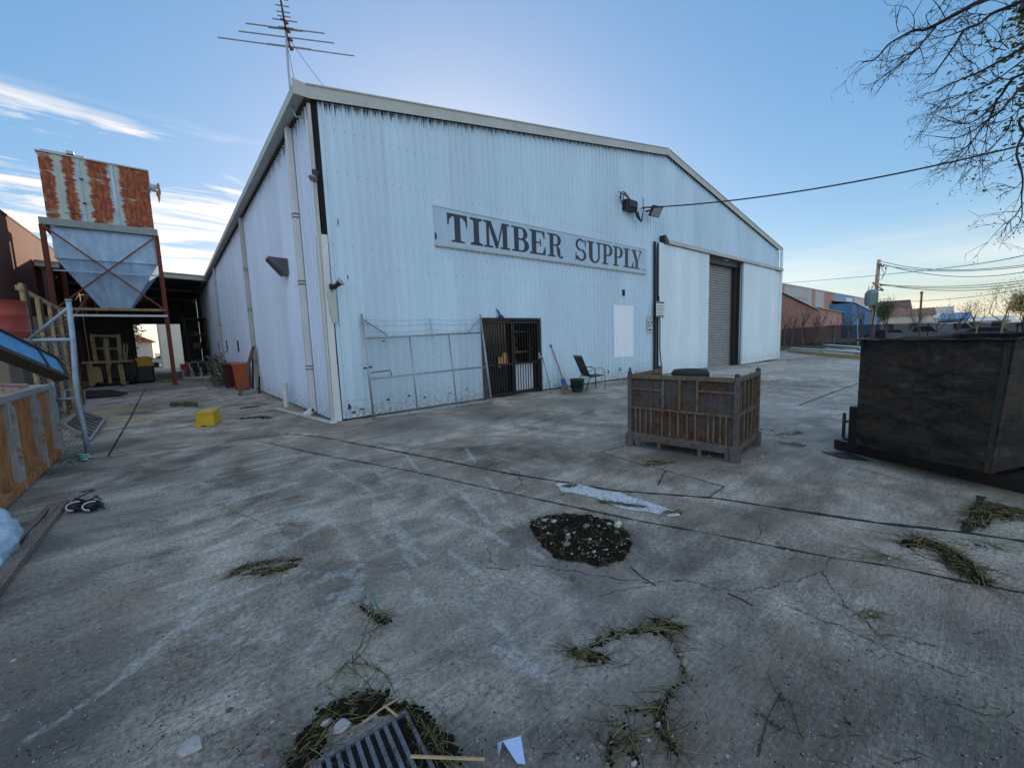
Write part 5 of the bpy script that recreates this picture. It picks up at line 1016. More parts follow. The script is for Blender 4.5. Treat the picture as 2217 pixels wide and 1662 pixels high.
b = MB(); b.prism([spt(sB - .012, -.004, HB), spt(sB - .045, -.004, HB), spt(sT - .06, -.004, HT - .03), spt(sT - .02, -.004, HT - .03)], tuple(se * -.008)); b.build('stiffener', rusty('skip_weld', (.035, .038, .036), (.05, .03, .02), (.07, .045, .03), .4, 5), sk)
b = MB()
for v_ in (.35, WS - .55): b.bar(spt(-.40, v_, .075), spt(sB + .35, v_, .075), .2, .12, side=se)
for s_ in (-.3, .5, 1.1): b.bar(spt(s_, .30, .10), spt(s_, WS - .4, .10), .09, .06, side=sd)
b.build('fork_base', m_steel, sk)
b = MB(); b.bar(spt(-.07, .12, .13), spt(-.07, .12, .62), .12, .10, side=se); b.build('latch_post', m_steel, sk)
b = MB(); b.tube([spt(-.10, .12, .20), spt(-.20, .12, .20), spt(-.21, .12, .24), spt(-.21, .12, .52)], .018, 8); b.tube([spt(-.21, .12, .42), spt(-.12, .12, .42)], .012, 6); b.build('latch_handle', m_steel, sk, smooth=True)
b = MB(); b.tube([spt(sB + .15, .3, .1), spt(sB + .28, .28, .5), spt(sT + .1, .2, .9)], .03, 8); b.build('strut', m_steel, sk)
b = MB(); b.prism([spt(-.38, .0, .012), spt(-.1, -.06, .012), spt(.1, .1, .012), spt(-.2, .2, .012)], (0, 0, .006)); b.build('scrap_sheet', m_steel, base=spt(-.2, .05, 0), label='flat dark metal scrap under the left end of the black skip', cat='scrap')
wd = MB()
q0 = spt(sB + .55, .1, 0)
wd.prism([q0 + Vector((0, 0, .30)), q0 + sd * .5 + Vector((0, 0, .25)), q0 + sd * .9 + Vector((0, 0, 1.15)), q0 + sd * .42 + Vector((0, 0, 1.05))], tuple(se * .04)); wd.prism([q0 + Vector((0, 0, 0)), q0 + sd * .5, q0 + sd * .5 + Vector((0, 0, .24)), q0 + Vector((0, 0, .29))], tuple(se * .05))
wd.build('rusty_plate', rusty('gold_rust', (.30, .22, .10), (.12, .07, .03), (.26, .17, .07), .4, 4), base=q0, label='weathered golden brown plate propped behind the sloped end of the skip', cat='plate')
# ================================================================== left side: rusty skip with frame posts
m_rs = rusty('orange_rust_sheet', (.42, .38, .30), (.27, .09, .03), (.52, .22, .075), .72, 1.2, (1, 2.2, .5)); m_rf = rusty('pale_post_rust', (.38, .37, .36), (.16, .07, .04), (.26, .13, .07), .30, 2.2, (1, 1, .6))
ls = thing('rusty_skip', 'orange rusted steel skip with pale frame posts on the left', 'skip', (-1.43, 9.34, 0)); X0 = -1.44
b = MB(); b.b2((X0 - .05, 4.6, .10), (X0 - .04, 9.26, 1.06)); b.b2((X0 - 1.9, 9.24, .10), (X0 - .05, 9.25, 1.06)); b.b2((X0 - 1.9, 4.6, .10), (X0 - 1.89, 9.24, 1.06)); b.b2((X0 - 1.89, 4.6, .10), (X0 - .06, 9.23, .12)); b.build('side_panel', m_rs, ls)
for y in (9.28, 8.30, 7.16, 6.05, 5.0):
    b = MB(); b.b2((X0 - .08, y - .07, .12), (X0 + .01, y + .07, 1.05)); p_ = b.build('post', m_rf, ls, bevel=.008)
    c = MB(); c.b2((X0 + .011, y - .015, .03), (X0 + .04, y + .005, 1.0)); c.build('angle_edge', m_rf, p_)
    c = MB()
    for z in (.42, .50): c.tube([(X0 + .03, y - .05, z), (X0 + .055, y - .02, z), (X0 + .03, y + .02, z)], .01, 6)
    c.build('hinge', m_rs, p_)
for z, w in ((1.09, .08), (.075, .11)):
    b = MB(); b.bar((X0 - .03, 4.6, z), (X0 - .03, 9.35, z), w, w, side=(1, 0, 0)); b.bar((X0 - .08, 9.30, z), (X0 - 1.9, 9.30, z), w, w, side=(0, 1, 0)); b.build('frame_rail', m_rf if z > 1 else m_rs, ls, bevel=.01)
# blue webbed steel channel lying across it
m_blue = rusty('blue_paint', (.12, .38, .68), (.08, .05, .04), (.16, .10, .07), .28, 3); m_brs = rusty('brown_flange', (.075, .06, .05), (.06, .04, .03), (.10, .07, .05), .5, 5)
c1 = FY(123, 797, 8.35); c0 = FY(-60, 716, 6.3); cd = (c1 - c0).normalized(); cs_ = cd.cross(Vector((0, 0, 1))).normalized(); cu_ = cs_.cross(cd).normalized(); cs = cs_ * .94 + cu_ * .34; cu = cu_ * .94 - cs_ * .34; hh = .125
ct = thing('steel_channel', 'long steel channel with blue painted inside lying over the rusty skip', 'steel channel', c0)
b = MB(); b.prism([c0 - cu * hh + cs * .045, c1 - cu * hh + cs * .045, c1 + cu * hh + cs * .045, c0 + cu * hh + cs * .045], tuple(-cs * .012)); b.build('web', m_blue, ct)
b = MB(); b.bar(c0 + cu * (hh + .012), c1 + cu * (hh + .012), .02, .14, side=cu); b.bar(c0 - cu * (hh + .03), c1 - cu * (hh + .03), .06, .13, side=cu); b.build('flange', m_brs, ct)
b = MB(); b.bar(c1 - cu * (hh + .02), c1 + cu * (hh + .02), .03, .15, side=cd); b.build('end_plate', m_brs, ct); b = MB(); k_ = c1 - cd * .62; b.bar(k_ - cu * hh, k_ + cu * hh, .03, .13, side=cd); b.build('web_stiffener', m_brs, ct)
q = FY(58, 834, 7.15); q2 = FY(-80, 833, 6.2); b = MB(); b.tube([q2, q], .022, 10); b.build('pink_pipe', mk('pink_pipe', (.62, .26, .25), .1, 8, .4), base=q2, label='smooth pink plastic pipe end lying on the rusty skip rim', cat='pipe')
b = MB(); q = FY(4, 698, 9.8); b.lathe(q - Vector((0, 0, .42)), [(0, .02), (.27, .02), (.28, .04), (.27, .25), (.285, .27), (.27, .29), (.27, .50), (.285, .52), (.27, .54), (.27, .72), (.29, .74), (.27, .73), (0, .72)], 28); b.build('red_drum', m_red, base=q, smooth=True, label='dented red steel drum standing in the rusty skip behind the channel', cat='drum')
b = MB(); b.b2((X0 - 1.7, 8.9, .13), (X0 - .3, 9.2, 1.0)); b.b2((X0 - 1.5, 9.45, .0), (X0 - .4, 10.2, float(q.z - .44))); b.build('timber_stack', m_wood, base=(X0 - 1, 9.5, 0), label='grey timber packing under the red drum', cat='timber')
# tall tan rack behind the blue gate
tr = thing('slatted_rack', 'tall cream slatted steel rack with rusty rails behind the blue gate', 'rack', (-2.2, 15, 0)); XR_ = -2.15
ys_ = []
for px, py in ((46, 614), (79.6, 643), (106, 658), (128, 670), (147, 681)): ys_.append(FX(px, py, XR_))
for i, p in enumerate(ys_):
    w = .20 if i == 0 else .16; b = MB(); b.b2((XR_ - .03, p.y - w / 2, .05), (XR_ + .03, p.y + w / 2, p.z)); b.build('post', m_tan, tr, bevel=.006)
    b = MB(); b.b2((XR_ + .031, p.y + w / 2 - .03, .05), (XR_ + .06, p.y + w / 2 + .01, p.z - .03)); b.build('post_edge', m_brs, tr)
ya_, yb_2 = ys_[0].y, ys_[-1].y
for z in (2.95, 2.02, 1.42, .95, .15):
    b = MB(); b.bar((XR_ - .05, ya_ - .1, z), (XR_ - .05, yb_2 + .2, z - (.14 if z > 2.5 else .05)), .05, .10 if z > 2.5 else .06, side=(1, 0, 0)); b.build('rail', m_tan if z > 1.2 else m_brs, tr)
for y in (yb_2 + .25,): 
    b = MB(); b.b2((XR_ - 1.1, y, .05), (XR_ + .03, y + .05, 2.7)); b.build('end_panel', m_purlin, tr)
b = MB(); b.b2((XR_ - 1.2, ya_ - .2, .1), (XR_ - 1.15, yb_2 + .2, 2.6)); b.build('back_panel', m_brs, tr)
# blue gate leaf
gpb = G(187, 987) ; gpb.y = 9.42; gpb = Vector((-1.12, 9.10, 0)); gpt = FY(148, 651, 9.20)
bg_ = thing('blue_gate', 'pale blue pipe gate leaf with chain-link mesh and bent post on the left', 'gate', gpb)
b = MB(); p_ = FY(158, 735, 9.16); k1 = FY(166, 860, 9.13); b.tube([gpb, FY(181, 925, 9.11), k1, p_, gpt], .033, 10); b.tube([gpt, gpt + Vector((0, 0, .02))], .043, 10); b.build('post', m_bluegalv, bg_, smooth=True)
gl = Vector((-2.25, 9.75, 0)); ztg = p_.z - .0
e1 = FY(20, 737, 9.8)
b = MB(); b.tube([p_, e1], .028, 8); b.build('top_rail', m_bluegalv, bg_, smooth=True)
b = MB(); b.tube([FY(166, 862, 9.12), FY(100, 866, 9.5)], .02, 8); b.build('mid_rail', m_bluegalv, bg_, smooth=True)
b = MB(); b.tube([FY(147, 667, 9.18), FY(65, 733, 9.55)], .022, 8); b.build('brace', m_bluegalv, bg_, smooth=True)
b = MB(); pe = FY(116, 840, 9.42); b.tube([Vector((pe.x, pe.y, .05)), pe + Vector((0, 0, .1))], .018, 8); b.tube([FY(141, 870, 9.3), FY(141, 845, 9.3), FY(163, 843, 9.2)], .010, 6); b.build('drop_bolt', m_bluegalv, bg_)
uG = (e1 - p_); uG.z = 0; LG_ = uG.length; bl_ = Vector((p_.x, p_.y, .04)); 
b = MB(); chain(b, bl_, uG, Vector((0, 0, 1)), LG_, p_.z - .05, .075, .0026, sag=lambda s_, z_: Vector((0, .02 * math.sin(s_ * 9 + z_ * 3), 0))); b.build('wire_mesh', m_wire, bg_)
for a_, c_ in (((147, 700), (0, 717)), ((147, 690), (20, 722)), ((150, 722), (0, 730))): b = MB(); p1, p2 = FY(*a_, 9.17), FY(*c_, 9.85); b.tube([p1.lerp(p2, i / 8) + Vector((0, 0, -.05 * math.sin(math.pi * i / 8) + rnd.uniform(-.01, .01))) for i in range(9)], .004, 4); b.build('barbed_wire', m_wire, bg_)
# things on the ground at left
pl = thing('timber_plank', 'long split grey timber plank on the ground at the left edge', 'plank', G(145, 1088)); a, c = G(152, 1090), HZ(-60, 1370); d = (c - a).normalized(); s_ = Vector((-d.y, d.x, 0)); n = 24
b = MB()
for sg_, o0, w in ((1, .0, .10), (-1, .112, .05)):
    prev = None
    for i in range(n + 1):
        p = a.lerp(c, i / n) - s_ * (o0 + .010 * noise.noise(Vector((i * .4, sg_, 0)))); ww = w * (.92 + .16 * noise.noise(Vector((i * .3, sg_ * 3, 5)))); z = .05 + .012 * noise.noise(Vector((i * .25, 7, sg_))) - (.01 if sg_ < 0 else 0)
        r_ = [p + Vector((0, 0, .004)), p + Vector((0, 0, z)), p - s_ * ww + Vector((0, 0, z)), p - s_ * ww + Vector((0, 0, .004))]
        if prev: 
            for k in range(4): b.face([prev[k], prev[(k + 1) % 4], r_[(k + 1) % 4], r_[k]])
        else: b.face(r_)
        prev = r_
    b.face(prev)
t = NT('split_timber'); tw = t.noise(16, 6, .7, .3, t.map((9, 1, 9), (0, 0, math.atan2(d.y, d.x) - R_(90)))); t.bump(tw, .6, .01); m_plank = t.fin(t.ramp(tw, [(.34, (.07, .055, .04)), (.5, (.21, .165, .125)), (.68, (.33, .28, .23))]), .85)
b.build('plank', m_plank, pl)
b = MB(); b.tube([a + s_ * -.03 + Vector((0, 0, .055)), a.lerp(c, .3) - s_ * .06 + Vector((0, 0, .06))], .002, 3); b.build('split_edge', m_steel, pl)
bgp = HZ(18, 1190, .2); t = NT('blue_film'); fn = t.noise(6, 9, .78, 2.6); fr = t.math('ABSOLUTE', t.math('SUBTRACT', fn, .5)); t.bump(fr, -1.0, .25); t.b.inputs['Coat Weight'].default_value = .4
m_film = t.fin(t.ramp(fn, [(.3, (.30, .46, .66)), (.5, (.46, .62, .78)), (.7, (.78, .86, .92))]), .3)
bgt = thing('plastic_bundle', 'crumpled pale blue plastic wrapped bundle at the left edge', 'plastic bundle', HZ(20, 1240))
b = MB(); bm = bmesh.new(); bmesh.ops.create_icosphere(bm, subdivisions=5, radius=1); cen = Vector((-1.47, 4.80, .08)); i0 = len(b.v)
for q in bm.verts:
    k = 1 + .16 * noise.noise(q.co * 2.2) + .10 * abs(noise.noise(q.co * 5 + Vector((3, 0, 0)))) - .08 * abs(noise.noise(q.co * 9)); p = cen + Vector((q.co.x * .40 * k, q.co.y * .72 * k, q.co.z * .38 * k)); p.z = max(p.z, .006); b.v.append(p)
for f_ in bm.faces: b.f.append(tuple(i0 + q.index for q in f_.verts)); b.m.append(0)
bm.free(); b.build('film', m_film, bgt, smooth=True)
b = MB(); cen = Vector((-1.36, 4.12, .02)); 
for i in range(5): b.box(cen + Vector((-.1, .05 * i - .1, .03 + .035 * i)), (.62, .75, .03), rz=.1 * i)
b.build('folded_sheet', mk('white_film', (.55, .66, .80), .06, 6, .3), bgt, bevel=.01)
# black lamp fittings with a tangled lead
lf_ = thing('lamp_fittings', 'pair of black oval fittings with white rims and a tangled lead on the ground', 'lamp fittings', G(180, 1110))
for (px, py) in ((165, 1107), (200, 1106)):
    p = G(px, py); b = MB(); b.lathe(p + Vector((0, 0, .03)), [(0, 0), (.045, .004), (.062, .02), (.065, .032)], 20, (.1, -.35, .8)); o = b.build('bowl', m_blk, lf_, smooth=True)
    b = MB(); ax = Vector((.1, -.35, .8)).normalized(); pa, pb_ = perp(ax); b.tube([p + Vector((0, 0, .03)) + ax * .032 + (pa * math.cos(x) + pb_ * math.sin(x)) * .066 for x in [R_(i * 12 + 190) for i in range(17)]], .006, 5); b.build('white_rim', m_white, o)
for sd_ in range(5):
    q_ = random.Random(sd_); b = MB(); P = [G(150 + q_.random() * 80, 1083 + q_.random() * 28) + Vector((0, 0, .01 + q_.random() * .07)) for i in range(7)]
    pts = []
    for i in range(1, 6):
        for k in range(6): x = k / 6; p0_, p1_, p2_, p3_ = P[i - 1], P[i], P[min(i + 1, 6)], P[min(i + 2, 6)]; pts.append(.5 * ((2 * p1_) + (p2_ - p0_) * x + (2 * p0_ - 5 * p1_ + 4 * p2_ - p3_) * x * x + (3 * p1_ - p0_ - 3 * p2_ + p3_) * x ** 3))
    b.tube([p if p.z > .006 else Vector((p.x, p.y, .006)) for p in pts], .007, 5); b.build('lead', m_blk, lf_)
b = MB(); b.tube([G(176, 1066) + Vector((0, 0, .008)), G(197, 1063) + Vector((0, 0, .02)), G(200, 1060) + Vector((0, 0, .008))], .006, 5); b.tube([G(165, 1080) + Vector((0, 0, .008)), G(188, 1070) + Vector((0, 0, .015)), G(205, 1062) + Vector((0, 0, .008))], .006, 5); b.build('lead_end', m_blk, lf_)
b = MB()
for i in range(5): p = G(163 + i * 4, 990 + (i % 3) * 5); b.prism([p + Vector((0, 0, .01)), p + Vector((.09, .02, .04)), p + Vector((.11, -.07, .02)), p + Vector((.03, -.08, .05))], (0, 0, .004))
b.tube([G(135, 1004), G(150, 999) + Vector((0, 0, .03)), G(165, 1003)], .008, 5); b.build('green_strap', mk('mint_strap', (.22, .42, .34), .2, 9, .6), base=G(170, 1000), label='crumpled mint green strap at the corner of the rusty skip', cat='strap')
# metal grille frame lying by the gate
gf = thing('metal_grille', 'dark barred metal frame lying tilted on the ground behind the blue gate', 'grille', G(195, 945))
c4 = [G(142, 930), G(196, 956), G(228, 911), G(178, 903)]; c4 = [p + Vector((0, 0, h)) for p, h in zip(c4, (.10, .04, .06, .16))]
b = MB()
for i in range(4): b.bar(c4[i], c4[(i + 1) % 4], .045, .04)
b.build('frame', m_galv, gf, bevel=.006)
for i in range(1, 8): b = MB(); k = i / 8; b.bar(c4[0].lerp(c4[3], k), c4[1].lerp(c4[2], k), .022, .02); b.build('bar', m_steel, gf)
b = MB(); P = [G(186, 863), G(215, 862), G(262, 858), G(277, 853), G(240, 846), G(186, 848)]; b.prism([p + Vector((0, 0, .02)) for p in P], (0, 0, .05)); b.build('rubber_mat', m_blk, base=P[0], bevel=.02, label='black rubber mat lying on the concrete before the forklift', cat='mat')
# ================================================================== brick building at left
bb_ = thing('brick_building', 'plain red-brown brick building along the left side of the yard', 'building', (-5.1, 30, -.2)); XB = -5.05
b = MB(); b.prism([(XB, 14, -.3), (XB, 60, -.3), (XB, 60, 9.25), (XB, 14, 7.35)], (-.25, 0, 0)); b.b2((XB - 12, 14, -.3), (XB - .26, 14.25, 7.35)); b.b2((XB - 12, 59.8, -.3), (XB - .26, 60, 9.2)); b.build('wall', m_brickL, bb_)
b = MB(); b.prism([(XB + .04, 14, 7.352), (XB + .04, 60, 9.252), (XB + .04, 60, 9.33), (XB + .04, 14, 7.43)], (-.33, 0, 0)); b.prism([(XB - .3, 14.3, 7.2), (XB - .3, 59.7, 9.1), (XB - 12, 59.7, 9.1), (XB - 12, 14.3, 7.2)], (0, 0, .05)); b.build('coping', m_brown, bb_)
# ================================================================== dust hopper
YH, YH2 = 28.0, 31.6
def H_(px, py, y=YH): return FY(px, py, y)
m_hop = rusty('blue_grey_hopper', (.42, .58, .76), (.20, .10, .07), (.26, .18, .13), .17, .5, (1, 1, .35), .5, .05); m_hopr = rusty('rust_streaked_box', (.33, .40, .40), (.13, .028, .012), (.30, .075, .022), .60, .42, (1.0, 1, 3.2), .75, .05)
t = NT('rust_panelled_box'); sx_ = t.z()[0]; n_h = t.noise(1.1, 9, .7, .4, t.map((.8, 1, 4.5))); n_r = t.noise(9, 6, .7, 0, t.map((1, 1, .35))); n_e = t.noise(3, 6, .6)
win = None
for pa_, pb2 in ((84, 124), (137, 168), (190, 241), (256, 332)):
    xa3, xb3 = FY(pa_, 400, YH).x + 1.8, FY(pb2, 400, YH).x + 1.8; dd_ = t.math('ABSOLUTE', t.math('SUBTRACT', sx_, (xa3 + xb3) / 2)); w_ = t.math('MULTIPLY', t.math('SUBTRACT', (xb3 - xa3) / 2 + .10, dd_), 4.0, clamp=True); win = w_ if win is None else t.math('MAXIMUM', win, w_)
mk_ = t.math('MULTIPLY', t.math('SUBTRACT', t.math('ADD', t.math('MULTIPLY', win, .34), n_h), .66), 9.0, clamp=True)
pc_ = t.ramp(n_e, [(.35, (.34, .44, .48)), (.55, (.45, .50, .44)), (.7, (.52, .47, .32))]); rc_ = t.ramp(n_r, [(.34, (.11, .022, .010)), (.5, (.25, .055, .018)), (.64, (.40, .13, .04))])
t.bump(mk_, .3, .01); m_hopr = t.fin(t.mix(mk_, pc_, rc_), .75)
hp = thing('dust_hopper', 'tall rust streaked dust collector hopper on four red steel legs', 'hopper', (-1.8, 29.8, gz(-1.8, 29.8)))
xl, xr = H_(101, 470).x, H_(334, 496).x; z0_, z1_ = H_(334, 497).z, H_(318, 371).z; zl1 = H_(82, 327).z
b = MB(); b.prism([(xl, YH, z0_), (xr, YH, z0_), (xr, YH, z1_), (xl, YH, zl1)], (0, YH2 - YH, 0)); b.build('filter_box', m_hopr, hp)
b = MB(); b.prism([(xl - .06, YH - .06, zl1), (xr + .06, YH - .06, z1_), (xr + .06, YH - .06, z1_ + .06), (xl - .06, YH - .06, zl1 + .06)], (0, YH2 - YH + .1, 0))
b.build('box_roof', m_galv, hp); b = MB()
for px in (180, 251): x = H_(px, 440).x; b.b2((x - .05, YH - .04, z0_ + .02), (x + .05, YH - .002, z1_ - .02))
x = H_(89, 400).x
b.build('seam', m_hop, hp)
xa_, xb_ = H_(131, 400).x, H_(176, 400).x; za_, zb_ = H_(150, 462).z, H_(150, 362).z
b = MB(); b.b2((xa_, YH - .05, za_), (xb_, YH - .003, zb_)); ac = b.build('access_door', m_hopr, hp, bevel=.02)
b = MB(); 
for z in (za_ + .5, zb_ - .5): b.b2((xb_ - .03, YH - .09, z), (xb_ + .10, YH - .052, z + .06))
b.build('hinge', m_steel, ac)
b = MB(); b.b2((xl + .1, YH + .1, zl1 - .06), (xl + 1.5, YH + .16, zl1 + .16)); b.b2((xl + .9, YH + .1, zl1 + .05), (xl + 1.15, YH + .3, zl1 + .30)); b.build('roof_rail', m_galv, hp)
zb0, zb1 = H_(230, 499).z - .05, H_(230, 486).z + .08
zbm = H_(334, 511).z
b = MB(); b.b2((xl - .25, YH - .15, zbm), (xr + .12, YH + .05, z0_ - .01)); b.b2((xl - .25, YH2 - .05, zbm), (xr + .12, YH2 + .15, z0_ - .01)); b.b2((xr - .02, YH + .06, zbm), (xr + .12, YH2 - .06, z0_ - .01)); b.b2((xl - .25, YH + .06, zbm), (xl - .11, YH2 - .06, z0_ - .01)); b.build('ring_beam', mk('grey_green_beam', (.24, .28, .26), .2, 3, .6), hp)
zt_ = H_(340, 572).z; xl2, xr2 = xl + .05, xr - .03
b = MB(); b.prism([(xl2, YH + .06, zt_), (xr2, YH + .06, zt_), (xr2, YH + .06, zbm - .002), (xl2, YH + .06, zbm - .002)], (0, YH2 - YH - .12, 0)); b.build('hopper_band', m_hop, hp)
xb0, xb1, zbo = H_(216, 665).x, H_(282, 666).x, H_(250, 665.5).z
T4 = [(xl2, YH + .06, zt_ - .002), (xr2, YH + .06, zt_ - .002), (xr2, YH2 - .06, zt_ - .002), (xl2, YH2 - .06, zt_ - .002)]; B4 = [(xb0, YH + .5, zbo), (xb1, YH + .5, zbo), (xb1, YH + 1.6, zbo), (xb0, YH + 1.6, zbo)]
b = MB()
for i in range(4): j = (i + 1) % 4; b.face([T4[i], T4[j], B4[j], B4[i]])
b.face(B4); b.build('cone', m_hop, hp)
b = MB()
for fx_ in (.36, .72):
    xt = xl2 + (xr2 - xl2) * fx_; b.b2((xt - .03, YH + .03, zt_), (xt + .03, YH + .058, zbm)); xb_3 = xb0 + (xb1 - xb0) * fx_; b.bar((xt, YH + .04, zt_), (xb_3, YH + .47, zbo + .02), .06, .04, side=(1, 0, 0))
b.bar((xl2 - .02, YH + .03, zt_), (xr2 + .02, YH + .03, zt_), .05, .05); z = H_(230, 591).z; b.bar((xl - .05, YH - .02, z), (xr + .05, YH - .02, z - .0), .07, .06)
b.build('rib', m_hop, hp)
xpR = H_(373, 829).x; g_ = gz(0, 28)
for (x, y) in ((xr + .05, YH - .05), (xl - .18, YH - .05), (xr + .05, YH2), (xl - .18, YH2)):
    b = MB(); b.b2((x - .09, y - .09, g_), (x - .075, y + .09, zbm - .002)); b.b2((x + .075, y - .09, g_), (x + .09, y + .09, zbm - .002)); b.b2((x - .075, y - .012, g_), (x + .075, y + .012, zbm - .002)); b.box((x, y, g_ + .02), (.34, .34, .03)); b.build('leg', m_redpost, hp)
zlo = H_(352, 672).z
for (xa2, xb2) in ((xl - .15, xr + .03), (xr + .03, xl - .15)): b = MB(); b.bar((xa2, YH - .16 - (.03 if xa2 < xb2 else 0), zbm - .05), (xb2, YH - .16 - (.03 if xa2 < xb2 else 0), zlo), .07, .02, side=(0, 0, 1)); b.build('brace', m_redpost, hp)
b = MB(); b.b2((xl - .25, YH - .12, zlo - .05), (xr + .1, YH + .0, zlo + .07)); b.build('cross_beam', m_tan, hp)
b = MB(); z = H_(260, 684).z; b.b2((xl - .1, YH - .16, z - .04), (xr + .1, YH - .10, z + .06)); b.build('conduit', m_white, hp)
for (x, z) in ((xl - .05, 4.4),): b = MB(); b.bar((x, YH + .5, g_ + 3.0), (x + 1.4, YH + 2.6, zt_ - .4), .06, .06); b.bar((x + .5, YH2 - .1, 3.6), (x + .6, YH2 - .2, zt_), .08, .05); b.bar((x + .9, YH2 - .1, 3.6), (x + .9, YH2 - .2, zt_ + .2), .05, .05); b.build('ladder_rail', m_tan, hp)
dp_ = MB(); p = Vector((xr, YH + .6, H_(335, 399).z)); dp_.lathe(p, [(.19, 0), (.19, .30), (.17, .30), (.17, 0)], 18, (1, 0, -.12)); dct = dp_.build('duct', m_hop, hp, smooth=True)
b = MB(); q = p + Vector((.31, 0, -.02))
for i in range(26): a_ = rnd.uniform(0, 6.3); r_ = .2 + rnd.uniform(-.02, .08); c_ = q + Vector((rnd.uniform(-.03, .1), r_ * math.cos(a_), r_ * math.sin(a_))); L_ = rnd.uniform(.08, .22); b.face([c_, c_ + Vector((.06, .02, .03)), c_ + Vector((.05, 0, -L_)), c_ + Vector((-.01, .01, -L_ * .8))])
b.tube([q + Vector((0, .1, -.2)), q + Vector((.05, .1, -.45)), q + Vector((.02, .1, -.7))], [.08, .06, .01], 6); b.build('torn_sock', mk('tan_cloth', (.36, .24, .10), .35, 12, .9), dct)
# ================================================================== shed at the end of the yard
YS, YS2 = 33.2, 48.0
sh_ = thing('open_shed', 'open fronted dark metal shed joining the warehouse at the end of the yard', 'shed', (-1.3, YS, -.25))
def zf(x): return 6.30 - .045 * (x - 2.4)
b = MB(); b.prism([(-5.0, YS, zf(-5)), (2.40, YS, zf(2.4)), (2.40, YS, zf(2.4) - .26), (-5.0, YS, zf(-5) - .26)], (0, .06, 0)); b.prism([(-5.0, YS - .1, zf(-5) + .005), (2.40, YS - .1, zf(2.4) + .005), (2.4, YS - .1, zf(2.4) + .06), (-5, YS - .1, zf(-5) + .06)], (0, .2, 0)); b.build('fascia', m_trim, sh_)
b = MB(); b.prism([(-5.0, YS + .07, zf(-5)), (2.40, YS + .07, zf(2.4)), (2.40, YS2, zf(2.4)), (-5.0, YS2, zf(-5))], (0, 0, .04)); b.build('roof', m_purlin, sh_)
for i in range(9):
    y = YS + .9 + i * 1.7; b = MB(); b.prism([(-5.0, y, zf(-5) - .01), (2.4, y, zf(2.4) - .01), (2.4, y, zf(2.4) - .2), (-5, y, zf(-5) - .2)], (0, .07, 0)); b.build('purlin', m_purlin if i % 4 else m_trim, sh_)
oa, ob = FY(288, 702, YS2), FY(389, 702, YS2)
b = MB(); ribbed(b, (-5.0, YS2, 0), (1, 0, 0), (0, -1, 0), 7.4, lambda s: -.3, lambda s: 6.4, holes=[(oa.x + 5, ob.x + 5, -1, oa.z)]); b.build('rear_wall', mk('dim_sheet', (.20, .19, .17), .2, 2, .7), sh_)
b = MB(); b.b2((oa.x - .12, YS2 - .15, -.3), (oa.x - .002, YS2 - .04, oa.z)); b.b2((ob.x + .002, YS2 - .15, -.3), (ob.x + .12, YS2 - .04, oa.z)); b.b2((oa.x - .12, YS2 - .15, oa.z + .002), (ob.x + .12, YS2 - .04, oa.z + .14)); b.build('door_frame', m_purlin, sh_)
for (x, y) in ((-4.7, YS + .3), (2.2, YS + 8), (-4.7, YS + 8)): b = MB(); b.b2((x - .1, y - .1, -.25), (x + .1, y + .1, zf(x) - .26)); b.build('column', m_purlin, sh_)
# forklift
fk = thing('forklift', 'old tan and yellow forklift with raised mast parked under the hopper', 'forklift', (-2.6, 31, -.25)); YK = 32.0
def K(px, py, y=YK): return FY(px, py, y)
b = MB()
for pts, w in (([(198, 723), (208, 782)], .16), ([(256, 724), (262, 780)], .16)): b.bar(K(*pts[0]), K(*pts[1]), w, .12, side=(1, 0, 0))
b.bar(K(196, 726), K(258, 728), .12, .14, side=(0, 0, 1)); b.bar(K(206, 754), K(256, 755), .10, .1, side=(0, 0, 1)); b.bar(K(193, 788), K(200, 835), .22, .1, side=(1, 0, 0)); b.bar(K(260, 788), K(269, 836), .22, .1, side=(1, 0, 0)); b.build('mast', m_tan, fk)
b = MB(); b.bar(K(177, 785.5), K(288, 781), .13, .22, side=(0, 0, 1)); b.build('carriage', m_tan, fk)
b = MB(); b.bar(K(206, 794), K(214, 828), .40, .05, side=(1, 0, 0)); b.bar(K(232, 790), K(240, 828), .12, .1, side=(1, 0, 0)); b.build('lift_plate', m_tan, fk)
b = MB(); b.tube([K(229, 733), K(230, 760), K(236, 790)], .12, 10); b.tube([K(236, 790), K(238, 830)], .07, 8); b.build('lift_ram', m_tan, fk)
for px in (188, 268): b = MB(); p = K(px, 834); p.z = -.22; b.bar(p, p + Vector((0, -1.2, 0)), .14, .05, side=(1, 0, 0)); b.build('fork', m_steel, fk)
b = MB(); b.b2((-3.6, YK + .4, .1), (-1.5, YK + 2.6, 1.15)); b.b2((-3.4, YK + .5, -.05), (-1.7, YK + 2.4, .1)); b.build('body', m_steel, fk, bevel=.06)
p = K(316, 800, 33.0); b = MB(); b.b2((p.x - .55, 32.8, -.2), (p.x + .35, 34.4, .75)); b.build('counterweight', m_blk, fk, bevel=.08); b = MB(); b.prism([(p.x - .5, 33.0, .76), (p.x + .38, 33.0, .76), (p.x + .25, 33.0, 1.2), (p.x - .05, 33.0, 1.35), (p.x - .4, 33.0, 1.25)], (0, 1.3, 0)); b.build('engine_cover', m_yel, fk, bevel=.05)
for (x, y) in ((-3.3, YK + .6), (-1.8, YK + .6), (-1.2, 33.5)): b = MB(); b.lathe((x, y, .1), [(0, -.12), (.18, -.12), (.34, -.10), (.34, .10), (.18, .12), (0, .12)], 20, (1, 0, 0)); b.build('wheel', m_tyre, fk, smooth=True)
b = MB(); b.tube([K(269, 744), K(268, 760), K(272, 780)], .05, 8); b.tube([K(276, 745), K(274, 775)], .03, 6); b.build('lever', m_pine, fk)
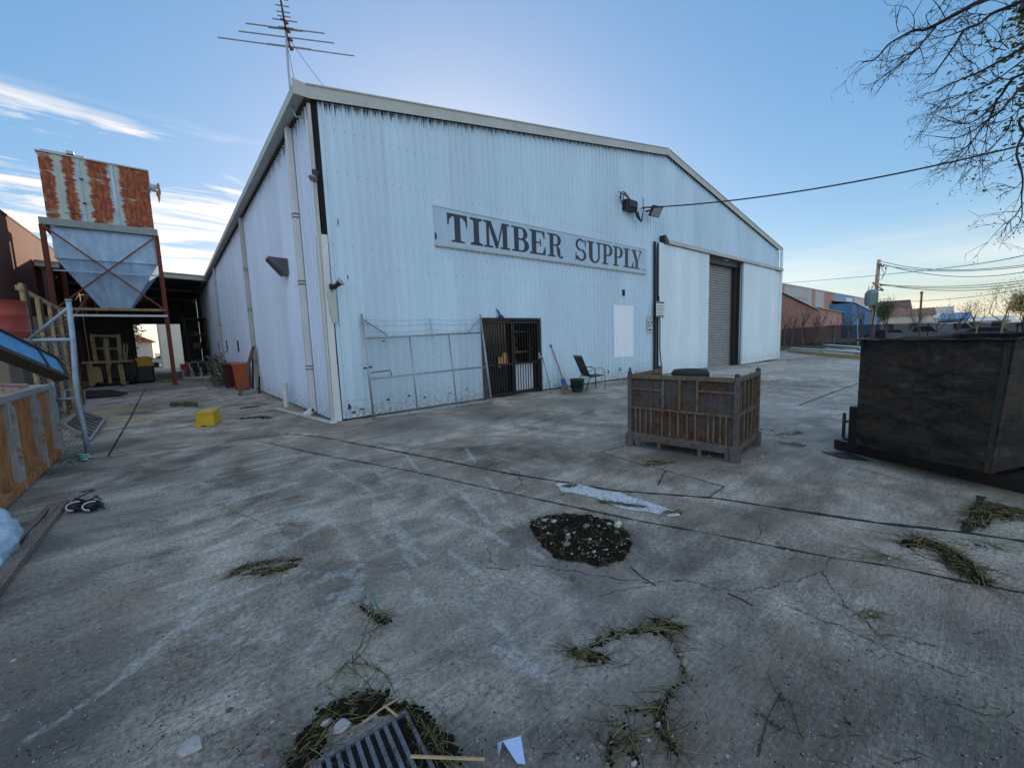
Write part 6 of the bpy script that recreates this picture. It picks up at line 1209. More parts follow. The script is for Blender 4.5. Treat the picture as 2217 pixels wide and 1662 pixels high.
# shelving, chairs and clutter in the shed
sr = thing('shelf_rack', 'tall dark steel shelf rack against the warehouse wall inside the shed', 'rack', (1.7, 38, -.25))
b = MB()
for (x, y) in ((1.0, 36.5), (2.2, 36.5), (1.0, 39.5), (2.2, 39.5)): b.b2((x, y, -.25), (x + .08, y + .08, 3.9))
for z in (.7, 1.7, 2.6, 3.8): b.b2((1.0, 36.45, z), (2.28, 39.6, z + .08))
b.build('frame', m_steel, sr); b = MB()
for i in range(12): 
    z_ = (.78, 1.78, 2.68)[i % 3]; h_ = rnd.uniform(.15, .4); p_ = (1.64, 36.75 + .82 * (i // 3), z_ + h_ / 2 + .003); b = MB(); b.box(p_, (rnd.uniform(.2, .5), rnd.uniform(.3, .55), h_), rz=rnd.uniform(-.3, .3)); b.box((p_[0], p_[1], z_ + h_ + .012), (.2, .3, .02)); b.build('stored_box', m_purlin, base=p_, label='dark box stored on the steel shelf rack inside the shed', cat='box', group='boxes on the shelf rack')
def simple_chair(p, label, m1, m2, rz, group='old chairs on the slab in the shed'):
    r = thing('chair', label, 'chair', p, group); Mx = Matrix.Rotation(rz, 3, 'Z'); p = Vector(p)
    def q(x, y, z): return p + Mx @ Vector((x, y, z))
    b = MB(); b.bar(q(0, -.22, .45), q(0, .22, .45), .44, .05, side=Mx @ Vector((1, 0, 0))); b.build('seat', m1, r, bevel=.01)
    b = MB(); b.bar(q(0, .22, .52), q(0, .28, .95), .44, .05, side=Mx @ Vector((1, 0, 0))); b.build('backrest', m2, r, bevel=.01)
    for x in (-.2, .2):
        for y in (-.2, .2): b = MB(); b.tube([q(x, y, 0), q(x, y, .44)], .022, 6); b.build('leg', m_white, r)
    b = MB(); b.tube([q(-.24, .24, .45), q(-.24, .30, .98), q(-.1, .31, 1.06), q(.1, .31, 1.06), q(.24, .30, .98), q(.24, .24, .45)], .022, 6); b.tube([q(-.25, .24, .66), q(-.25, -.15, .66), q(-.25, -.18, .44)], .02, 6); b.tube([q(.25, .24, .66), q(.25, -.15, .66), q(.25, -.18, .44)], .02, 6); b.build('frame', m_white, r)
for (px, py, m, l) in ((404, 806, m_red, 'red seated chair leftmost on the slab in the shed'), (425, 804, m_steel, 'white framed chair with dark seat in the middle of the shed slab'), (443, 803, m_steel, 'low white framed chair rightmost on the slab in the shed')):
    p = FY(px, py, 34.2); simple_chair((p.x, 34.2, -.22), l, m, m, R_(10))
b = MB(); b.b2((.6, 33.9, -.24), (2.35, 35.5, -.15)); b.build('white_slab', m_white, base=(1.4, 34, -.2), label='thin white board under the chairs in the shed', cat='board')
# beyond the shed door
wb = thing('white_building', 'bright cream wall of a building beyond the shed doorway', 'building', (2.5, 62, -.3)); p = FY(342, 700, 60)
b = MB(); b.b2((p.x, 60, -.3), (14, 70, 9)); b.build('wall', mk('cream_render', (.72, .70, .62), .06, 1, .8), wb); b = MB(); b.b2((p.x - .15, 59.8, -.3), (p.x, 60.5, 9.05)); b.build('corner_pier', m_trim, wb)
rfh = thing('red_roof_house', 'small house with red roof far beyond the shed doorway', 'house', (-9, 95, -.3)); b = MB(); b.b2((-14, 92, -.3), (-2, 100, 3.4)); b.build('wall', m_trim, rfh); b = MB(); b.prism([(-14.5, 91.5, 3.4), (-1.5, 91.5, 3.4), (-8, 91.5, 6.8)], (0, 9, 0)); b.build('roof', m_red, rfh)
# ================================================================== vehicles seen far off
def car(p, rz, paint, label, name='parked_car', van=False, rack=False, group=None):
    r = thing(name, label, 'van' if van else ('utility truck' if rack else 'car'), p, group); Mx = Matrix.Rotation(rz, 3, 'Z'); p = Vector(p)
    def q(x, y, z): return p + Mx @ Vector((x, y, z))
    side = [(-2.2, .35), (-2.25, .8), (-2.1, .95), (-1.3, 1.0), (-.7, 1.42), (.9, 1.45), (1.6, 1.0), (2.15, .95), (2.2, .4)] if not van else [(-2.4, .35), (-2.4, 1.1), (-1.7, 1.25), (-1.2, 1.95), (2.3, 2.0), (2.4, .4)]
    if rack: side = [(-2.5, .4), (-2.5, .95), (-1.4, 1.1), (-.9, 1.75), (.4, 1.78), (.6, 1.1), (2.5, 1.1), (2.5, .5)]
    b = MB(); b.prism([q(x, -.85, z) for x, z in side], tuple(Mx @ Vector((0, 1.7, 0)))); b.build('body', paint, r, bevel=.06)
    W_ = [(-1.15, 1.02), (-.68, 1.36), (.82, 1.38), (1.4, 1.02)] if not van else [(-1.55, 1.3), (-1.15, 1.85), (-.3, 1.87), (-.3, 1.3)]
    if rack: W_ = [(-1.3, 1.15), (-.88, 1.68), (.32, 1.70), (.45, 1.15)]
    for s_ in (-1, 1): b = MB(); b.prism([q(x, s_ * .855, z) for x, z in W_], tuple(Mx @ Vector((0, s_ * .01, 0)))); b.build('window', m_glass, r)
    for x in (-1.4, 1.4):
        for y in (-.8, .8): b = MB(); b.lathe(q(x, y, .33), [(0, -.1), (.33, -.1), (.33, .1), (0, .1)], 16, Mx @ Vector((0, 1, 0))); b.build('wheel', m_tyre, r)
    if rack:
        b = MB()
        for y in (-.8, .8): b.bar(q(-1, y, 2.05), q(2.4, y, 2.05), .06); b.bar(q(2.3, y, 1.1), q(2.3, y, 2.05), .06); b.bar(q(.7, y, 1.1), q(.7, y, 2.05), .06)
        for x in (-.9, .7, 2.3): b.bar(q(x, -.8, 2.10), q(x, .8, 2.10), .05)
        b.build('ladder_rack', m_galv, r)
m_pw = mk('car_white', (.7, .72, .75), .03, 1, .25, bump=0); m_ps = mk('car_silver', (.35, .38, .42), .03, 1, .25, metal=.4, bump=0); m_pd = mk('car_dark', (.03, .035, .05), .03, 1, .25, bump=0)
car((-2.9, 66, -.28), R_(15), m_pw, 'white car parked beyond the shed doorway, left'); car((-.3, 72, -.28), R_(5), m_ps, 'silver car parked beyond the shed doorway, right')
# ================================================================== far fence with shade cloth
fe = thing('shade_cloth_fence', 'dark shade cloth fence across the far end of the yard', 'fence', (53, 5, -.25)); XFn = 53.0
fpts = [FX(1672, 713, XFn), FX(1740, 709, XFn), FX(1804, 704.5, XFn), FX(1900, 702.5, XFn), FX(2010, 700, XFn), FX(2120, 699.5, XFn), FX(2204, 699.6, XFn), FX(2330, 700, XFn)]
t = NT('shade_cloth'); wv = t.noise(3, 5, .6); m_cloth = t.fin(t.ramp(wv, [(.3, (.010, .013, .020)), (.7, (.022, .027, .038))]), .9)
tb_ = t.t.nodes.new('ShaderNodeBsdfTransparent'); ms = t.t.nodes.new('ShaderNodeMixShader'); ms.inputs[0].default_value = .80; o_ = t.t.nodes['Material Output']; t.link(tb_.outputs[0], ms.inputs[1]); t.link(t.b.outputs[0], ms.inputs[2]); t.link(ms.outputs[0], o_.inputs['Surface'])
for i, (a, c) in enumerate(zip(fpts, fpts[1:])):
    b = MB(); n = 8
    for k in range(n): 
        p, q = a.lerp(c, k / n), a.lerp(c, (k + 1) / n); w = lambda k_: .05 * math.sin(k_ * 1.3 + i)
        b.face([(p.x + w(k), p.y, -.24), (q.x + w(k + 1), q.y, -.24), (q.x, q.y, q.z - .03 * math.sin(math.pi * ((k + 1) % n) / n)), (p.x, p.y, p.z - .03 * math.sin(math.pi * k / n))])
    b.build('cloth_panel', m_cloth, fe)
for p in fpts: b = MB(); b.tube([(p.x + .06, p.y, -.25), (p.x + .06, p.y, p.z + .05)], .04, 8); b.build('post', m_steel, fe)
b = MB(); b.tube([p + Vector((.05, 0, .0)) for p in fpts], .02, 6); b.build('top_wire', m_steel, fe)
rp = FX(1686, 700, 46); b = MB(); b.b2((46, rp.y - .08, -.25), (46.15, rp.y + .06, FX(1686, 650, 46).z)); b.build('red_post', m_redpost, base=(46, rp.y, -.25), label='dark red steel post at the right corner of the warehouse', cat='post')
gpst = G(1857, 748); b = MB(); b.tube([FX(1857, 748, 45), FX(1856, 690, 45)], .03, 6); b.build('thin_post', m_galv, base=FX(1857, 748, 45), label='thin grey post before the shade cloth fence near the black skip', cat='post')
# stacked beams on the ground
for pa, pc, w, h, m, lab, z in (((1707, 762), (1866, 777), .22, .16, m_yel2, 'yellow steel beam lying nearest on the ground by the far verge', 0), ((1712, 759), (1866, 771), .30, .10, m_galv, 'grey steel beam lying behind the yellow beam', .12), ((1786, 752), (1866, 760), .4, .16, m_galv, 'pale beam bundle lying further back by the verge', .1), ((1786, 757), (1866, 765), .3, .10, mk('pale_green_steel', (.25, .33, .27), .2, 5, .6), 'pale green beam under the rear beam bundle', .0)):
    a, c = G(*pa), G(*pc); r = thing('steel_beam', lab, 'beam', a, 'steel beams laid at the far verge'); up_ = Vector((0, 0, z + h / 2 + .03))
    b = MB(); b.bar(a + up_ + Vector((0, 0, h / 2)), c + up_ + Vector((0, 0, h / 2)), .02, w, side=(0, 0, 1)); b.bar(a + up_ - Vector((0, 0, h / 2)), c + up_ - Vector((0, 0, h / 2)), .02, w, side=(0, 0, 1)); b.build('flange', m_galv if m is m_yel2 else m_white, r)
    b = MB(); b.bar(a + up_, c + up_, h - .03, w * .6, side=(0, 0, 1)); b.build('web', m, r)
    b = MB()
    for k in (.05, .5, .95): q = a.lerp(c, k); b.box(q + Vector((0, 0, z / 2 + .01)), (.5, .12, max(.03, z)), rz=.6)
    b.build('packer', m_wood, r)
# ================================================================== buildings at the right
YB_ = 18.0
def face_poly(b, pix, y): b.prism([FY(px, py, y) for px, py in pix], (0, .12, 0))
wbld = thing('long_warehouse', 'long brick and grey panelled warehouse beyond the far fence', 'building', (80, YB_, -.3))
cols = [(1676, 1699, 'b'), (1699, 1758, 'g'), (1758, 1766, 'b'), (1766, 1785, 'g'), (1785, 1808, 'b'), (1808, 1831, 'u'), (1831, 1844, 'w'), (1844, 1850, 'u'), (1850, 1882, 'p')]
m_gp = mk('grey_panel', (.46, .43, .41), .06, .3, .8); m_bp = mk('blue_render', (.20, .31, .48), .08, .3, .8); m_pp = mk('pale_panel', (.55, .49, .45), .06, .3, .8); m_dbl = mk('deep_blue_brick', (.07, .17, .32), .15, .8, .8)  # far wall colours lightened, distance haze worked into the paint
mm = {'b': m_brickR, 'g': m_gp, 'u': m_bp, 'w': m_bp, 'p': m_pp}
def ytop(px): return 613.6 + (px - 1687) * (697 - 613.6) / (2155 - 1687)
for a, c, k in cols:
    b = MB(); P0, P1 = FY(a, ytop(a), YB_), FY(c, ytop(c), YB_); b.b2((P0.x, YB_, -.3), (P1.x, YB_ + .2, P0.z)); b.build('wall', mm[k], wbld)
P0, P1 = FY(1676, ytop(1676), YB_), FY(1882, ytop(1882), YB_)
b = MB(); b.b2((P0.x, YB_ - .08, P0.z), (P1.x, YB_ + .4, P0.z + .12)); b.build('coping', m_trim, wbld)
b = MB(); b.b2((P0.x, YB_ + .21, -.3), (P1.x, YB_ + 26, P0.z - .1)); b.build('building_core', m_gp, wbld)
p, q = FY(1832, 644, YB_), FY(1844, 663, YB_); b = MB(); b.b2((p.x, YB_ - .06, q.z), (q.x, YB_ - .002, p.z)); b.build('loading_door', m_white, wbld)
p, q = FY(1712, 641, YB_), FY(1752, 650, YB_)
for i in range(5): b = MB(); x = p.x + (q.x - p.x) * i / 5; b.b2((x, YB_ - .04, q.z), (x + (q.x - p.x) * .16, YB_ - .002, p.z)); w_ = b.build('window', m_glass, wbld)
def skillion(name, label, y, front, roofx, mw, mr, mside):
    r = thing(name, label, 'building', (front[0][0], y, -.3)); P = [FY(px, py, y) for px, py in front]
    b = MB(); b.prism([(P[0].x, y, -.3), (P[-1].x, y, -.3)] + [tuple(p_) for p_ in P[::-1]], (0, .2, 0)); b.build('wall', mw, r)
    b = MB(); b.prism([P[0] + Vector((0, -.25, .02)), P[-1] + Vector((.3, -.25, -.02)), P[-1] + Vector((2.6, YB_ - y, .55)), P[0] + Vector((1.5, YB_ - y, .6))], (0, 0, .08)); b.build('roof', mr, r)
    b = MB(); b.b2((P[-1].x, y + .2, -.3), (P[-1].x + .15, YB_, P[-1].z - .05)); b.build('side_wall', mside, r)
    b = MB(); b.b2((P[0].x - .15, y + .0, -.3), (P[0].x, YB_, P[0].z - .05)); b.build('side_wall', mside, r); return r
m_roofg = mk('pale_roof', (.48, .50, .50), .1, 1, .6)
skillion('brick_annex', 'red brick annex with sloping pale roof nearest the warehouse corner', 15.5, [(1690, 634), (1699, 640), (1774, 674)], 0, brick('red_brick', (.42, .16, .115), (.34, .12, .09), (.34, .24, .19)), m_roofg, m_pp)  # red brick colour also lightened for haze
skillion('pink_annex', 'low pink brick annex with pale roof right of the red brick one', 16.2, [(1774, 668), (1824, 677)], 0, m_brickR, m_roofg, m_pp)
skillion('blue_annex', 'deep blue annex with sloping roof left of the power pole', 15.0, [(1846, 655), (1908, 685)], 0, m_dbl, m_white, m_dbl)
far = [(1900, 2010, 668, 120, m_pp, 'long low brown roofed building behind the power pole', 'brown_building', m_brown), (1935, 2075, 678, 150, m_trim, 'far pale roofed building behind the bare trees', 'pale_building', m_pp), (2040, 2090, 676, 95, m_bp, 'blue shed behind the ute with the ladder rack', 'blue_shed', m_bp), (2085, 2190, 684, 110, m_pp, 'wide low grey roofed building at the far right', 'grey_building', m_roofg), (2170, 2330, 688, 130, m_trim, 'far pale building behind the green tree', 'far_building', m_roofg), (1985, 2060, 664, 260, m_pp, 'distant tall block on the skyline', 'distant_block', m_pp), (1830, 1960, 652, 170, m_gp, 'tall brown gabled roof behind the pole', 'gabled_hall', m_brown)]
for i, (a, c, tp, x, m, lab, nm, mr) in enumerate(far):
    pa, pc = FX(a, tp, x), FX(c, tp, x); r = thing(nm, lab, 'building', (x, pc.y, -.3)); H1 = (pa.z + pc.z) / 2; rh = (H1 + .3) * .28
    b = MB(); b.b2((x, pc.y, -.3), (x + 12, pa.y, H1 - rh)); b.build('wall', m, r)
    b = MB(); b.prism([(x - .4, pc.y - .5, H1 - rh), (x + 12.4, pc.y - .5, H1 - rh), (x + 6, pc.y - .5, H1)], (0, pa.y - pc.y + 1, 0)); b.build('roof', mr, r)
    n = max(2, int((pa.y - pc.y) / 4))
    for k in range(n): b = MB(); y = pc.y + (pa.y - pc.y) * (k + .3) / n; b.b2((x - .06, y, .6), (x - .002, y + 1.3, min(2.0, H1 - rh - .2))); b.build('window', m_glass, r)
# vehicles behind the fence
for (px, x, mt, lab, kw) in ((1990, 60, m_pw, 'white utility truck with ladder rack behind the far fence', dict(rack=True, name='utility_truck')), (2055, 62, m_pw, 'white van behind the far fence right of the utility truck', dict(van=True, name='parked_van')), (2140, 60, m_ps, 'silver car behind the far fence near the orange trunk tree', {}), (2085, 64.5, m_pw, 'white car behind the fence between the van and silver car', {}), (1930, 61, m_pd, 'dark car behind the far fence by the green shrub', {})):
    p = FX(px, 720, x); car((x, p.y, -.3), R_(90), mt, lab, **kw)
# power pole
PX = 58.0; pb0 = FX(1888, 715, PX); pb0.z = -.25; ptp = FX(1903, 562, PX)
pp_ = thing('power_pole', 'tall timber power pole with transformer and cross arms by the street', 'power pole', pb0)
b = MB(); b.tube([pb0, pb0.lerp(ptp, .5), ptp], [.24, .2, .16], 10); b.build('pole', mk('pole_wood', (.46, .38, .33), .2, 3, .85, stretch=(6, 6, .5)), pp_)
def PXp(px, py): return FX(px, py, PX - .25)
for (a, c) in (((1898, 571), (1913, 577)), ((1889, 613), (1912, 628)), ((1896, 627), (1913, 629))): b = MB(); b.bar(PXp(*a), PXp(*c), .11, .11); ca = b.build('cross_arm', m_wood, pp_)
for (px, py) in ((1908, 573), (1913, 576), (1918, 580), (1904, 579), (1891, 613), (1911, 628), (1906, 617)): b = MB(); q = PXp(px, py); b.lathe(q - Vector((0, 0, .1)), [(0, 0), (.07, .0), (.05, .08), (.09, .1), (.05, .16), (.08, .18), (0, .26)], 10); b.build('insulator', m_brown, pp_)
b = MB(); q = PXp(1886.5, 644); b.lathe(q - Vector((0, 0, .85)), [(0, 0), (.48, 0), (.5, .05), (.5, 1.55), (.46, 1.65), (0, 1.7)], 20)
for i in range(20): a = i * math.pi / 10; b.box(q + Vector((.53 * math.cos(a), .53 * math.sin(a), -.1)), (.08, .02, 1.1), rz=a)
tfm = b.build('transformer', mk('transformer_grey', (.22, .30, .33), .1, 3, .5), pp_); b = MB()
for i in (-.25, .0, .25): b.tube([q + Vector((0, i, .85)), q + Vector((0, i, 1.2))], .06, 8)
b.build('bushing', m_trim, tfm)
b = MB()
for pts in ([(1907, 575), (1914, 592), (1910, 604), (1903, 606)], [(1896, 597), (1897, 610), (1890, 620), (1886, 628)], [(1917, 580), (1918, 590), (1909, 600)], [(1903, 614), (1909, 618), (1907, 626), (1902, 630)]): b.tube([PXp(*p) for p in pts], .025, 5)
b.tube([PXp(1896, 640), PXp(1893, 680), PXp(1889, 705)], .05, 6); b.build('jumper_lead', m_steel, pp_)
def wire(pts, x0, x1, lab, r=.018):
    """pixels of three points of a sagging wire, x distance at both ends"""
    a, m, c = FX(*pts[0], x0), FX(*pts[1], (x0 + x1) / 2), FX(*pts[2], x1)
    b = MB(); P = []
    for i in range(21):
        k = i / 20; P.append(a * ((1 - k) * (1 - 2 * k)) + m * (4 * k * (1 - k)) + c * (k * (2 * k - 1)))
    b.tube(P, r, 4); b.build('overhead_wire', m_steel, base=a, label=lab, cat='wire', group='overhead wires from the power pole')
for pts, lab in ((((1906, 565), (2040, 584), (2230, 572)), 'highest overhead wire from the pole top'), (((1918, 575), (2050, 587), (2230, 576)), 'second overhead wire from the pole top'), (((1912, 572), (2060, 598), (2230, 587)), 'third sagging wire from the upper cross arm'), (((1904, 615), (2060, 620), (2230, 605)), 'upper wire from the lower cross arm'), (((1906, 617), (2060, 624), (2230, 611)), 'middle wire from the lower cross arm'), (((1908, 616), (2060, 629), (2230, 616)), 'lowest wire from the lower cross arm')):
    wire(pts, 58, 60, lab, .028)
wire(((1690, 613.5), (1960, 590), (2230, 549)), 45, 20, 'long service wire crossing from behind the warehouse to the right', .014)
wire(((1925, 654), (2080, 645), (2230, 621)), 60, 48, 'faint low wire over the bare trees', .02)
sp2 = FX(1994, 665, 80); b = MB(); b.tube([(80, sp2.y, -.3), FX(1995.5, 634, 80)], .12, 6); b.box(FX(1995.5, 633.5, 80), (.3, .3, .3)); b.build('lamp_pole', m_brown, base=(80, sp2.y, -.3), label='thin brown lamp pole on the skyline right of the power pole', cat='pole')
# ================================================================== trees at the fence
m_bark = mk('grey_bark', (.11, .085, .07), .3, 6, .9); m_barkp = mk('pale_bark', (.30, .20, .13), .3, 6, .9); m_twig = mk('dark_twig', (.045, .032, .035), .3, 6, .9, bump=0)
def grow(b, p, d, L, r, depth, q, up=.15, spread=.6, tips=None, seg=4, kids=(2, 3)):
    pts = [p]; dd = d.normalized()
    for i in range(seg):
        dd = (dd + Vector((q.gauss(0, .13), q.gauss(0, .13), q.gauss(0, .08) + up * .3))).normalized(); pts.append(pts[-1] + dd * L / seg)
    b.tube(pts, [r * (1 - .55 * i / seg) for i in range(seg + 1)], 4 if r < .03 else 6, cap=False)
    if depth <= 0:
        if tips is not None: tips.append((pts[-1], dd))
        return
    for k in range(q.randint(*kids)):
        i = q.randint(max(1, seg - 2), seg) if k else seg
        nd = (dd + Vector((q.gauss(0, spread), q.gauss(0, spread), q.gauss(0, spread * .6) + up))).normalized()
        grow(b, pts[i], nd, L * q.uniform(.6, .85), r * .5, depth - 1, q, up, spread, tips, seg, kids)
def fence_tree(px, topy, x, label, seed, leaves=0, lm=None, w=.45, bark=None, depth=4, name='bare_tree', pollard=False):
    base = FX(px, 740, x); base.z = gz(x, base.y); h = FX(px, topy, x).z - base.z; q = random.Random(seed)
    r = thing(name, label, 'tree', base); b = MB(); th = h * (.42 if not pollard else .55)
    top = base + Vector((q.uniform(-.15, .15), q.uniform(-.2, .2), th)); b.tube([base, base.lerp(top, .5) + Vector((q.uniform(-.06, .06), q.uniform(-.06, .06), 0)), top], [.09, .07, .06], 7); b.build('trunk', bark or m_bark, r)
    b = MB(); tips = []
    for k in range(q.randint(3, 4) if not pollard else 5): grow(b, top - Vector((0, 0, th * .1 * k)), Vector((q.gauss(0, w), q.gauss(0, w), 1)), h * (.24 if not pollard else .20), .05, depth if not pollard else 2, q, .25, w, tips)
    b.build('branches', bark or m_bark, r)
    if leaves:
        b = MB()
        for k in range(leaves): p, d = q.choice(tips); p = p + Vector((q.gauss(0, .22), q.gauss(0, .22), q.gauss(0, .2))); a = Vector((q.gauss(0, 1), q.gauss(0, 1), q.gauss(0, 1))).normalized(); s_, t_ = perp(a); l = .075; b.mi = q.choice((0, 1)); b.face([p, p + s_ * l + t_ * l * .4, p + a * .05 + t_ * l])
        b.build('crown', lm, r)
TL_ = [(1699, 664, 48, 'pollarded bare tree nearest the warehouse corner', 51, 0, None, True), (1713, 672, 49, 'bare shrubby tree second from the warehouse corner', 52, 0, None, True), (1739, 655, 48, 'bare upright tree before the red brick annex', 53, 0, None, True), (1765, 672, 50, 'low bare tree spreading before the pink annex', 54, 0, None, True), (1780, 664, 49, 'bare tree with raised arms before the pink annex', 55, 0, None, True), (1805, 677, 47, 'dark stubby bare tree before the blue wall', 56, 0, None, True), (1838, 668, 49, 'bare forked tree below the loading door', 57, 0, None, True), (1858, 652, 50, 'thin tall bare sapling by the blue annex', 58, 0, None, True)]
for px, ty, x, lab, sd_, lv, lm, pol in TL_: fence_tree(px, ty, x, lab, sd_, pollard=pol)
fence_tree(1918, 662, 49, 'green leafy young tree right of the power pole', 61, 2600, [m_leaf1, m_leaf2], .4, name='young_tree')
fence_tree(1985, 668, 50, 'thin bare tree before the utility truck', 62, 110, [m_leafy, m_brown], .5)
fence_tree(2024, 672, 50, 'thin bare tree right of the utility truck', 63, 110, [m_leafy, m_brown], .5)
fence_tree(2070, 650, 51, 'sparse tree left of the orange trunk tree', 66, 130, [m_leafy, m_brown], .6)
fence_tree(2115, 652, 52, 'sparse bare tree beside the grey building', 64, 110, [m_leafy, m_brown], .6, m_barkp)
fence_tree(2164, 617, 51, 'tall orange lit trunk tree with sparse twigs', 65, 170, [m_leafy, m_brown], .5, m_barkp, 5)
fence_tree(2215, 640, 54, 'yellow green leafy tree at the right edge of the photo', 67, 5000, [m_leafy, m_leaf2], .5, name='leafy_tree')
for (x, y, h, lab, sd_) in ((-6, 84, 9, 'green tree beyond the shed doorway, right', 71), (-11, 80, 7, 'yellow lit tree beyond the shed doorway, left', 72)):
    r = thing('street_tree', lab, 'tree', (x, y, -.3)); b = MB(); b.tube([(x, y, -.3), (x, y, h * .6)], [.25, .15], 8); b.build('trunk', m_bark, r); b = MB(); leafcloud(b, (x, y, h * .55), (3.2, 3.2, h * .42), 2600, .45, sd_); b.build('crown', [m_leaf1, m_leafy], r)
# unseen block added east of the warehouse to shade the yard
nb = thing('added_shade_block', 'unseen grey block added behind the white warehouse to shade the yard', 'building', (46, 35, -.3)); b = MB(); b.b2((34, 26, -.3), (58, 46, 9.2)); b.build('wall', m_gp, nb); b = MB(); b.prism([(33.6, 25.6, 9.2), (58.4, 25.6, 9.2), (46, 25.6, 10.8)], (0, 20.8, 0)); b.build('roof', m_roofg, nb)
# ================================================================== overhanging tree, upper right
ot = thing('overhanging_tree', 'bare seed tipped tree whose branches hang in from the upper right', 'tree', (9.2, -2.6, gz(9.2, -2.6)))
TB = Vector((9.2, -2.6, 0)); q_ = random.Random(99)
b = MB(); b.tube([TB + Vector((0, 0, gz(9.2, -2.6))), TB + Vector((.05, .05, 1.6)), TB + Vector((-.1, .1, 3.2)), TB + Vector((-.05, .2, 5.0)), TB + Vector((.0, .2, 7.5))], [.26, .22, .19, .15, .08], 12); b.build('trunk', m_twig, ot, smooth=True)
o6x, s6 = 1750, 3.0147
def c6(x, y, dist): return DD(o6x + x / s6, y / s6, dist)
main = [([(1700, -160), (1408, -60), (1150, 0), (980, 85), (820, 170), (760, 195), (690, 200), (600, 245), (520, 295), (440, 385), (360, 405)], 7.6, .050, 7.2), ([(830, 180), (760, 260), (700, 330), (620, 365), (540, 400), (490, 400)], 7.6, .022, None), ([(700, 330), (640, 390), (570, 445), (495, 487)], 7.65, .016, None),
        ([(1650, -120), (1408, 0), (1300, 50), (1200, 90), (1110, 160), (1020, 195), (960, 290), (890, 390), (830, 470), (770, 515)], 7.9, .042, 7.4), ([(1020, 195), (930, 230), (850, 250), (770, 262)], 7.9, .016, None), ([(940, 315), (870, 340), (760, 380)], 7.9, .010, None),
        ([(1700, 130), (1408, 310), (1250, 400), (1110, 475), (1020, 510), (940, 545), (860, 585), (780, 610)], 8.1, .036, 5.6), ([(960, 545), (900, 640), (830, 720), (755, 752)], 8.1, .011, None),
        ([(1700, 330), (1408, 480), (1330, 520), (1260, 620), (1210, 680), (1130, 760), (1060, 800), (980, 805), (870, 770)], 7.8, .034, 4.9), ([(1700, 400), (1408, 560), (1330, 640), (1250, 730), (1160, 790), (1080, 850), (960, 900), (820, 890)], 8.3, .034, 4.6), ([(1230, 640), (1190, 760), (1100, 880), (1030, 990), (960, 1050), (880, 1060)], 8.0, .018, None), ([(1080, 600), (1000, 620), (930, 640)], 8.0, .011, None), ([(1330, 520), (1240, 510), (1200, 470), (1210, 360)], 7.8, .014, None), ([(1408, 390), (1300, 470), (1200, 540), (1080, 600), (960, 690), (870, 705)], 8.4, .018, None),
        ([(1330, 760), (1300, 850), (1230, 930), (1150, 1000), (1080, 1050), (990, 1080), (900, 1100)], 8.2, .014, None), ([(1500, 560), (1400, 680), (1330, 760), (1230, 800), (1210, 770)], 8.2, .016, None), ([(1180, 780), (1160, 900), (1155, 990), (1100, 1060), (1020, 1140)], 8.1, .010, None), ([(1050, 830), (1060, 920), (1000, 980), (900, 1010)], 8.1, .010, None), ([(1130, 700), (1060, 740), (1000, 790), (930, 790)], 8.0, .012, None),
        ([(1600, 700), (1408, 880), (1360, 1000), (1385, 1090), (1400, 1180), (1392, 1290), (1395, 1400), (1370, 1470)], 7.4, .026, 3.9), ([(1360, 1000), (1290, 1045), (1230, 1060), (1180, 1050)], 7.4, .010, None), ([(1400, 1180), (1350, 1225), (1285, 1210)], 7.4, .010, None), ([(1392, 1340), (1350, 1410), (1290, 1460), (1228, 1460)], 7.4, .011, None), ([(1290, 330), (1200, 310), (1130, 295), (1040, 290)], 8.2, .010, None), ([(1310, 320), (1260, 270), (1260, 200)], 8.2, .010, None), ([(900, 130), (860, 50), (880, 20)], 7.6, .010, None), ([(690, 190), (690, 120), (655, 60)], 7.6, .010, None), ([(800, 180), (770, 120), (790, 80)], 7.6, .009, None), ([(590, 210), (575, 160), (572, 118)], 7.6, .008, None), ([(1160, 100), (1090, 90), (1010, 95)], 7.9, .010, None), ([(1108, 470), (1100, 430), (1062, 402)], 8.1, .009, None)]
def smooth_path(P, n=5):
    o = []
    for i in range(len(P) - 1):
        p0, p1, p2, p3 = P[max(0, i - 1)], P[i], P[i + 1], P[min(len(P) - 1, i + 2)]
        for k in range(n): x = k / n; o.append(.5 * ((2 * p1) + (p2 - p0) * x + (2 * p0 - 5 * p1 + 4 * p2 - p3) * x * x + (3 * p1 - p0 - 3 * p2 + p3) * x ** 3))
    return o + [P[-1]]
tw = MB(); bud = MB()
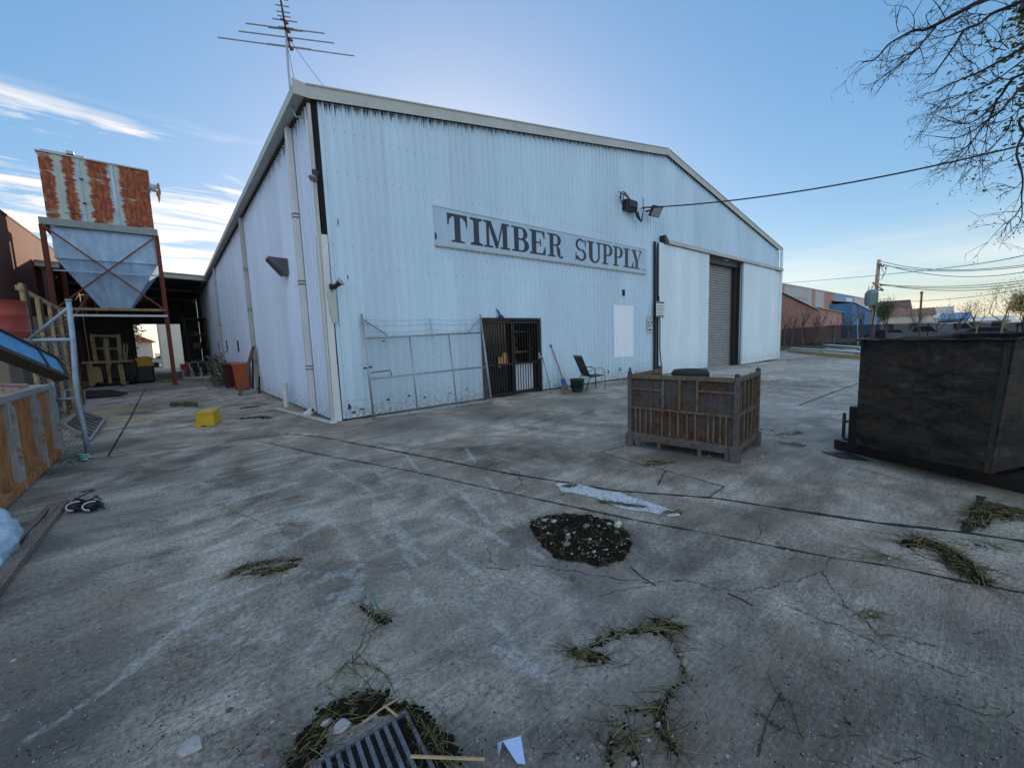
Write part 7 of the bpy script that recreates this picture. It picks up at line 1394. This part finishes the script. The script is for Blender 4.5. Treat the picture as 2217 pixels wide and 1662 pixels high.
def twig(p, d, L, r, dep):
    pts = [p]; dd = d.normalized()
    for i in range(4): dd = (dd + Vector((q_.gauss(0, .16), q_.gauss(0, .16), q_.gauss(0, .16) - .04))).normalized(); pts.append(pts[-1] + dd * L / 4)
    tw.tube(pts, [r * (1 - .6 * i / 4) for i in range(5)], 3, cap=False)
    for k in range(2 if dep else 0): twig(pts[q_.randint(2, 4)], (dd + Vector((q_.gauss(0, .6), q_.gauss(0, .6), q_.gauss(0, .5)))).normalized(), L * .6, r * .65, dep - 1)
    if q_.random() < .12:
        e = pts[-1]
        for k in range(q_.randint(1, 3)): c = e + Vector((q_.gauss(0, .04), q_.gauss(0, .04), q_.gauss(0, .04) - .02)); s_ = q_.uniform(.004, .007); bud.blob(c, (s_, s_, s_ * 1.4), k, 0)
for pix, dist, r, zt in main:
    n = len(pix); P = [c6(x, y, dist + .5 * math.sin(i * .9 + dist * 7) * .3) for i, (x, y) in enumerate(pix)]
    if zt is not None: P = [TB + Vector((-.03, .15, zt))] + P
    S = smooth_path(P); m = len(S); r *= .55; b = MB(); b.tube(S, [r * (1 - .78 * i / (m - 1)) for i in range(m)], 7, cap=False); b.build('branch', m_twig, ot, smooth=True)
    st0 = 12 if zt is not None else 3
    vis = S[st0:]
    dens = 1.5 if dist > 7.7 and zt is None or r > .03 else 1.1
    for i in range(len(vis) - 1):
        for _ in range(2 if q_.random() < dens - 1 else 1):
            if q_.random() < .42:
                f_ = i / len(vis); d = (vis[i + 1] - vis[i]).normalized(); twig(vis[i], d * .9 + Vector((q_.gauss(0, .55), q_.gauss(0, .55), q_.gauss(0, .5))), q_.uniform(.12, .38) * (1.1 - .3 * f_), .0045 * (1.2 - .4 * f_), 2 if q_.random() < .45 else 1)
    twig(S[-1], S[-1] - S[-2], .18, .004, 2)
tw.build('twigs', m_twig, ot); bud.build('seed_pods', m_twig, ot)
et = thing('evergreen_tree', 'dark leafy evergreen showing at the upper right edge', 'tree', (13.5, -2.2, gz(13.5, -2.2)))
b = MB(); b.tube([(13.5, -2.2, -.2), (13.4, -2.1, 5), (13.5, -2.1, 9)], [.25, .2, .1], 8); b.build('trunk', m_twig, et)
b = MB(); c_ = c6(1600, 120, 13); 
for i, (x, y, r_) in enumerate(((1455, 30, .28), (1475, 250, .34), (1462, 110, .2), (1480, 560, .3), (1800, 200, 1.3), (1900, 500, 1.5))): leafcloud(b, c6(x, y, 13), (r_, r_, r_), int(500 * r_), .10, i + 80)
b.build('crown', [m_leaf1, m_leaf1], et)
b = MB()
for (x, y) in ((1455, 30), (1475, 250), (1480, 560), (1800, 200), (1900, 500)): b.tube([(13.45, -2.1, 4.5), c6(x, y, 13)], [.06, .02], 5)
b.build('limbs', m_twig, et)
